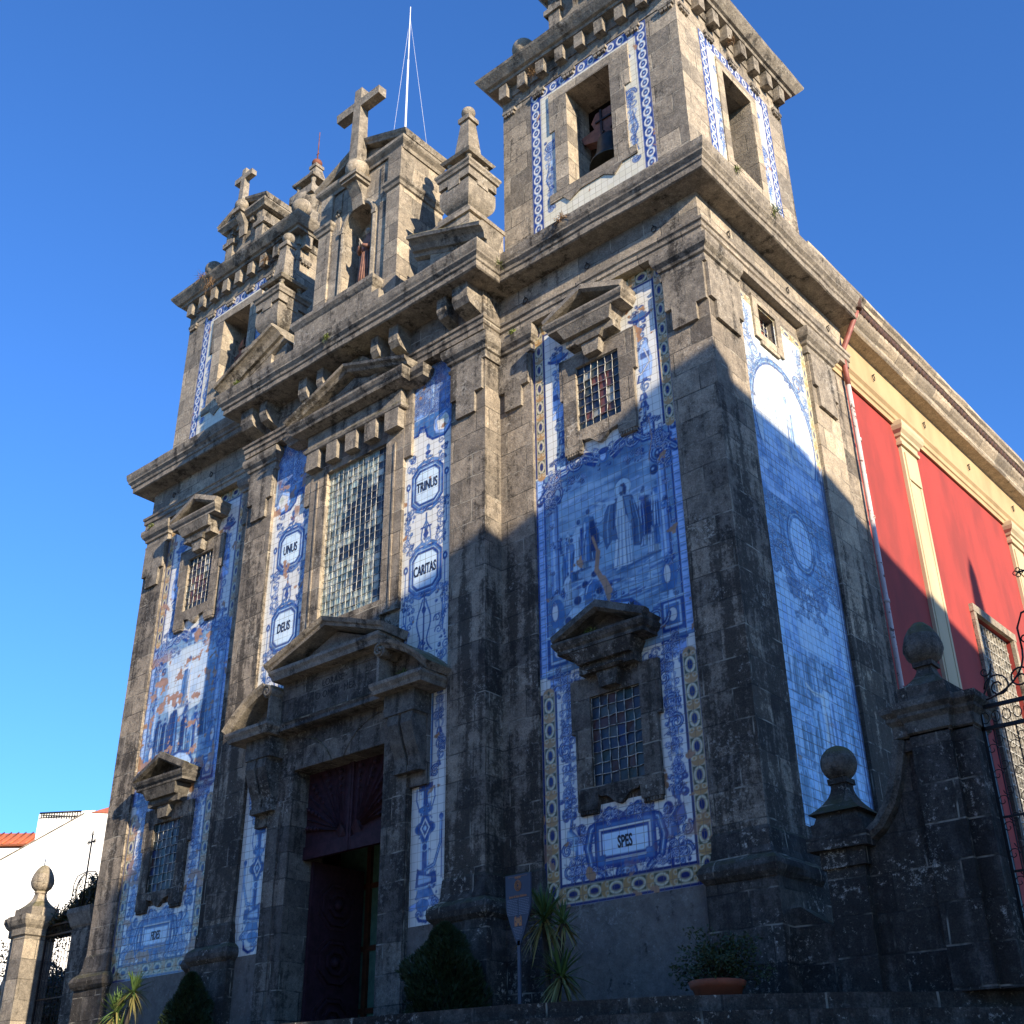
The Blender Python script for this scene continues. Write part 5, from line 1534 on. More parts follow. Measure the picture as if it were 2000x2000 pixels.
# --- main window
def main_window():
    x0, x1, z0, z1 = -.883, .883, 5.61, 9.005
    yf = -.50
    m = MB()
    for s in (-1, 1):
        a, b = sorted((s * .885, s * 1.38)); m.box(a, b, yf, -.42, 5.30, 9.0, .004)
        a, b = sorted((s * 1.12, s * 1.16)); m.box(a, b, yf - .02, yf, 5.35, 8.9)
        a, b = sorted((s * 1.38, s * 1.58)); m.box(a, b, yf + .01, -.42, 8.45, 10.0, .004)
    m.box(-1.38, 1.38, yf, -.42, 9.0, 9.98); m.box(-.885, .885, yf, -.42, 5.2, 5.61)
    w = m.build('window', 'stone', church, 'tall main window with a pale leaded grid and a dark double cross in the glass')
    m = MB(); d = -.12
    m.box(x0 - .02, x0 + .004, yf + .01, d, z0, z1); m.box(x1 - .004, x1 + .02, yf + .01, d, z0, z1); m.box(x0, x1, yf + .01, d, z1 - .004, z1 + .02); m.box(x0, x1, yf + .01, d, z0 - .02, z0 + .004)
    m.build('reveal', 'stone_side', w)
    nx, nz = 12, 22
    def cf(i, k, r):
        kk = nz - 1 - k
        dark = False
        if i in (6, 7) and 3 <= kk <= 18: dark = True
        if kk in (5, 6, 7) and (4 <= i <= 9) and not (kk == 5 and i < 8): dark = True
        if kk in (8, 9) and 3 <= i <= 8: dark = True
        if kk in (11, 12, 13) and (3 <= i <= 10) and not (kk == 11 and i < 7) and not (kk == 13 and i > 8): dark = True
        if i >= nx - 1: dark = dark or r.random() < .7
        if i == nx - 2 and r.random() < .3: dark = True
        if dark:
            return r.choice([(.008, .03, .06), (.012, .04, .075), (.006, .02, .045)])
        v = r.uniform(.65, 1.15)
        return r.choice([(.42 * v, .50 * v, .42 * v), (.52 * v, .57 * v, .47 * v), (.34 * v, .44 * v, .40 * v), (.58 * v, .60 * v, .50 * v), (.06, .12, .14) if r.random() < .35 else (.46 * v, .52 * v, .44 * v)])
    glazing(w, x0, x1, z0, z1, -.40, nx, nz, cf, bar=.0062, wavy=.010, proud=.03, seed=3)
    # dentils
    for k in range(5):
        m = MB(); c = -1.18 + k * .60 - .02
        c = (-1.20, -.60, -.02, .56, 1.17)[k]; hw = .15 if k in (0, 4) else .16
        m.box(c - hw - (.04 if k in (0, 4) else 0), c + hw + (.04 if k in (0, 4) else 0), yf - .17, yf, 9.14, 9.58, .006)
        m.build('dentil', 'trim', w)
    m = MB()
    m.sweep([(-1.42, yf + .02, 0), (-1.42, yf - .16, 0), (1.42, yf - .16, 0), (1.42, yf + .02, 0)], (0, 0, 1), [(0, 9.56), (.03, 9.58), (.05, 9.64), (.02, 9.68), (.0, 9.70)], 1, .4, .004)
    m.box(-1.40, 1.40, yf - .15, yf, 9.57, 10.03)
    zc = 10.03
    m.sweep([(-1.45, -.45, 0), (-1.45, yf - .18, 0), (1.45, yf - .18, 0), (1.45, -.45, 0)], (0, 0, 1), [(0, zc - .05), (.22, zc), (.24, zc + .06), (.28, zc + .10), (.32, zc + .16), (.32, zc + .21), (0, zc + .21)], 1, .4, .005)
    m.sweep([(-1.85, -.45, 0), (-1.85, yf, 0), (1.85, yf, 0), (1.85, -.45, 0)], (0, 0, 1), [(0, zc - .05), (.18, zc), (.20, zc + .06), (.26, zc + .12), (.28, zc + .20), (0, zc + .21)], 1, .4, .005)
    m.box(-1.85, 1.85, yf, -.42, zc - .06, zc + .2)
    m.sweep([(-1.78, -.5, zc + .20), (0, -.5, zc + .84), (1.78, -.5, zc + .20)], (0, -1, 0), [(0, 0), (.05, .38), (.10, .42), (.13, .50), (.18, .52), (.20, 0)], -1, .4, .006)
    m.prism([(-1.6, zc + .2), (0, zc + .82), (1.6, zc + .2)], 'y', -.70, -.45)
    m.build('hood', 'trim', w)
main_window()

# --- portal
def portal():
    yf = -.52
    m = MB()
    for s in (-1, 1):
        a, b = sorted((s * 1.2, s * 1.82)); m.box(a, b, yf, -.42, -1.9, 3.5, .004)
        a, b = sorted((s * 1.48, s * 1.80)); m.box(a, b, yf - .03, yf, -1.9, 2.3)
        a, b = sorted((s * 1.82, s * 2.22)); m.box(a, b, yf + .01, -.42, 1.92, 3.5, .004)
        # reveal
        a, b = sorted((s * 1.195, s * 1.22)); m.box(a, b, yf + .01, .3, -1.9, 2.83)
    m.box(-1.2, 1.2, yf, -.42, 2.81, 3.5)
    m.box(-1.19, 1.19, yf + .01, .3, 2.805, 2.835)
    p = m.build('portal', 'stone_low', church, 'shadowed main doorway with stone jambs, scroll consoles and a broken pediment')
    # engraved arcs on the lintel
    m = MB()
    m.tube([(-1.15 + 1.1 * math.sin(t), yf - .005, 2.35 + 1.05 * math.cos(t)) for t in np.linspace(0.05, 1.15, 12)], .014, 5)
    m.tube([(1.15 - 1.1 * math.sin(t), yf - .005, 2.35 + 1.05 * math.cos(t)) for t in np.linspace(0.05, 1.15, 12)], .014, 5)
    m.build('arc_groove', 'trim_dark', p)
    # entablature with the carved words
    m = MB()
    m.box(-1.42, 1.42, -.74, -.42, 3.50, 4.46)
    m.sweep([(-1.42, -.42, 0), (-1.42, -.74, 0), (1.42, -.74, 0), (1.42, -.42, 0)], (0, 0, 1), [(0, 3.5), (.05, 3.52), (.03, 3.60), (.06, 3.66), (0, 3.70)], 1, .4, .004)
    m.box(-1.30, 1.30, -.755, -.74, 4.33, 4.36); m.box(-1.30, -1.27, -.755, -.74, 3.78, 4.33); m.box(1.27, 1.30, -.755, -.74, 3.78, 4.33)
    e = m.build('inscribed_entablature', 'stone_low', p)
    text_obj('LORASE \u00b7', .05, -.742, 4.20, .13, p, 'carved', .9, .0)
    text_obj('D OMIN \u00b7 MEA', .10, -.742, 3.98, .13, p, 'carved', .9, .0)
    # central gable
    m = MB(); zc = 4.45
    m.sweep([(-1.42, -.42, 0), (-1.42, -.98, 0), (1.42, -.98, 0), (1.42, -.42, 0)], (0, 0, 1), [(0, zc), (.02, zc), (.04, zc + .08), (.08, zc + .14), (.08, zc + .20), (0, zc + .2)], 1, .4, .006)
    m.box(-1.42, 1.42, -.98, -.42, zc, zc + .19)
    m.sweep([(-1.56, -.42, zc + .18), (0, -.42, zc + .72), (1.56, -.42, zc + .18)], (0, -1, 0), [(0, 0), (.03, .60), (.08, .62), (.10, .66), (.17, .70), (.17, 0)], -1, .4, .006)
    m.prism([(-1.4, zc + .18), (0, zc + .70), (1.4, zc + .18)], 'y', -.72, -.42)
    m.build('gable', 'trim', p)
    for s in (-1, 1):
        m = MB()
        zo = 3.48
        def X(v): return s * v
        def seq(ps): return ps if s > 0 else ps[::-1]
        pts = seq([(X(1.44), -.42, 0), (X(1.44), -1.02, 0), (X(2.55), -1.02, 0), (X(2.55), -.42, 0)])
        m.sweep(pts, (0, 0, 1), [(0, zo), (.02, zo), (.04, zo + .07), (.08, zo + .13), (.08, zo + .19), (0, zo + .19)], 1, .3, .005)
        m.box(min(X(1.44), X(2.55)), max(X(1.44), X(2.55)), -1.02, -.42, zo, zo + .185)
        # curved half pediment ending in a scroll
        ar = [(X(2.66 - 1.22 * (1 - math.cos(t))), -.42, zo + .19 + .70 * math.sin(t)) for t in np.linspace(.0, 1.25, 10)]
        ar = [(X(2.66), -.42, zo + .19), (X(2.40), -.42, zo + .42), (X(2.12), -.42, zo + .62), (X(1.84), -.42, zo + .76), (X(1.56), -.42, zo + .84)]
        m.sweep(ar, (0, -1, 0), [(0, 0), (0, .58), (.05, .62), (.08, .66), (.13, .68), (.13, 0)], 1 * (1 if s > 0 else -1), .2, .004)
        m.tube([(X(1.52 + .11 * (1 - k / 22) * math.cos(k * .5 + 1.2)), -1.04, zo + .80 + .11 * (1 - k / 22) * math.sin(k * .5 + 1.2)) for k in range(20)], .028, 6)
        q = [(X(1.52 + .12 * math.cos(t)), zo + .80 + .12 * math.sin(t)) for t in np.linspace(0, 2 * PI, 15)[:-1]]
        m.prism(q if s > 0 else q[::-1], 'y', -1.02, -.42)
        m.box(min(X(1.44), X(1.50)), max(X(1.44), X(1.50)), -1.0, -.42, zo + .18, zo + .92)
        tym = [(X(1.5), zo + .15), (X(2.6), zo + .15), (X(2.40), zo + .42), (X(2.12), zo + .62), (X(1.84), zo + .76), (X(1.5), zo + .85)]
        m.prism(tym, 'y', -.60, -.42)
        m.build('pediment_wing', 'trim' , p)
        # consoles
        m = MB()
        a, b = sorted((s * 1.52, s * 2.24)); m.box(a, b, -.86, -.5, 3.10, 3.48, .004)
        a, b = sorted((s * 1.60, s * 2.18)); m.frus((a + b) / 2, -.62, 2.98, 3.10, .24, .33, .14, .22)
        for c in (1.74, 2.06):
            m.prism([(-.5, 3.10), (-.84, 3.10), (-.86, 2.92), (-.76, 2.62), (-.66, 2.40), (-.64, 2.24), (-.5, 2.22)], 'x', s * c - .13, s * c + .13)
            m.box(s * c - .15, s * c + .15, -.66, -.5, 2.14, 2.24, .004)
        m.build('console', 'trim_dark', p)
    # carved screen over the door
    m = MB()
    m.box(-1.2, 1.2, -.13, -.08, 1.25, 2.85); m.box(-1.2, 1.2, -.17, -.12, 1.25, 1.48); m.box(-.06, .06, -.175, -.12, 1.25, 2.85); m.box(-.012, .012, -.185, -.17, 1.25, 2.85)
    for s in (-1, 1):
        for k in range(9):
            a = .06 + k * .165
            p0 = (s * .20, 1.62); lx = s * math.sin(a) ; lz = math.cos(a)
            ln = min(1.16 / max(.2, abs(lx) + 1e-6) , 1.16 / max(.25, lz)); ln = min(ln, 1.30)
            if lx: ln = min(ln, (1.16 - .20) / abs(lx) if abs(lx) > .05 else 9)
            q0 = Vector((p0[0] + lx * .12, -.15, p0[1] + lz * .12)); q1 = Vector((p0[0] + lx * ln, -.15, min(2.80, p0[1] + lz * ln)))
            d = (q1 - q0).normalized(); nn = Vector((d.z, 0, -d.x))
            w0, w1 = .012, .055 if k % 2 == 0 else .03
            yy = -.20 if k % 2 == 0 else -.165
            vs = [q0 - nn * w0, q0 + nn * w0, q1 + nn * w1, q1 - nn * w1]
            vs = [(v.x, -.12, v.z) for v in vs] + [(q0.x, yy, q0.z), (q1.x, yy, q1.z)]
            m.add(vs, [(0, 4, 5, 3), (1, 2, 5, 4), (0, 1, 4), (3, 5, 2), (0, 3, 2, 1)])
            if k % 2 == 0:
                for t in range(4):
                    u = q0.lerp(q1, .55 + t * .12); m.sphere((u.x, -.185, u.z), .030 + .006 * t, 8, 6)
        m.add([(s * .30, -.20, 1.62), (s * .20, -.20, 1.75), (s * .09, -.20, 1.62), (s * .10, -.12, 1.5), (s * .30, -.12, 1.5)], [(0, 1, 2, 3, 4)])
    m.build('fan_screen', 'wood', p)
    # open door leaf folded back against the left jamb
    def leaf(s):
        m = MB()
        x = s * 1.14
        a, b = sorted((x, x - s * .07)); m.box(a, b, .0, 1.22, -1.88, 1.24)
        xi = x - s * .07
        for zc in (.55, -.42, -1.38):
            for rr, dd in ((.46, .02), (.38, .05), (.22, .06)):
                oc = [(.61 + rr * 1.05 * math.cos(PI / 8 + PI / 4 * k), zc + rr * math.sin(PI / 8 + PI / 4 * k)) for k in range(8)]
                ic = [(.61 + (rr - .05) * 1.05 * math.cos(PI / 8 + PI / 4 * k), zc + (rr - .05) * math.sin(PI / 8 + PI / 4 * k)) for k in range(8)]
                for k in range(8):
                    k2 = (k + 1) % 8
                    q = [oc[k], oc[k2], ic[k2], ic[k]]
                    m.prism(q, 'x', xi, xi - s * dd)
            m.sphere((xi, .61, zc), .10, 10, 8)
        return m
    leaf(-1).build('door_leaf', 'wood', p)
    leaf(1).build('door_leaf', 'wood', p)
    # inner porch: brown frame, green cloth, glazed grid
    m = MB(); y = 1.35
    for (a, b) in ((-2.2, -1.9), (-.42, -.30), (.30, .42), (1.9, 2.2), (-1.1, -1.0), (1.0, 1.1)):
        m.box(a, b, y - .05, y + .03, -1.9, 1.9)
    for z in (-1.2, -.15, .95, 1.85):
        m.box(-2.2, 2.2, y - .03, y + .03, z, z + .09)
    m.box(-2.3, 2.3, y - .05, y + .05, 1.9, 2.9)
    ip = m.build('inner_porch', 'wood_warm', p)
    m = MB(); m.box(-.98, -.44, y + .0, y + .02, -1.9, 1.85); m.box(-2.2, -1.1, y, y + .02, -1.9, 1.85); m.build('green_cloth', 'green_pane', p)
portal()

# --- windows of the tower bays
def bay_windows():
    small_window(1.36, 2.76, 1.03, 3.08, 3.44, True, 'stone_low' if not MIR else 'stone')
    small_window(7.60, 8.93, 7.20, 9.22, 9.66, False, 'stone')
bay_windows()
MIR = True; bay_windows(); MIR = False

# --- painted tile panels
hol = [(5.02, 6.50, 1.10, 3.05), (5.02, 6.50, 7.36, 9.2)]
cv = bay_panel(1, .0135); cv.mesh('tile_panel', church, -.006, holes=hol, label='tall blue and white tile picture on the right bay with a robed preacher and the word SPES')
cv = bay_panel(-1, .020); cv.mesh('tile_panel', church, -.006, holes=hol, mir=True, label='tall blue tile picture on the left bay, worn with many orange losses')
cv = strip_panel(1, .0135); cv.mesh('tile_strip', church, -.427, label='white tile strip right of the main window with TRINUS and CARITAS', holes=[(1.3, 2.19, 2.06, 3.5)])
cv = strip_panel(-1, .018); cv.mesh('tile_strip', church, -.427, mir=True, label='white tile strip left of the main window with UNUS and DEUS', holes=[(1.3, 2.19, 2.06, 3.5)])
cv = side_panel(.0165); cv.mesh('side_tile_panel', church, 8.036, mat='tile_side', axis='x', holes=[(1.74, 2.34, 9.34, 9.96)], label='tall blue tile picture on the side of the right tower')
text_obj('SPES', 5.77, -.008, .50, .17, church, 'letter', .56, .006)
text_obj('FIDES', -5.77, -.008, .50, .16, church, 'letter', .56, .004)
text_obj('PER TURBAM', 5.93, -.008, 4.08, .10, church, 'letter', .62, .004)
text_obj('TRINUS', 1.98, -.429, 7.65, .20, church, 'letter', .56, .004)
text_obj('CARITAS', 1.98, -.429, 5.90, .20, church, 'letter', .50, .004)
text_obj('UNUS', -1.98, -.429, 7.65, .20, church, 'letter', .58, .004)
text_obj('DEUS', -1.98, -.429, 5.90, .20, church, 'letter', .58, .004)

# --- small window in the tower side
def side_window():
    m = MB(); x = 8.03
    m.box(x, x + .05, 1.55, 1.73, 9.18, 10.14); m.box(x, x + .05, 2.36, 2.54, 9.18, 10.14); m.box(x, x + .05, 1.73, 2.36, 9.98, 10.14); m.box(x, x + .05, 1.73, 2.36, 9.10, 9.33)
    w = m.build('window', 'stone_side', church, 'tiny square window high on the tower side above the tile picture')
    def cf(i, k, r):
        if i > 3: return (.02, .03, .10)
        return (.30, .085, .06) if (i + k) % 2 else (.04, .04, .05)
    glazing(w, 1.73, 2.36, 9.33, 9.98, x - .16, 5, 5, cf, bar=.010, seed=5, axis='x')
side_window()
# ------------------------------------------------------------------ belfries
def belfry():
    x0, x1, y0, y1, z0, z1 = 3.47, 7.99, .14, 4.26, 11.9, 17.1
    ox0, ox1, oz0, oz1 = 5.22, 6.33, 13.48, 16.06
    t = .75
    m = MB()
    # front and back walls with openings
    for (ya, yb) in ((y0, y0 + t), (y1 - t, y1)):
        m.box(x0, ox0, ya, yb, z0, z1); m.box(ox1, x1, ya, yb, z0, z1); m.box(ox0, ox1, ya, yb, z0, oz0); m.box(ox0, ox1, ya, yb, oz1, z1)
    oy0, oy1, sz0, sz1 = 1.70, 2.80, 13.48, 15.95
    for (xa, xb) in ((x0, x0 + t), (x1 - t, x1)):
        m.box(xa, xb, y0 + t, oy0, z0, z1); m.box(xa, xb, oy1, y1 - t, z0, z1); m.box(xa, xb, oy0, oy1, z0, sz0); m.box(xa, xb, oy0, oy1, sz1, z1)
    b = m.build('belfry', 'stone_tower', church, 'belfry of the left tower, small with distance' if MIR else 'big belfry of the right tower at the top of the picture')
    m = MB(); m.box(x0 + t, x1 - t, y0 + t, y1 - t, 12.2, 12.4); m.box(x0 + t, x1 - t, y0 + t, y1 - t, 16.9, 17.0); m.build('floor', 'dark', b)
    # front tile field
    mir = MIR
    cv = belfry_panel(4.25, 7.27, 12.2, 16.66, .018 if not mir else .024, 801)
    cv.mesh('tile_panel', b, y0 - .006, holes=[(4.95, 6.62, 13.3, 16.2)], mir=mir)
    if not mir:
        cv = belfry_panel(.93, 3.63, 12.2, 16.55, .018, 803)
        cv.mesh('tile_panel', b, x1 + .006, mat='tile_side', axis='x', holes=[(1.5, 3.0, 12.9, 16.15)])
    else:
        cv = belfry_panel(.93, 3.63, 12.2, 16.55, .024, 804)
        cv.mesh('tile_panel', b, -x0 + .006, mat='tile_side', axis='x', holes=[(1.5, 3.0, 12.9, 16.15)])
    # frames of rough stone
    m = MB()
    yf = y0 - .035
    m.box(4.90, ox0, yf, y0, 13.5, 16.06, .006); m.box(ox1, 6.68, yf, y0, 13.5, 16.06, .006)
    m.box(4.90, 6.68, yf, y0, 16.06, 16.30, .006); m.prism([(4.72, 13.5), (4.72, 13.28), (5.05, 13.28), (5.2, 13.10), (5.5, 13.24), (6.05, 13.24), (6.3, 13.08), (6.5, 13.28), (6.85, 13.28), (6.85, 13.5)], 'y', yf, y0)
    m.box(4.76, 4.90, yf, y0, 15.2, 16.30, .004); m.box(6.68, 6.82, yf, y0, 15.2, 16.30, .004)
    m.build('opening_frame', 'stone_tower', b)
    if not MIR:
        m = MB(); xf = x1 + .035
        m.box(x1, xf, 1.48, 1.70, 13.3, 16.2, .005); m.box(x1, xf, 2.80, 3.02, 13.3, 16.2, .005); m.box(x1, xf, 1.70, 2.80, 15.95, 16.2, .005); m.box(x1, xf, 1.48, 3.02, 12.85, 13.48, .005)
        m.build('opening_frame', 'stone_side', b)
    # cornice
    C = [(0, 17.02), (.03, 17.02), (.03, 17.30), (.22, 17.32), (.24, 17.38), (.30, 17.40), (.38, 17.50), (.44, 17.58), (.46, 17.64), (0, 17.70)]
    m = MB()
    m.sweep([(x0, y0, 0), (x1, y0, 0), (x1, y1, 0), (x0, y1, 0)], (0, 0, 1), C, 1, .45, .008, closed=True)
    m.box(x0, x1, y0, y1, 17.05, 17.68)
    m.build('cornice', 'trim', b)
    # dentils on three faces
    def dent(xa, xb, ya, yb):
        m = MB(); m.box(xa, xb, ya, yb, 16.92, 17.30, .006); m.build('corbel', 'trim', b)
    n = 9
    for k in range(n):
        c = x0 + .16 + k * (x1 - x0 - .32) / (n - 1)
        dent(c - .11, c + .11, y0 - .20, y0)
    for k in range(8):
        c = y0 + .18 + k * (y1 - y0 - .36) / 7
        if not MIR: dent(x1, x1 + .20, c - .11, c + .11)
        else: dent(x0 - .20, x0, c - .11, c + .11)
    # stepped frieze and pegs
    m = MB(); m.box(x0, x1, y0 - .02, y0, 16.68, 16.95); m.build('frieze_band', 'trim', b)
    for k in range(6):
        c = x0 + .2 + k * (x1 - x0 - .4) / 5
        m = MB(); m.box(c - .17, c + .17, y0 - .07, y0, 16.56, 16.64, .004)
        for q in range(3):
            m.box(c - .14 + q * .10, c - .07 + q * .10, y0 - .06, y0 - .0, 16.48, 16.57)
        m.build('peg_block', 'trim', b)
    for k in range(5):
        c = y0 + .25 + k * (y1 - y0 - .5) / 4
        xa = x1 if not MIR else x0 - .07
        m = MB(); m.box(xa, xa + .07, c - .17, c + .17, 16.56, 16.64, .004)
        for q in range(3):
            m.box(xa, xa + .06, c - .14 + q * .10, c - .07 + q * .10, 16.48, 16.57)
        m.build('peg_block', 'trim', b)
    # corner balls
    for (cx, cy) in ((3.86, .42), (7.62, .42), (3.86, 4.0), (7.62, 4.0)):
        m = MB(); m.frus(cx, cy, 17.65, 18.25, .22, .16); m.lathe(cx, cy, [(.12, 18.25), (.15, 18.32), (.10, 18.42)], 14); m.sphere((cx, cy, 18.66), .27, 24, 14)
        m.build('corner_ball', 'stone_tower', b)
    # little gabled dormer with ball and cross, front and side
    cx = 5.73; yf = .0
    m = MB()
    m.box(cx - .78, cx + .78, yf + .10, yf + .95, 17.65, 19.0)
    for s in (-1, 1):
        m.box(*sorted((cx + s * .50, cx + s * .80)), yf, yf + .12, 17.65, 18.55); m.box(*sorted((cx + s * .42, cx + s * .90)), yf - .05, yf + .3, 18.55, 18.70, .004)
        m.box(*sorted((cx + s * .55, cx + s * .78)), yf - .03, yf + .12, 18.70, 19.02)
        m.tube([(cx + s * (.95 + .1 * math.cos(a)), yf + .15, 17.85 + .12 * math.sin(a)) for a in np.linspace(0, 5.4, 12)], .05, 6)
    for k in range(5):
        m.box(cx - .66 + k * .29, cx - .66 + k * .29 + .14, yf - .04, yf + .1, 18.90, 19.06, .004)
    zc = 19.04
    m.sweep([(cx - .82, yf + .95, 0), (cx - .82, yf, 0), (cx + .82, yf, 0), (cx + .82, yf + .95, 0)], (0, 0, 1), [(0, zc), (.10, zc + .02), (.14, zc + .08), (.20, zc + .14), (.20, zc + .20), (0, zc + .2)], 1, .4, .004)
    m.box(cx - .8, cx + .8, yf, yf + .95, zc, zc + .19)
    m.sweep([(cx - 1.04, yf, zc + .19), (cx, yf, zc + .60), (cx + 1.04, yf, zc + .19)], (0, -1, 0), [(0, -1.0), (0, .10), (.04, .13), (.07, .18), (.13, .20), (.13, -1.0)], -1, .4, .004)
    m.prism([(cx - .95, zc + .18), (cx, zc + .58), (cx + .95, zc + .18)], 'y', yf + .05, yf + 1.0)
    g = m.build('gabled_dormer', 'trim', b)
    m = MB(); m.prism([(yf, 18.55), (yf - .08, 18.50), (yf - .12, 18.85), (yf - .30, 19.18), (yf, 19.2)], 'x', cx - .12, cx + .12)
    m.box(cx - .18, cx + .18, yf - .36, yf, 19.18, 19.30, .004); m.build('bracket', 'trim', g)
    m = MB(); m.sphere((cx, yf - .18, 19.48), .20, 22, 14); m.build('ball', 'stone_tower', g)
    cross(g, cx, yf - .18, 19.62, 20.80, 20.50, .38, .085)
    # central pinnacle
    c0, c1 = 5.73, 2.2
    m = MB()
    m.frus(c0, c1, 17.65, 20.0, 1.5, .55); m.box(c0 - .55, c0 + .55, c1 - .55, c1 + .55, 20.0, 20.4)
    m.lathe(c0, c1, [(.2, 20.4), (.35, 20.55), (.55, 20.9), (.58, 21.2)], 18); m.box(c0 - .5, c0 + .5, c1 - .5, c1 + .5, 21.1, 21.4)
    for s in (-1, 1):
        for q in (-1, 1):
            m.lathe(c0 + s * .32, c1 + q * .32, [(.07, 21.4), (.10, 21.5), (.05, 21.65), (.09, 21.8)], 10)
    m.frus(c0, c1, 21.8, 21.88, .46, .48); m.frus(c0, c1, 21.88, 22.10, .46, .24); m.frus(c0, c1, 22.10, 22.55, .22, .12); m.box(c0 - .16, c0 + .16, c1 - .16, c1 + .16, 22.55, 22.66)
    p = m.build('pinnacle', 'trim', b)
    m = MB(); m.sphere((c0, c1, 22.80), .16, 18, 12); m.build('ball', 'rust', p)
    m = MB(); m.tube([(c0, c1, 22.9), (c0, c1, 24.1)], .022, 6, .012); m.tube([(c0 - .06, c1, 23.2), (c0 + .06, c1, 23.2)], .015, 5); m.build('lightning_rod', 'rust', p)
    return b
belfry()
MIR = True; belfry(); MIR = False

# --- bells: they hang in the belfries, things of their own
def bell(cx, cy, label):
    o = thing('bell', label, 'bell', 'bells hanging in the belfry openings')
    z = 13.95
    m = MB(); m.lathe(cx, cy, [(.49, z), (.47, z + .07), (.39, z + .18), (.33, z + .42), (.305, z + .66), (.28, z + .73), (.2, z + .79), (.05, z + .80)], 28)
    m.lathe(cx, cy, [(.46, z + .002), (.30, z + .3)], 28)
    m.build('body', 'bell', o)
    m = MB(); m.tube([(cx, cy, z + .5), (cx, cy, z + .0)], .02, 6); m.sphere((cx, cy, z + .02), .06, 10, 8); m.build('clapper', 'iron', o)
    m = MB()
    m.prism([(cx - .62, z + .95), (cx - .70, z + 1.15), (cx - .35, z + 1.20), (cx - .42, z + 1.40), (cx - .30, z + 1.60), (cx + .30, z + 1.60), (cx + .42, z + 1.40), (cx + .35, z + 1.20), (cx + .70, z + 1.15), (cx + .62, z + .95), (cx + .2, z + .80), (cx - .2, z + .80)], 'y', cy - .10, cy + .10)
    m.build('headstock', 'headstock', o)
    m = MB()
    for s in (-.16, .16):
        m.box(cx + s - .025, cx + s + .025, cy - .13, cy - .10, z + .7, z + 1.62)
    m.box(cx - .3, cx + .3, cy - .14, cy - .11, z + 1.30, z + 1.34); m.sphere((cx - .1, cy - .14, z + .95), .03, 8, 6); m.sphere((cx + .1, cy - .14, z + .95), .03, 8, 6)
    m.tube([(cx - .56, cy, z + 1.05), (cx - .75, cy, z + 1.05)], .03, 6); m.tube([(cx + .56, cy, z + 1.05), (cx + .75, cy, z + 1.05)], .03, 6)
    m.build('iron_strap', 'iron', o)
bell(5.90, .70, 'dark bronze bell under a reddish headstock in the front opening of the right belfry')
bell(-5.80, .66, 'bell with reddish headstock half seen in the front opening of the left belfry')

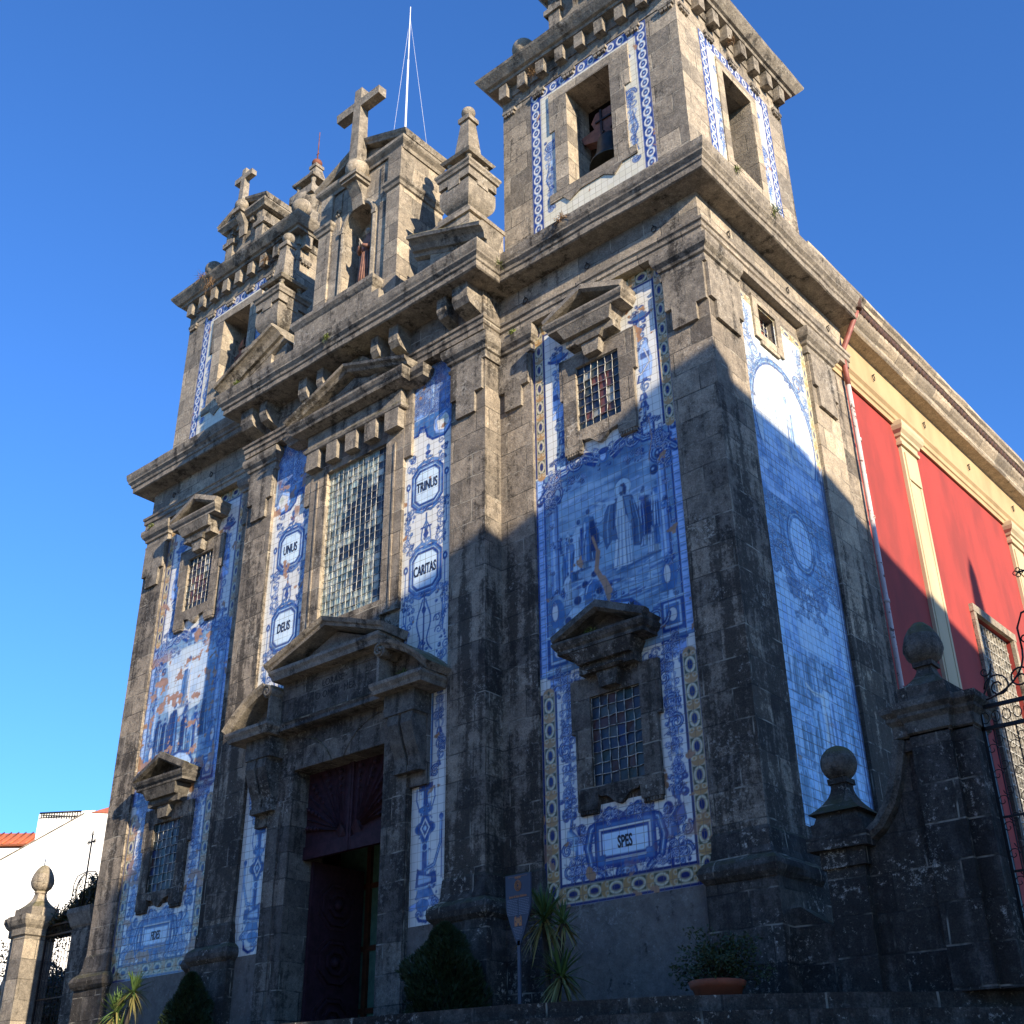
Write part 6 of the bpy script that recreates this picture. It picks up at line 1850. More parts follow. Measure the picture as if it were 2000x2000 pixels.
# ------------------------------------------------------------------ nave side
def nave():
    y0, y1 = 5.2, 34.0
    m = MB(); m.box(7.2, 8.0, 4.42, 9.95, -1.9, 10.12); m.box(7.2, 8.0, 9.95, 12.05, 6.60, 10.12); m.box(7.2, 8.0, 12.05, y1, -1.9, 10.12)
    m.box(-8.0, -7.2, 4.42, y1, -1.9, 10.12); m.box(-8.0, 8.0, y1 - .5, y1, -1.9, 10.12)
    w = m.build('nave_wall', 'red', church)
    m = MB()
    m.box(7.2, 8.03, 4.42, y1, 10.12, 11.36)
    E_ = [(0, 10.10), (.04, 10.10), (.04, 10.22), (.07, 10.24), (.07, 10.36), (.12, 10.42), (.12, 10.47), (0, 10.50)]
    m.sweep([(8.02, 4.5, 0), (8.02, y1, 0)], (0, 0, 1), E_, 1, 1.0, .003)
    m.build('frieze', 'cream_frieze', w)
    m = MB()
    K = [(0, 11.34), (.26, 11.38), (.30, 11.42), (.30, 11.52), (.36, 11.58), (.42, 11.66), (.44, 11.74), (0, 11.78)]
    m.sweep([(8.03, 5.2, 0), (8.03, y1, 0)], (0, 0, 1), K, 1, .6, .008); m.build('cornice', 'stone_side', w)
    m = MB()
    y = 5.3
    while y < 30:
        m.tube([(8.0, y, 11.93), (8.50, y, 11.80)], .075, 7); m.tube([(8.02, y, 12.05), (8.46, y + .03, 11.93)], .05, 6); y += .19
    m.build('eave_tiles', 'gutter', w)
    m = MB(); yy = 4.42
    m.box(7.2, 7.98, yy, y1, 11.78, 12.25); m.box(7.2, 7.98, yy, y1, 12.62, 12.95); m.box(7.2, 7.5, yy, y1, 12.25, 12.62)
    while yy < y1 - 2:
        m.box(7.2, 7.98, yy, yy + 1.35, 12.25, 12.62); yy += 1.95
    m.sweep([(7.98, 4.3, 0), (7.98, y1, 0)], (0, 0, 1), [(0, 12.85), (.08, 12.88), (.10, 12.96), (.16, 13.02), (.16, 13.10), (-.3, 13.12), (-.3, 12.85)], 1, .6, .008)
    m.build('parapet', 'stone_side', w)
    m = MB(); m.prism([(-7.6, 12.0), (0, 15.2), (7.6, 12.0)], 'y', 6.0, y1); m.box(-7.7, 7.7, 4.4, 6.0, 11.3, 12.0); m.build('roof', 'roof', church)
    m = MB(); m.box(-3.5, 3.5, .0, 4.5, 11.3, 11.98); m.box(3.4, 8.0, .2, 5.2, 11.37, 11.93); m.box(-8.0, -3.4, .2, 5.2, 11.37, 11.93); m.build('flat_roof', 'stone', church)
    for k, yc in enumerate((7.87, 13.99, 20.1, 26.2)):
        m = MB(); m.box(8.0, 8.07, yc - .38, yc + .38, -1.9, 10.12)
        for s in (-1, 1):
            m.box(8.07, 8.085, yc + s * .27 - .03, yc + s * .27 + .03, -1.5, 9.3)
        m.box(8.07, 8.10, yc - .30, yc + .30, 8.85, 9.5, .002)
        p = m.build('cream_pilaster', 'cream', w)
        m = MB(); m.sweep([(8.0, yc - .40, 0), (8.08, yc - .40, 0), (8.08, yc + .40, 0), (8.0, yc + .40, 0)], (0, 0, 1), [(q[0], q[1] - .16) for q in CAPI], 1, .4, .003); m.box(8.0, 8.08, yc - .4, yc + .4, 9.64, 10.2)
        m.build('capital', 'cream', p)
    # side doorway
    m = MB(); m.box(8.0, 8.08, 9.82, 9.95, -1.9, 6.75, .003); m.box(8.0, 8.08, 12.05, 12.20, -1.9, 6.75, .003); m.box(8.0, 8.09, 9.80, 12.22, 6.60, 6.78, .003)
    d = m.build('side_doorway', 'stone_side', church)
    m = MB(); m.box(7.82, 7.88, 9.95, 12.05, -1.9, 6.6); m.build('door_panel', 'stone_side', d)
    m = MB()
    for k in range(13):
        m.box(7.88, 7.92, 9.97 + k * .165, 9.99 + k * .165, -1.9, 6.58)
    for k in range(34):
        m.box(7.88, 7.915, 9.95, 12.05, -1.7 + k * .25, -1.68 + k * .25)
    m.build('grille', 'lead', d)
    # rainwater pipe
    m = MB(); m.tube([(8.52, 5.22, 11.62), (8.48, 5.20, 11.5), (8.18, 5.05, 10.75), (8.14, 5.05, 10.6)], .055, 10); m.tube([(8.14, 5.05, 10.62), (8.14, 5.08, 9.9)], .055, 10)
    m.lathe(8.14, 5.05, [(.075, 10.58), (.075, 10.68)], 10)
    p = m.build('rain_pipe', 'pipe_red', w)
    m = MB(); m.tube([(8.14, 5.08, 9.9), (8.14, 5.14, -1.9)], .046, 10)
    for z in (8.6, 6.9, 5.2, 3.5, 1.8, 0.1):
        m.lathe(8.14, 5.11, [(.058, z), (.058, z + .07)], 10)
    m.build('pipe_length', 'pipe', p)
    m = MB(); m.lathe(8.54, 5.2, [(.10, 11.62), (.12, 11.85)], 10); m.build('pipe_head', 'gutter', p)
    m = MB()
    for y in (6.7, 9.2, 11.7, 14.5, 17.5):
        m.tube([(8.06, y + .05 * math.cos(t), 10.95 + .07 * math.sin(t)) for t in np.linspace(0, 2 * PI, 11)], .01, 5)
        m.tube([(8.02, y, 11.02), (8.09, y, 11.03)], .012, 5)
    m.build('iron_ring', 'iron', w)
nave()
# weight the base of the side wall
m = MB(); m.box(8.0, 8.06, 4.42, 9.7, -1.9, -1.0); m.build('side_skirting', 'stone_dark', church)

# ------------------------------------------------------------------ gate walls
def egg(m, cx, cy, z, r, h):
    pr = [(.001, 0), (r * .55, .04 * h), (r * .85, .16 * h), (r, .33 * h), (r * .98, .45 * h), (r * .84, .64 * h), (r * .60, .82 * h), (r * .30, .95 * h), (.001, h)]
    m.lathe(cx, cy, [(a, z + b) for a, b in pr], 20, smooth=True)

def gate_right():
    o = thing('gate_wall', 'blackened stone wall beside the church with a ball, a swept coping and an egg-topped pillar', 'wall')
    yc = .22
    # pier with the ball
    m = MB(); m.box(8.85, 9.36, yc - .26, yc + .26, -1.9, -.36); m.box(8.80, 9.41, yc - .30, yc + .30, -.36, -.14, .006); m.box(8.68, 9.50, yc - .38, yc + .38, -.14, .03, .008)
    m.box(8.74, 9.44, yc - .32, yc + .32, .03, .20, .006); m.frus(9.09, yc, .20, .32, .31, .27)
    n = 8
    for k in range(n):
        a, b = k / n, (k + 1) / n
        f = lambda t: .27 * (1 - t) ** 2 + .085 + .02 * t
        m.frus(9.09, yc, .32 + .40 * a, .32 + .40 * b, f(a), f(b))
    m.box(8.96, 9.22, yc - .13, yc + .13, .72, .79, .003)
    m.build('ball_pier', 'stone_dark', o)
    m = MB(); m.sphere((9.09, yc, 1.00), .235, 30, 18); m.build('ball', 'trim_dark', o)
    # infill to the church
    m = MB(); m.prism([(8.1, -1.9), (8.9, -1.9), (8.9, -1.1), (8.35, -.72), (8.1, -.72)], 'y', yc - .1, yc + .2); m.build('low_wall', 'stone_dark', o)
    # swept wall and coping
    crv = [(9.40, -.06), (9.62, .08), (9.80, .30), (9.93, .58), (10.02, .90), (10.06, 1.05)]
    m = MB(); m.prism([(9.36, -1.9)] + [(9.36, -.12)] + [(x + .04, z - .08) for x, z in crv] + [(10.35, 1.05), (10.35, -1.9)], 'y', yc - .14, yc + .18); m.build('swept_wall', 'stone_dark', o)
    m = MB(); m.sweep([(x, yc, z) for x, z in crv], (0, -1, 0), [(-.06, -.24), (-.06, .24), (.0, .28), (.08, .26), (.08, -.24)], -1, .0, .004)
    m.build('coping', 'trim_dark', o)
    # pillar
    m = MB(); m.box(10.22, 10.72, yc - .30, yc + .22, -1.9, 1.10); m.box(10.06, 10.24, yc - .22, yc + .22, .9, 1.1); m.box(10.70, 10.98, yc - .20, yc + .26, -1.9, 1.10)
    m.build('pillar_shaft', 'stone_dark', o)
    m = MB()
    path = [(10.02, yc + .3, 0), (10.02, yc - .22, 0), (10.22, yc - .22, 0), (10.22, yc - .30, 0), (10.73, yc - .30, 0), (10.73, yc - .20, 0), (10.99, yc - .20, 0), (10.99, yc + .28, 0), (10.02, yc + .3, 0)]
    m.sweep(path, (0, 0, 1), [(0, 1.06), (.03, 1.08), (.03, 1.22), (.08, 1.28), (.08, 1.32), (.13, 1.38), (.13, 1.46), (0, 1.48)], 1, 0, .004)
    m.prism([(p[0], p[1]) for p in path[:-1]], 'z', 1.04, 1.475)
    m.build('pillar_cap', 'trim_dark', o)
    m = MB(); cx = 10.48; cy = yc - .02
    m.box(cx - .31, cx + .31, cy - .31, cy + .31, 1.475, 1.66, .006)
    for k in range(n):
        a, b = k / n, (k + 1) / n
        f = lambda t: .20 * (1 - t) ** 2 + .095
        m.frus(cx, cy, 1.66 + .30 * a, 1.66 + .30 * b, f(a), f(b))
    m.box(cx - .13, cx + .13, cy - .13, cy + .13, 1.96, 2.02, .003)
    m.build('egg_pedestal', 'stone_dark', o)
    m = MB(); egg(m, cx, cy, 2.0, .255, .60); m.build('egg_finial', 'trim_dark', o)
gate_right()

def scroll_pts(x, y, z, r, a0, turns, d, n=22):
    return [(x + r * (1 - .8 * k / n) * math.cos(a0 + d * turns * 2 * PI * k / n), y, z + r * (1 - .8 * k / n) * math.sin(a0 + d * turns * 2 * PI * k / n)) for k in range(n + 1)]

def iron_gate(label, x0, x1, yc, zr0, zr1, cx_cross, zc, arm, sgn=1, name='iron_gate'):
    o = thing(name, label, 'gate')
    w = x1 - x0
    m = MB()
    m.box(x0, x1, yc - .02, yc + .02, zr0, zr0 + .045); m.box(x0, x1, yc - .02, yc + .02, zr1, zr1 + .045); m.box(x0, x0 + .04, yc - .02, yc + .02, -1.9, zr1); m.box(x1 - .04, x1, yc - .02, yc + .02, -1.9, zr1)
    for k in range(1, 4):
        m.box(x0, x1, yc - .012, yc + .012, -1.9 + k * .62, -1.875 + k * .62)
    m.build('frame', 'iron', o)
    m = MB(); nb = int(w / .13)
    for k in range(1, nb):
        x = x0 + w * k / nb
        m.tube([(x, yc, -1.9), (x, yc, zr0)], .0085, 5)
    for k in range(int(w / .13)):
        m.tube([(x0 + .065 + k * .13 + .05 * math.cos(t), yc, (zr0 + zr1) / 2 + .02 + .07 * math.sin(t)) for t in np.linspace(0, 2 * PI, 11)], .007, 4)
    m.build('bars', 'iron', o)
    m = MB(); r = random.Random(4)
    for k in range(int(w / .26)):
        for q in range(9):
            xx = x0 + .13 + k * .26; zz = -1.7 + q * .31
            m.tube(scroll_pts(xx - .05, yc - .01, zz, .075, 0, 1.1, 1, 12), .006, 4); m.tube(scroll_pts(xx + .05, yc - .01, zz + .12, .075, PI, 1.1, 1, 12), .006, 4)
    m.build('scroll_filling', 'iron', o)
    # overthrow
    m = MB(); z = zr1 + .04
    cx = cx_cross; hw = abs(cx - (x0 if sgn > 0 else x1))
    for s in (-1, 1):
        def X(v): return cx + s * v
        m.tube([(X(hw * (1 - .25 * math.sin(t))), yc, z + .50 * t / 1.5) for t in np.linspace(0, 1.5, 8)], .014, 5)
        m.tube([(X(hw * .95 * math.cos(t)) if 0 else X(hw * .98 - hw * .62 * math.sin(t)), yc, z + .06 + .52 * (1 - math.cos(t))) for t in np.linspace(0, PI / 2, 9)], .013, 5)
        m.tube([(X(hw * .36), yc, z + .58), (X(hw * .36), yc, z + .86), (X(hw * .28), yc, z + 1.04), (X(.0), yc, z + 1.10)], .014, 5)
        m.tube(scroll_pts(X(hw * .72), yc, z + .20, .17, 0 if s > 0 else PI, 1.5, s), .012, 5)
        m.tube(scroll_pts(X(hw * .45), yc, z + .24, .15, PI if s > 0 else 0, 1.4, -s), .012, 5)
        m.tube(scroll_pts(X(hw * .84), yc, z + .42, .07, 0, 1.0, s), .010, 5)
        m.tube(scroll_pts(X(hw * .30), yc, z + .72, .075, 0, 1.0, s), .010, 5)
        m.tube(scroll_pts(X(hw * .14), yc, z + .55, .13, PI / 2, 1.4, s), .010, 5); m.tube(scroll_pts(X(hw * .16), yc, z + .86, .11, -PI / 2, 1.3, -s), .010, 5)
        m.tube([(X(hw * .27 * math.cos(t)), yc, z + .66 + .40 * math.sin(t)) for t in np.linspace(-1.2, PI / 2, 12)], .014, 5)
        m.tube([(X(hw * .23 * math.cos(t)), yc, z + .66 + .36 * math.sin(t)) for t in np.linspace(-1.2, PI / 2, 12)], .010, 5)
    m.build('overthrow', 'iron', o)
    m = MB()
    cr = .013 if arm > .15 else .021
    m.tube([(cx, yc, z + (1.05 if arm > .15 else .3)), (cx, yc, zc + .18)], cr, 5); m.tube([(cx - arm, yc, zc), (cx + arm, yc, zc)], cr, 5)
    for (a, b) in ((cx - arm, zc), (cx + arm, zc), (cx, zc + .20)):
        for (u, v) in ((.035, 0), (-.035, 0), (0, .035), (0, -.035)):
            m.tube([(a + u + .028 * math.cos(t), yc, b + v + .028 * math.sin(t)) for t in np.linspace(0, 2 * PI, 9)], .008, 4)
    m.build('cross', 'iron', o)
    return o
iron_gate('black wrought iron gate with scrolls and a cross right of the egg-topped pillar', 11.0, 13.3, .25, 1.02, 1.29, 12.05, 2.90, .22)
iron_gate('narrow iron gate with a small cross left of the church front', -12.809, -11.269, 1.525, 1.407, 1.649, -11.379, 3.497, .13, sgn=1)

m = MB(); m.box(13.3, 13.8, 0, .5, -1.9, 1.5); m.box(13.2, 13.9, -.1, .6, 1.5, 1.65); 
tag(m.build('gate_pillar', 'stone_dark'), 'plain blackened stone pillar at the far side of the right iron gate', 'pillar')

def gate_left():
    o = thing('gate_pillar', 'half sunlit stone gate pillar with an egg finial at the far left', 'pillar')
    cx, cy = -13.27, 1.47
    m = MB(); m.box(cx - .45, cx + .11, cy - .37, cy + .37, -1.9, 1.47); m.box(cx - .15, cx + .40, cy - .46, cy + .33, -1.9, 1.47); m.build('shaft', 'stone_tower', o)
    m = MB()
    path = [(cx - .47, cy + .40, 0), (cx - .47, cy - .40, 0), (cx - .15, cy - .40, 0), (cx - .15, cy - .48, 0), (cx + .43, cy - .48, 0), (cx + .43, cy + .35, 0)]
    m.sweep(path, (0, 0, 1), [(0, 1.43), (.03, 1.45), (.03, 1.60), (.09, 1.67), (.14, 1.78), (.14, 1.89), (0, 1.91)], 1, 0, .004); m.box(cx - .47, cx + .43, cy - .40, cy + .37, 1.43, 1.90); m.build('cap', 'trim', o)
    m = MB(); m.box(cx - .40, cx + .40, cy - .40, cy + .33, 1.90, 2.11, .005)
    for k in range(8):
        a, b = k / 8, (k + 1) / 8
        f = lambda t: .24 * (1 - t) ** 2 + .11
        m.frus(cx, cy - .03, 2.11 + .37 * a, 2.11 + .37 * b, f(a), f(b))
    m.lathe(cx, cy - .03, [(.13, 2.48), (.165, 2.53), (.12, 2.57)], 12); m.build('pedestal', 'stone_tower', o)
    m = MB(); egg(m, cx, cy - .03, 2.53, .285, .68); m.build('egg_finial', 'stone_tower', o)
    o = thing('gate_pillar', 'plain weathered stone pillar against the left corner of the church', 'pillar')
    m = MB(); m.box(-11.25, -10.4, 1.3, 1.9, -1.9, 1.45); m.build('shaft', 'stone', o)
    m = MB(); m.sweep([(-11.25, 1.9, 0), (-11.25, 1.3, 0), (-10.4, 1.3, 0)], (0, 0, 1), [(0, 1.41), (.03, 1.45), (.09, 1.63), (.13, 1.74), (.13, 1.85), (0, 1.87)], 1, 0, .004); m.box(-11.25, -10.4, 1.3, 1.9, 1.41, 1.865); m.build('cap', 'trim', o)
    o = thing('wing_wall', 'low swept stone wall running out of the left edge of the photo', 'wall')
    crv = [(-13.8, .95), (-14.0, .45), (-14.35, -.03), (-14.9, -.42), (-16.1, -.53)]
    m = MB(); m.prism([(-13.8, -1.9), (-16.1, -1.9)] + [(x, z - .1) for x, z in crv[::-1]], 'y', 1.3, 1.75); m.build('wall_body', 'stone', o)
    m = MB(); m.sweep([(x, 1.52, z) for x, z in crv], (0, -1, 0), [(-.08, -.28), (-.08, .28), (.06, .28), (.06, -.28)], 1, .0, .004); m.build('coping', 'trim', o)
gate_left()

# ------------------------------------------------------------------ plants
def blade(m, p, az, el, ln, w, droop, rr):
    d = Vector((math.cos(az) * math.cos(el), math.sin(az) * math.cos(el), math.sin(el)))
    s = d.cross(Vector((0, 0, 1)))
    s = s.normalized() if s.length > .05 else Vector((1, 0, 0))
    up = s.cross(d)
    P = Vector(p); K = 4; vs = []
    for k in range(K + 1):
        t = k / K
        q = P + d * ln * t + Vector((0, 0, -droop * t * t * ln))
        ww = w * (.55 + 1.2 * t * (1 - t)) * (1 - t ** 4)
        vs += [tuple(q - s * ww + up * ww * .35), tuple(q + s * ww + up * ww * .35), tuple(q - up * ww * .1)]
    fs = []
    for k in range(K):
        a = k * 3
        fs += [(a, a + 2, a + 5, a + 3), (a + 2, a + 1, a + 4, a + 5)]
    m.add(vs, fs)

def yucca(label, x, y, heads, group='spiky yuccas along the church front'):
    o = thing('yucca', label, 'plant', group)
    r = random.Random(int(x * 10) + 5)
    m = MB()
    for (dx, z, s) in heads:
        m.tube([(x, y, -1.9), (x + dx * .5, y, -1.9 + (z + 1.9) * .5), (x + dx, y, z)], .05, 8, .04)
    m.build('trunk', 'bark', o)
    for (dx, z, s) in heads:
        m = MB(); m2 = MB()
        for k in range(84):
            el = r.uniform(-1.2, 1.45) if k > 12 else r.uniform(.9, 1.5)
            az = r.uniform(0, 2 * PI)
            blade(m if el > -.35 else m2, (x + dx, y, z + r.uniform(-.06, .06)), az, el, s * r.uniform(.42, .62), .020 * s + .004, .10 if el > .3 else .28, r)
        m.build('leaf_crown', 'yucca', o, recalc=False)
        m2.build('old_leaves', 'yucca_dry', o, recalc=False)
yucca('tall yucca with two green rosettes right of the information sign', 5.15, -1.05, [(-.05, -.62, 1.0), (.28, -.72, .62), (.22, -1.38, .85)])
yucca('low yucca with a pale spiky rosette in front of the left bay', -4.95, -1.0, [(.22, -.72, .80), (-.25, -1.05, .85), (-.1, -1.45, .8)])

def leaf_cloud(m, c, rad, n, s, r, flat=.5):
    for _ in range(n):
        while True:
            p = Vector((r.uniform(-1, 1), r.uniform(-1, 1), r.uniform(-1, 1)))
            if .2 < p.length < 1: break
        q = Vector((c[0] + p.x * rad[0], c[1] + p.y * rad[1], c[2] + p.z * rad[2]))
        d = Vector((r.uniform(-1, 1), r.uniform(-1, 1), r.uniform(-.6, 1))).normalized()
        e = d.cross(Vector((r.uniform(-1, 1), r.uniform(-1, 1), r.uniform(-1, 1)))).normalized()
        l = s * r.uniform(.6, 1.3)
        m.add([tuple(q), tuple(q + d * l * .5 + e * l * flat * .5), tuple(q + d * l), tuple(q + d * l * .5 - e * l * flat * .5)], [(0, 1, 2, 3)])

def conifer(label, x, y, z1, w, n, seed):
    o = thing('conical_shrub', label, 'shrub', 'dark conical shrubs by the portal')
    r = random.Random(seed)
    m = MB(); m.tube([(x, y, -1.9), (x, y, z1 - .2)], .035, 6, .01); m.build('trunk', 'bark', o)
    m = MB(); h = z1 + 1.8
    for k in range(n):
        t = r.random() ** .8
        z = -1.8 + h * t
        a = r.uniform(0, 2 * PI)
        lump = 1 + .22 * math.sin(3 * a + 5 * t * 2 + seed) + .16 * math.sin(5 * a - 9 * t + seed * 2)
        rr = w * min(1, 1.9 * (1 - t)) ** .75 * (.45 + .55 * r.random() ** .6) * lump
        p = Vector((x + rr * math.cos(a), y + rr * math.sin(a), z))
        d = Vector((math.cos(a) * .7, math.sin(a) * .7, r.uniform(.5, 1.2))).normalized()
        for q in range(5):
            d2 = (d + Vector((r.uniform(-.5, .5), r.uniform(-.5, .5), r.uniform(-.4, .5)))).normalized()
            e = d2.cross(Vector((r.uniform(-1, 1), r.uniform(-1, 1), .3))).normalized()
            l = r.uniform(.05, .11)
            m.add([tuple(p), tuple(p + d2 * l * .6 + e * .009), tuple(p + d2 * l), tuple(p + d2 * l * .6 - e * .009)], [(0, 1, 2, 3)])
    m.build('foliage', 'conifer', o, recalc=False)
conifer('dark conical shrub between the portal and the information sign', 3.22, -1.05, -.50, .52, 6500, 3)
conifer('dark conical shrub left of the portal, in shadow', -2.95, -1.0, -.60, .36, 4500, 4)

def potted():
    o = thing('potted_shrub', 'loose leafy shrub in a wide orange terracotta pot at the right corner of the front', 'potted plant')
    x, y = 7.75, -1.05
    m = MB(); m.lathe(x, y, [(.24, -1.9), (.30, -1.74), (.325, -1.73), (.345, -1.66), (.33, -1.65), (.29, -1.66), (.28, -1.70), (.05, -1.70)], 28); m.build('pot', 'terracotta', o)
    r = random.Random(8); m = MB(); m2 = MB()
    for k in range(46):
        a = r.uniform(0, 2 * PI); e = r.uniform(.15, 1.3); l = r.uniform(.5, .95)
        dx = math.cos(a) * math.cos(e) * l * .75; dz = math.sin(e) * l * .8; dy = math.sin(a) * math.cos(e) * l * .6
        p1 = (x + dx * .5, y + dy * .5, -1.70 + dz * .6); p2 = (x + dx, y + dy, -1.70 + dz * .9)
        m.tube([(x + dx * .1, y, -1.70), p1, p2], .008, 4, .003)
        leaf_cloud(m2, p1, (.14, .14, .12), 34, .055, r); leaf_cloud(m2, p2, (.12, .12, .10), 34, .05, r)
    m.build('stems', 'bark', o); m2.build('foliage', 'shrub', o, recalc=False)
potted()

def vine():
    o = thing('climbing_vine', 'straggling dark climber over the top of the left gate against the white wall', 'plant')
    r = random.Random(12); m = MB(); m2 = MB()
    for k in range(120):
        t = r.random()
        x = -12.8 + 2.1 * t; zt = 1.72 + 1.15 * t ** 1.2 * r.uniform(.55, 1.05)
        p = [(x, 1.8, 1.4), (x + r.uniform(-.1, .1), 1.75 + r.uniform(-.15, .15), (1.4 + zt) / 2), (x + r.uniform(-.2, .2), 1.75 + r.uniform(-.2, .2), zt)]
        m.tube(p, .008, 4, .004)
        for s in np.linspace(.3, 1, 5):
            c = Vector(p[1]).lerp(Vector(p[2]), s) if s > .5 else Vector(p[0]).lerp(Vector(p[1]), s * 2)
            leaf_cloud(m2, c, (.13, .14, .12), 16, .085, r)
    m.build('stems', 'bark', o); m2.build('foliage', 'vine', o, recalc=False)
    o = thing('garden_tree', 'dark leafy treetop behind the wall at the far left edge', 'tree')
    m = MB(); m.tube([(-15.6, 3.0, -1.9), (-15.5, 3.0, 0), (-15.6, 3.0, 1.6)], .12, 8, .05); m.build('trunk', 'bark', o)
    m2 = MB()
    for k in range(60):
        c = (-15.9 + r.uniform(-1.3, 1.0), 3.0 + r.uniform(-.7, .7), .7 + r.uniform(-1.8, 1.1))
        leaf_cloud(m2, c, (.34, .34, .26), 70, .09, r)
    m2.build('crown', 'vine', o, recalc=False)
    o = thing('garden_hedge', 'dark hedge filling the space behind the left iron gate', 'hedge')
    m2 = MB()
    for k in range(150):
        leaf_cloud(m2, (r.uniform(-19, -9.5), 4.2 + r.uniform(-.4, .4), r.uniform(-1.9, 1.15)), (.55, .4, .45), 80, .12, r, .8)
    m2.build('foliage', 'vine', o, recalc=False)
    m2 = MB(); m2.box(-19, -9.0, 4.5, 4.8, -1.9, 1.2); m2.build('back_wall', 'stone_dark', o)
    o = thing('yellow_bush', 'small yellow-green bush at the foot of the left gate', 'bush')
    m2 = MB()
    for k in range(14):
        leaf_cloud(m2, (-6.6 + r.uniform(-.5, .5), -2.6 + r.uniform(-.2, .2), -1.68 + r.uniform(-.15, .16)), (.14, .14, .10), 50, .06, r)
    m2.build('foliage', 'weed', o, recalc=False)
    m2 = MB(); m2.tube([(-6.6, -2.6, -1.9), (-6.6, -2.6, -1.6)], .02, 6); m2.build('stems', 'bark', o)
vine()

WEEDS = [(-.25, -1.28, 11.72, .16, 'weed', 'green weed tuft under the middle of the central cornice'),
         (3.96, -.66, 11.70, .22, 'weed', 'bright green weed tuft hanging at the left end of the right tower cornice'),
         (5.55, -.66, 11.86, .26, 'weed_dry', 'reddish dry tuft on the front edge of the right tower cornice'),
         (8.66, .45, 11.88, .16, 'weed', 'thin green weed on the side cornice just behind the right tower corner'),
         (8.66, 1.75, 11.80, .26, 'weed', 'bushy weed hanging from the side cornice of the right tower'),
         (8.2, 1.95, 16.9, .22, 'weed_dry', 'grey tuft between the corbels on the side of the right belfry'),
         (4.5, -.1, 16.98, .22, 'weed_dry', 'brown tuft between the corbels on the front of the right belfry'),
         (-6.6, -.28, 17.2, .36, 'weed_dry', 'tangled dry stems hanging from the left belfry cornice'),
         (-7.0, -.30, 17.65, .30, 'weed_dry', 'wiry dry stems sprouting above the left belfry cornice'),
         (-4.45, -.1, 16.95, .22, 'weed_dry', 'dry tuft near the right end of the left belfry corbels'),
         (-3.3, -1.28, 11.95, .14, 'weed', 'small green weed on the left slope of the broken pediment'),
         (2.05, -.95, 3.72, .22, 'weed', 'green weed growing inside the right wing of the portal pediment'),
         (5.5, -.22, 3.72, .20, 'weed', 'ferny weed on the lower right window hood'),
         (-7.85, -.2, 10.34, .16, 'weed', 'mossy tuft on the outer capital of the left tower'),
         (3.95, -.2, 10.33, .13, 'weed', 'little yellow-green tuft on the capital left of the upper right window')]
for (x, y, z, s, mt, lab) in WEEDS:
    o = thing('weed_tuft', lab, 'weed', 'weeds growing on the masonry')
    r = random.Random(int(x * 31 + z * 7)); m = MB()
    for k in range(46):
        a = r.uniform(0, 2 * PI); e = r.uniform(-.9, 1.3)
        blade(m, (x + r.uniform(-.3, .3) * s, y + r.uniform(-.2, .1) * s, z), a, e, s * r.uniform(.4, 1.0), .007, .35, r)
    leaf_cloud(m, (x, y - .03, z), (s * .55, s * .4, s * .45), 60, .035, r)
    m.build('leaves', mt, o, recalc=False)

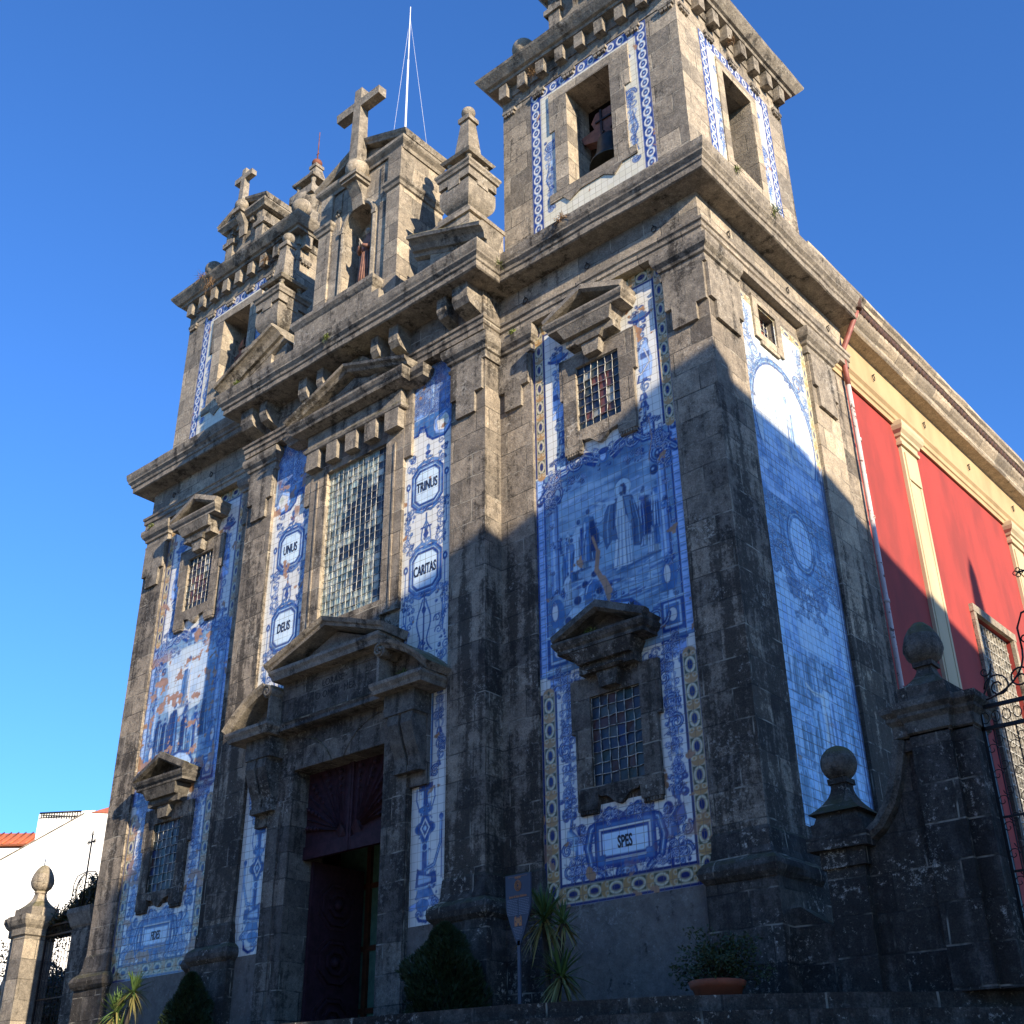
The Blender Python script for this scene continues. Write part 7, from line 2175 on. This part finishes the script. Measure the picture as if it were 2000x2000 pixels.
# ------------------------------------------------------------------ the information sign
def sign():
    o = thing('information_sign', 'slim dark paddle-shaped information sign with an orange emblem in front of the church', 'sign')
    x, y, zt = 5.03, -1.5, -.08
    def wdt(z):
        t = (zt - z) / .92
        return .225 if t < .05 else .225 * (1 - .06 * t) if t < .45 else .225 * (.973 - ((t - .45) / .55) ** 1.25 * .86)
    zs = np.linspace(zt, zt - .92, 16)
    pts = [(x + wdt(z), z) for z in zs] + [(x - wdt(z), z) for z in zs[::-1]]
    m = MB(); m.prism(pts, 'y', y - .012, y + .012); m.build('panel', 'sign', o)
    m = MB(); m.frus(x, y, -1.9, zt - .86, .026, .024, .012, .012); m.build('post', 'steel', o)
    yy = y - .016
    text_obj('PORTO', x, yy, zt - .045, .024, o, 'sign_or', .9, .002, depth=.001)
    text_obj('Igreja de Santo Ildefonso', x, yy, zt - .29, .030, o, 'sign_or', .72, .001, depth=.001)
    m = MB()
    for rr in (.055, .040, .022):
        m.tube([(x + rr * math.cos(t), yy, zt - .15 + rr * 1.25 * math.sin(t)) for t in np.linspace(0, 2 * PI, 21)], .0055, 4)
    m.box(x - .17, x - .165 + .33, yy, yy + .002, zt - .030, zt - .027)
    m.build('emblem', 'sign_or', o)
    r = random.Random(2)
    m = MB()
    for k in range(10):
        z = zt - .335 - k * .0215
        for (a, b) in ((-.19, -.01), (.015, .19)):
            xx = a
            while xx < b - .01:
                l = r.uniform(.012, .035); m.box(x + xx, x + min(xx + l, b), yy, yy + .002, z, z + .007); xx += l + .007
    for k in range(8):
        z = zt - .70 - k * .0195; h = wdt(z) - .03
        xx = -h
        while xx < h - .01:
            l = r.uniform(.012, .03); m.box(x + xx, x + min(xx + l, h), yy, yy + .002, z, z + .006); xx += l + .007
    m.build('text_lines', 'sign_wh', o)
    # little orange drawing of a church front
    m = MB(); b = zt - .675
    m.box(x - .065, x + .06, yy, yy + .002, b, b + .085); m.box(x - .065, x - .030, yy, yy + .002, b + .085, b + .12); m.box(x + .025, x + .06, yy, yy + .002, b + .085, b + .12)
    m.prism([(x - .03, b + .085), (x + .025, b + .085), (x - .002, b + .115)], 'y', yy, yy + .002); m.box(x - .050, x - .045, yy, yy + .002, b + .12, b + .14); m.box(x + .040, x + .045, yy, yy + .002, b + .12, b + .14)
    m.build('church_drawing', 'sign_or', o)
    m = MB(); m.box(x - .012, x + .008, yy - .002, yy, b, b + .035); m.box(x - .05, x - .038, yy - .002, yy, b + .05, b + .07); m.box(x + .035, x + .047, yy - .002, yy, b + .05, b + .07); m.build('drawing_openings', 'sign', o)
sign()

# ------------------------------------------------------------------ white house beyond the left gate
A_ = Vector((SUN.x, SUN.y, 0)).normalized()          # the way its long wall looks
def white_house():
    o = thing('white_house', 'blinding white house wall with an orange tiled roof and a roof terrace far left', 'house')
    nrm = Vector((.80, -.60, 0)); tan = Vector((.60, .80, 0)); O = Vector((-57.8, 20.1, 2.46)); K = 1.7
    def f(u, z, d):
        return tuple(O + (tan * u - nrm * d + Vector((0, 0, z))) * K)
    def build(poly, d0, d1, name, mat, parent):
        m = MB(); n = len(poly)
        vs = [f(u, z, d0) for u, z in poly] + [f(u, z, d1) for u, z in poly]
        m.add(vs, [tuple(range(n)), tuple(range(2 * n - 1, n - 1, -1))] + [(i, (i + 1) % n, n + (i + 1) % n, n + i) for i in range(n)])
        return m.build(name, mat, parent)
    build([(-5.0, -5.1), (-5.0, 2.05), (3.76, 8.04), (12.0, 8.08), (12.0, -5.1)], 0, 2.6, 'wall', 'white', o)
    build([(-5.05, 1.98), (3.76, 8.0), (3.76, 8.05), (-5.05, 2.04)], -.05, .0, 'verge', 'stone_low', o)
    m = MB(); m.add([f(4.0, 8.06, -.05), f(12, 8.06, -.05), f(12, 9.4, 4), f(4.4, 9.4, 4), f(4.0, 8.0, 4), f(12, 8.0, 4)], [(0, 1, 2, 3), (3, 2, 5, 4), (0, 4, 5, 1), (0, 3, 4), (1, 5, 2)])
    m.build('roof', 'roof', o)
    b = build([(1.68, 5.0), (1.68, 8.70), (3.75, 8.90), (3.75, 5.0)], 3.0, 6.5, 'terrace_block', 'white', o)
    m = MB()
    for k in range(16):
        u = 1.78 + k * .095; m.tube([f(u, 8.50, 2.97), f(u, 8.70 + .01 * k, 2.97)], .03, 4)
        m.tube([f(u, 8.58, 2.97), f(u + .05, 8.64, 2.97), f(u + .09, 8.56, 2.97)], .03, 4)
    m.tube([f(1.7, 8.69, 2.97), f(3.25, 8.84, 2.97)], .05, 4); m.tube([f(1.7, 8.50, 2.97), f(3.25, 8.66, 2.97)], .03, 4)
    m.build('railing', 'iron', b)
    w = build([(-8, -5.0), (-8, 7.8), (1.5, 8.15), (1.5, -5.0)], 6.6, 12, 'rear_wing', 'white', o)
    m = MB(); m.add([f(-8, 7.75, 6.3), f(2.4, 8.3, 6.3), f(2.4, 9.5, 9.5), f(-8, 9.0, 9.5), f(-8, 7.6, 9.5), f(2.4, 8.1, 9.5)], [(0, 1, 2, 3), (0, 4, 5, 1), (0, 3, 4), (1, 5, 2), (3, 2, 5, 4)])
    for k in range(34):
        u = -7.9 + k * .3; m.tube([f(u, 7.78 + (u + 8) * .053, 6.28), f(u, 9.03 + (u + 8) * .048, 9.5)], .05, 6)
    m.build('roof', 'roof', w)
    m = MB(); m.tube([f(2.68, 6.0, -.1), f(2.7, 6.35, -.1)], .02, 5); m.build('wall_bracket', 'iron', o)
white_house()

# ------------------------------------------------------------------ the house across the street whose roofline shades the front
def street_house():
    o = thing('street_house', 'tall ochre town house across the street, behind the photographer, with rows of shuttered windows', 'house')
    a = Vector((SUN.x, SUN.y, 0)).normalized(); p = Vector((-a.y, a.x, 0)); D0 = 26.0
    f = lambda s, z, d: tuple(a * (D0 + d) + p * s + Vector((0, 0, z)))
    def build(poly, d0, d1, name, mat, parent):
        m = MB(); n = len(poly)
        vs = [f(s, z, d0) for s, z in poly] + [f(s, z, d1) for s, z in poly]
        m.add(vs, [tuple(range(n)), tuple(range(2 * n - 1, n - 1, -1))] + [(i, (i + 1) % n, n + (i + 1) % n, n + i) for i in range(n)])
        return m.build(name, mat, parent)
    build([(-2.32, -5.1), (-2.32, 12.4), (-1.60, 12.9), (-1.46, 13.50), (12.55, 12.55), (12.55, -5.1)], .15, 11, 'wall', 'ochre_wall', o)
    build([(-2.34, 12.3), (-2.34, 12.55), (-1.95, 13.0), (-1.50, 13.12), (-1.48, 13.76), (1.2, 13.70), (4.9, 13.80), (6.1, 13.56), (8.2, 13.20), (10.5, 12.95), (12.1, 12.76), (12.55, 12.70), (12.55, 12.4)], .0, 11, 'roof', 'roof', o)
    d = build([(1.35, 13.6), (1.35, 13.95), (2.05, 14.35), (2.75, 14.0), (2.75, 13.6)], .0, 3, 'dormer', 'white', o)
    c = build([(12.10, 12.4), (12.10, 14.1), (12.17, 14.85), (12.36, 15.30), (12.56, 14.95), (12.68, 14.1), (12.70, 12.4)], .0, .5, 'chimney', 'stone_low', o)
    for i in range(6):
        for k in range(5):
            s = .1 + i * 2.2; z = -3.6 + k * 3.2
            w = build([(s, z), (s, z + 1.9), (s + 1.1, z + 1.9), (s + 1.1, z)], .05, .15, 'window', 'white', o)
            build([(s + .1, z + .1), (s + .1, z + 1.8), (s + 1.0, z + 1.8), (s + 1.0, z + .1)], .03, .05, 'shutter', 'green_pane', w)
street_house()

# ------------------------------------------------------------------ the closed side of the square behind the photographer
def square_house(x0, x1, zt, mat, label):
    o = thing('row_house', label, 'house', 'houses closing the square behind the photographer')
    y = -33.0
    m = MB(); m.box(x0, x1, y - 10, y, -5.1, zt); m.build('wall', mat, o)
    m = MB(); m.prism([(y + .3, zt), (y - 5, zt + 2.6), (y - 10.3, zt)], 'x', x0 - .02, x1 + .02); m.build('roof', 'roof', o)
    n = max(2, int((x1 - x0) / 2.4))
    for i in range(n):
        for k in range(5):
            xc = x0 + (i + .5) * (x1 - x0) / n; z = -4.0 + k * 3.3
            if z + 2 > zt: continue
            m = MB(); m.box(xc - .6, xc + .6, y, y + .08, z, z + 1.9); w = m.build('window', 'stone_side', o)
            m = MB(); m.box(xc - .48, xc + .48, y + .08, y + .10, z + .12, z + 1.78); m.build('shutter', 'green_pane', w)
square_house(-34, -20, 10.5, 'ochre_wall', 'four storey ochre row house, leftmost across the square')
square_house(-20, -8, 12.0, 'red', 'red plastered row house next to the ochre one across the square')
square_house(-8, 5, 11.0, 'white', 'white row house in the middle of the row across the square')
square_house(5, 17, 12.6, 'cream', 'tall cream row house right of the white one across the square')
square_house(17, 30, 11.4, 'stone_side', 'granite row house at the right end of the row across the square')
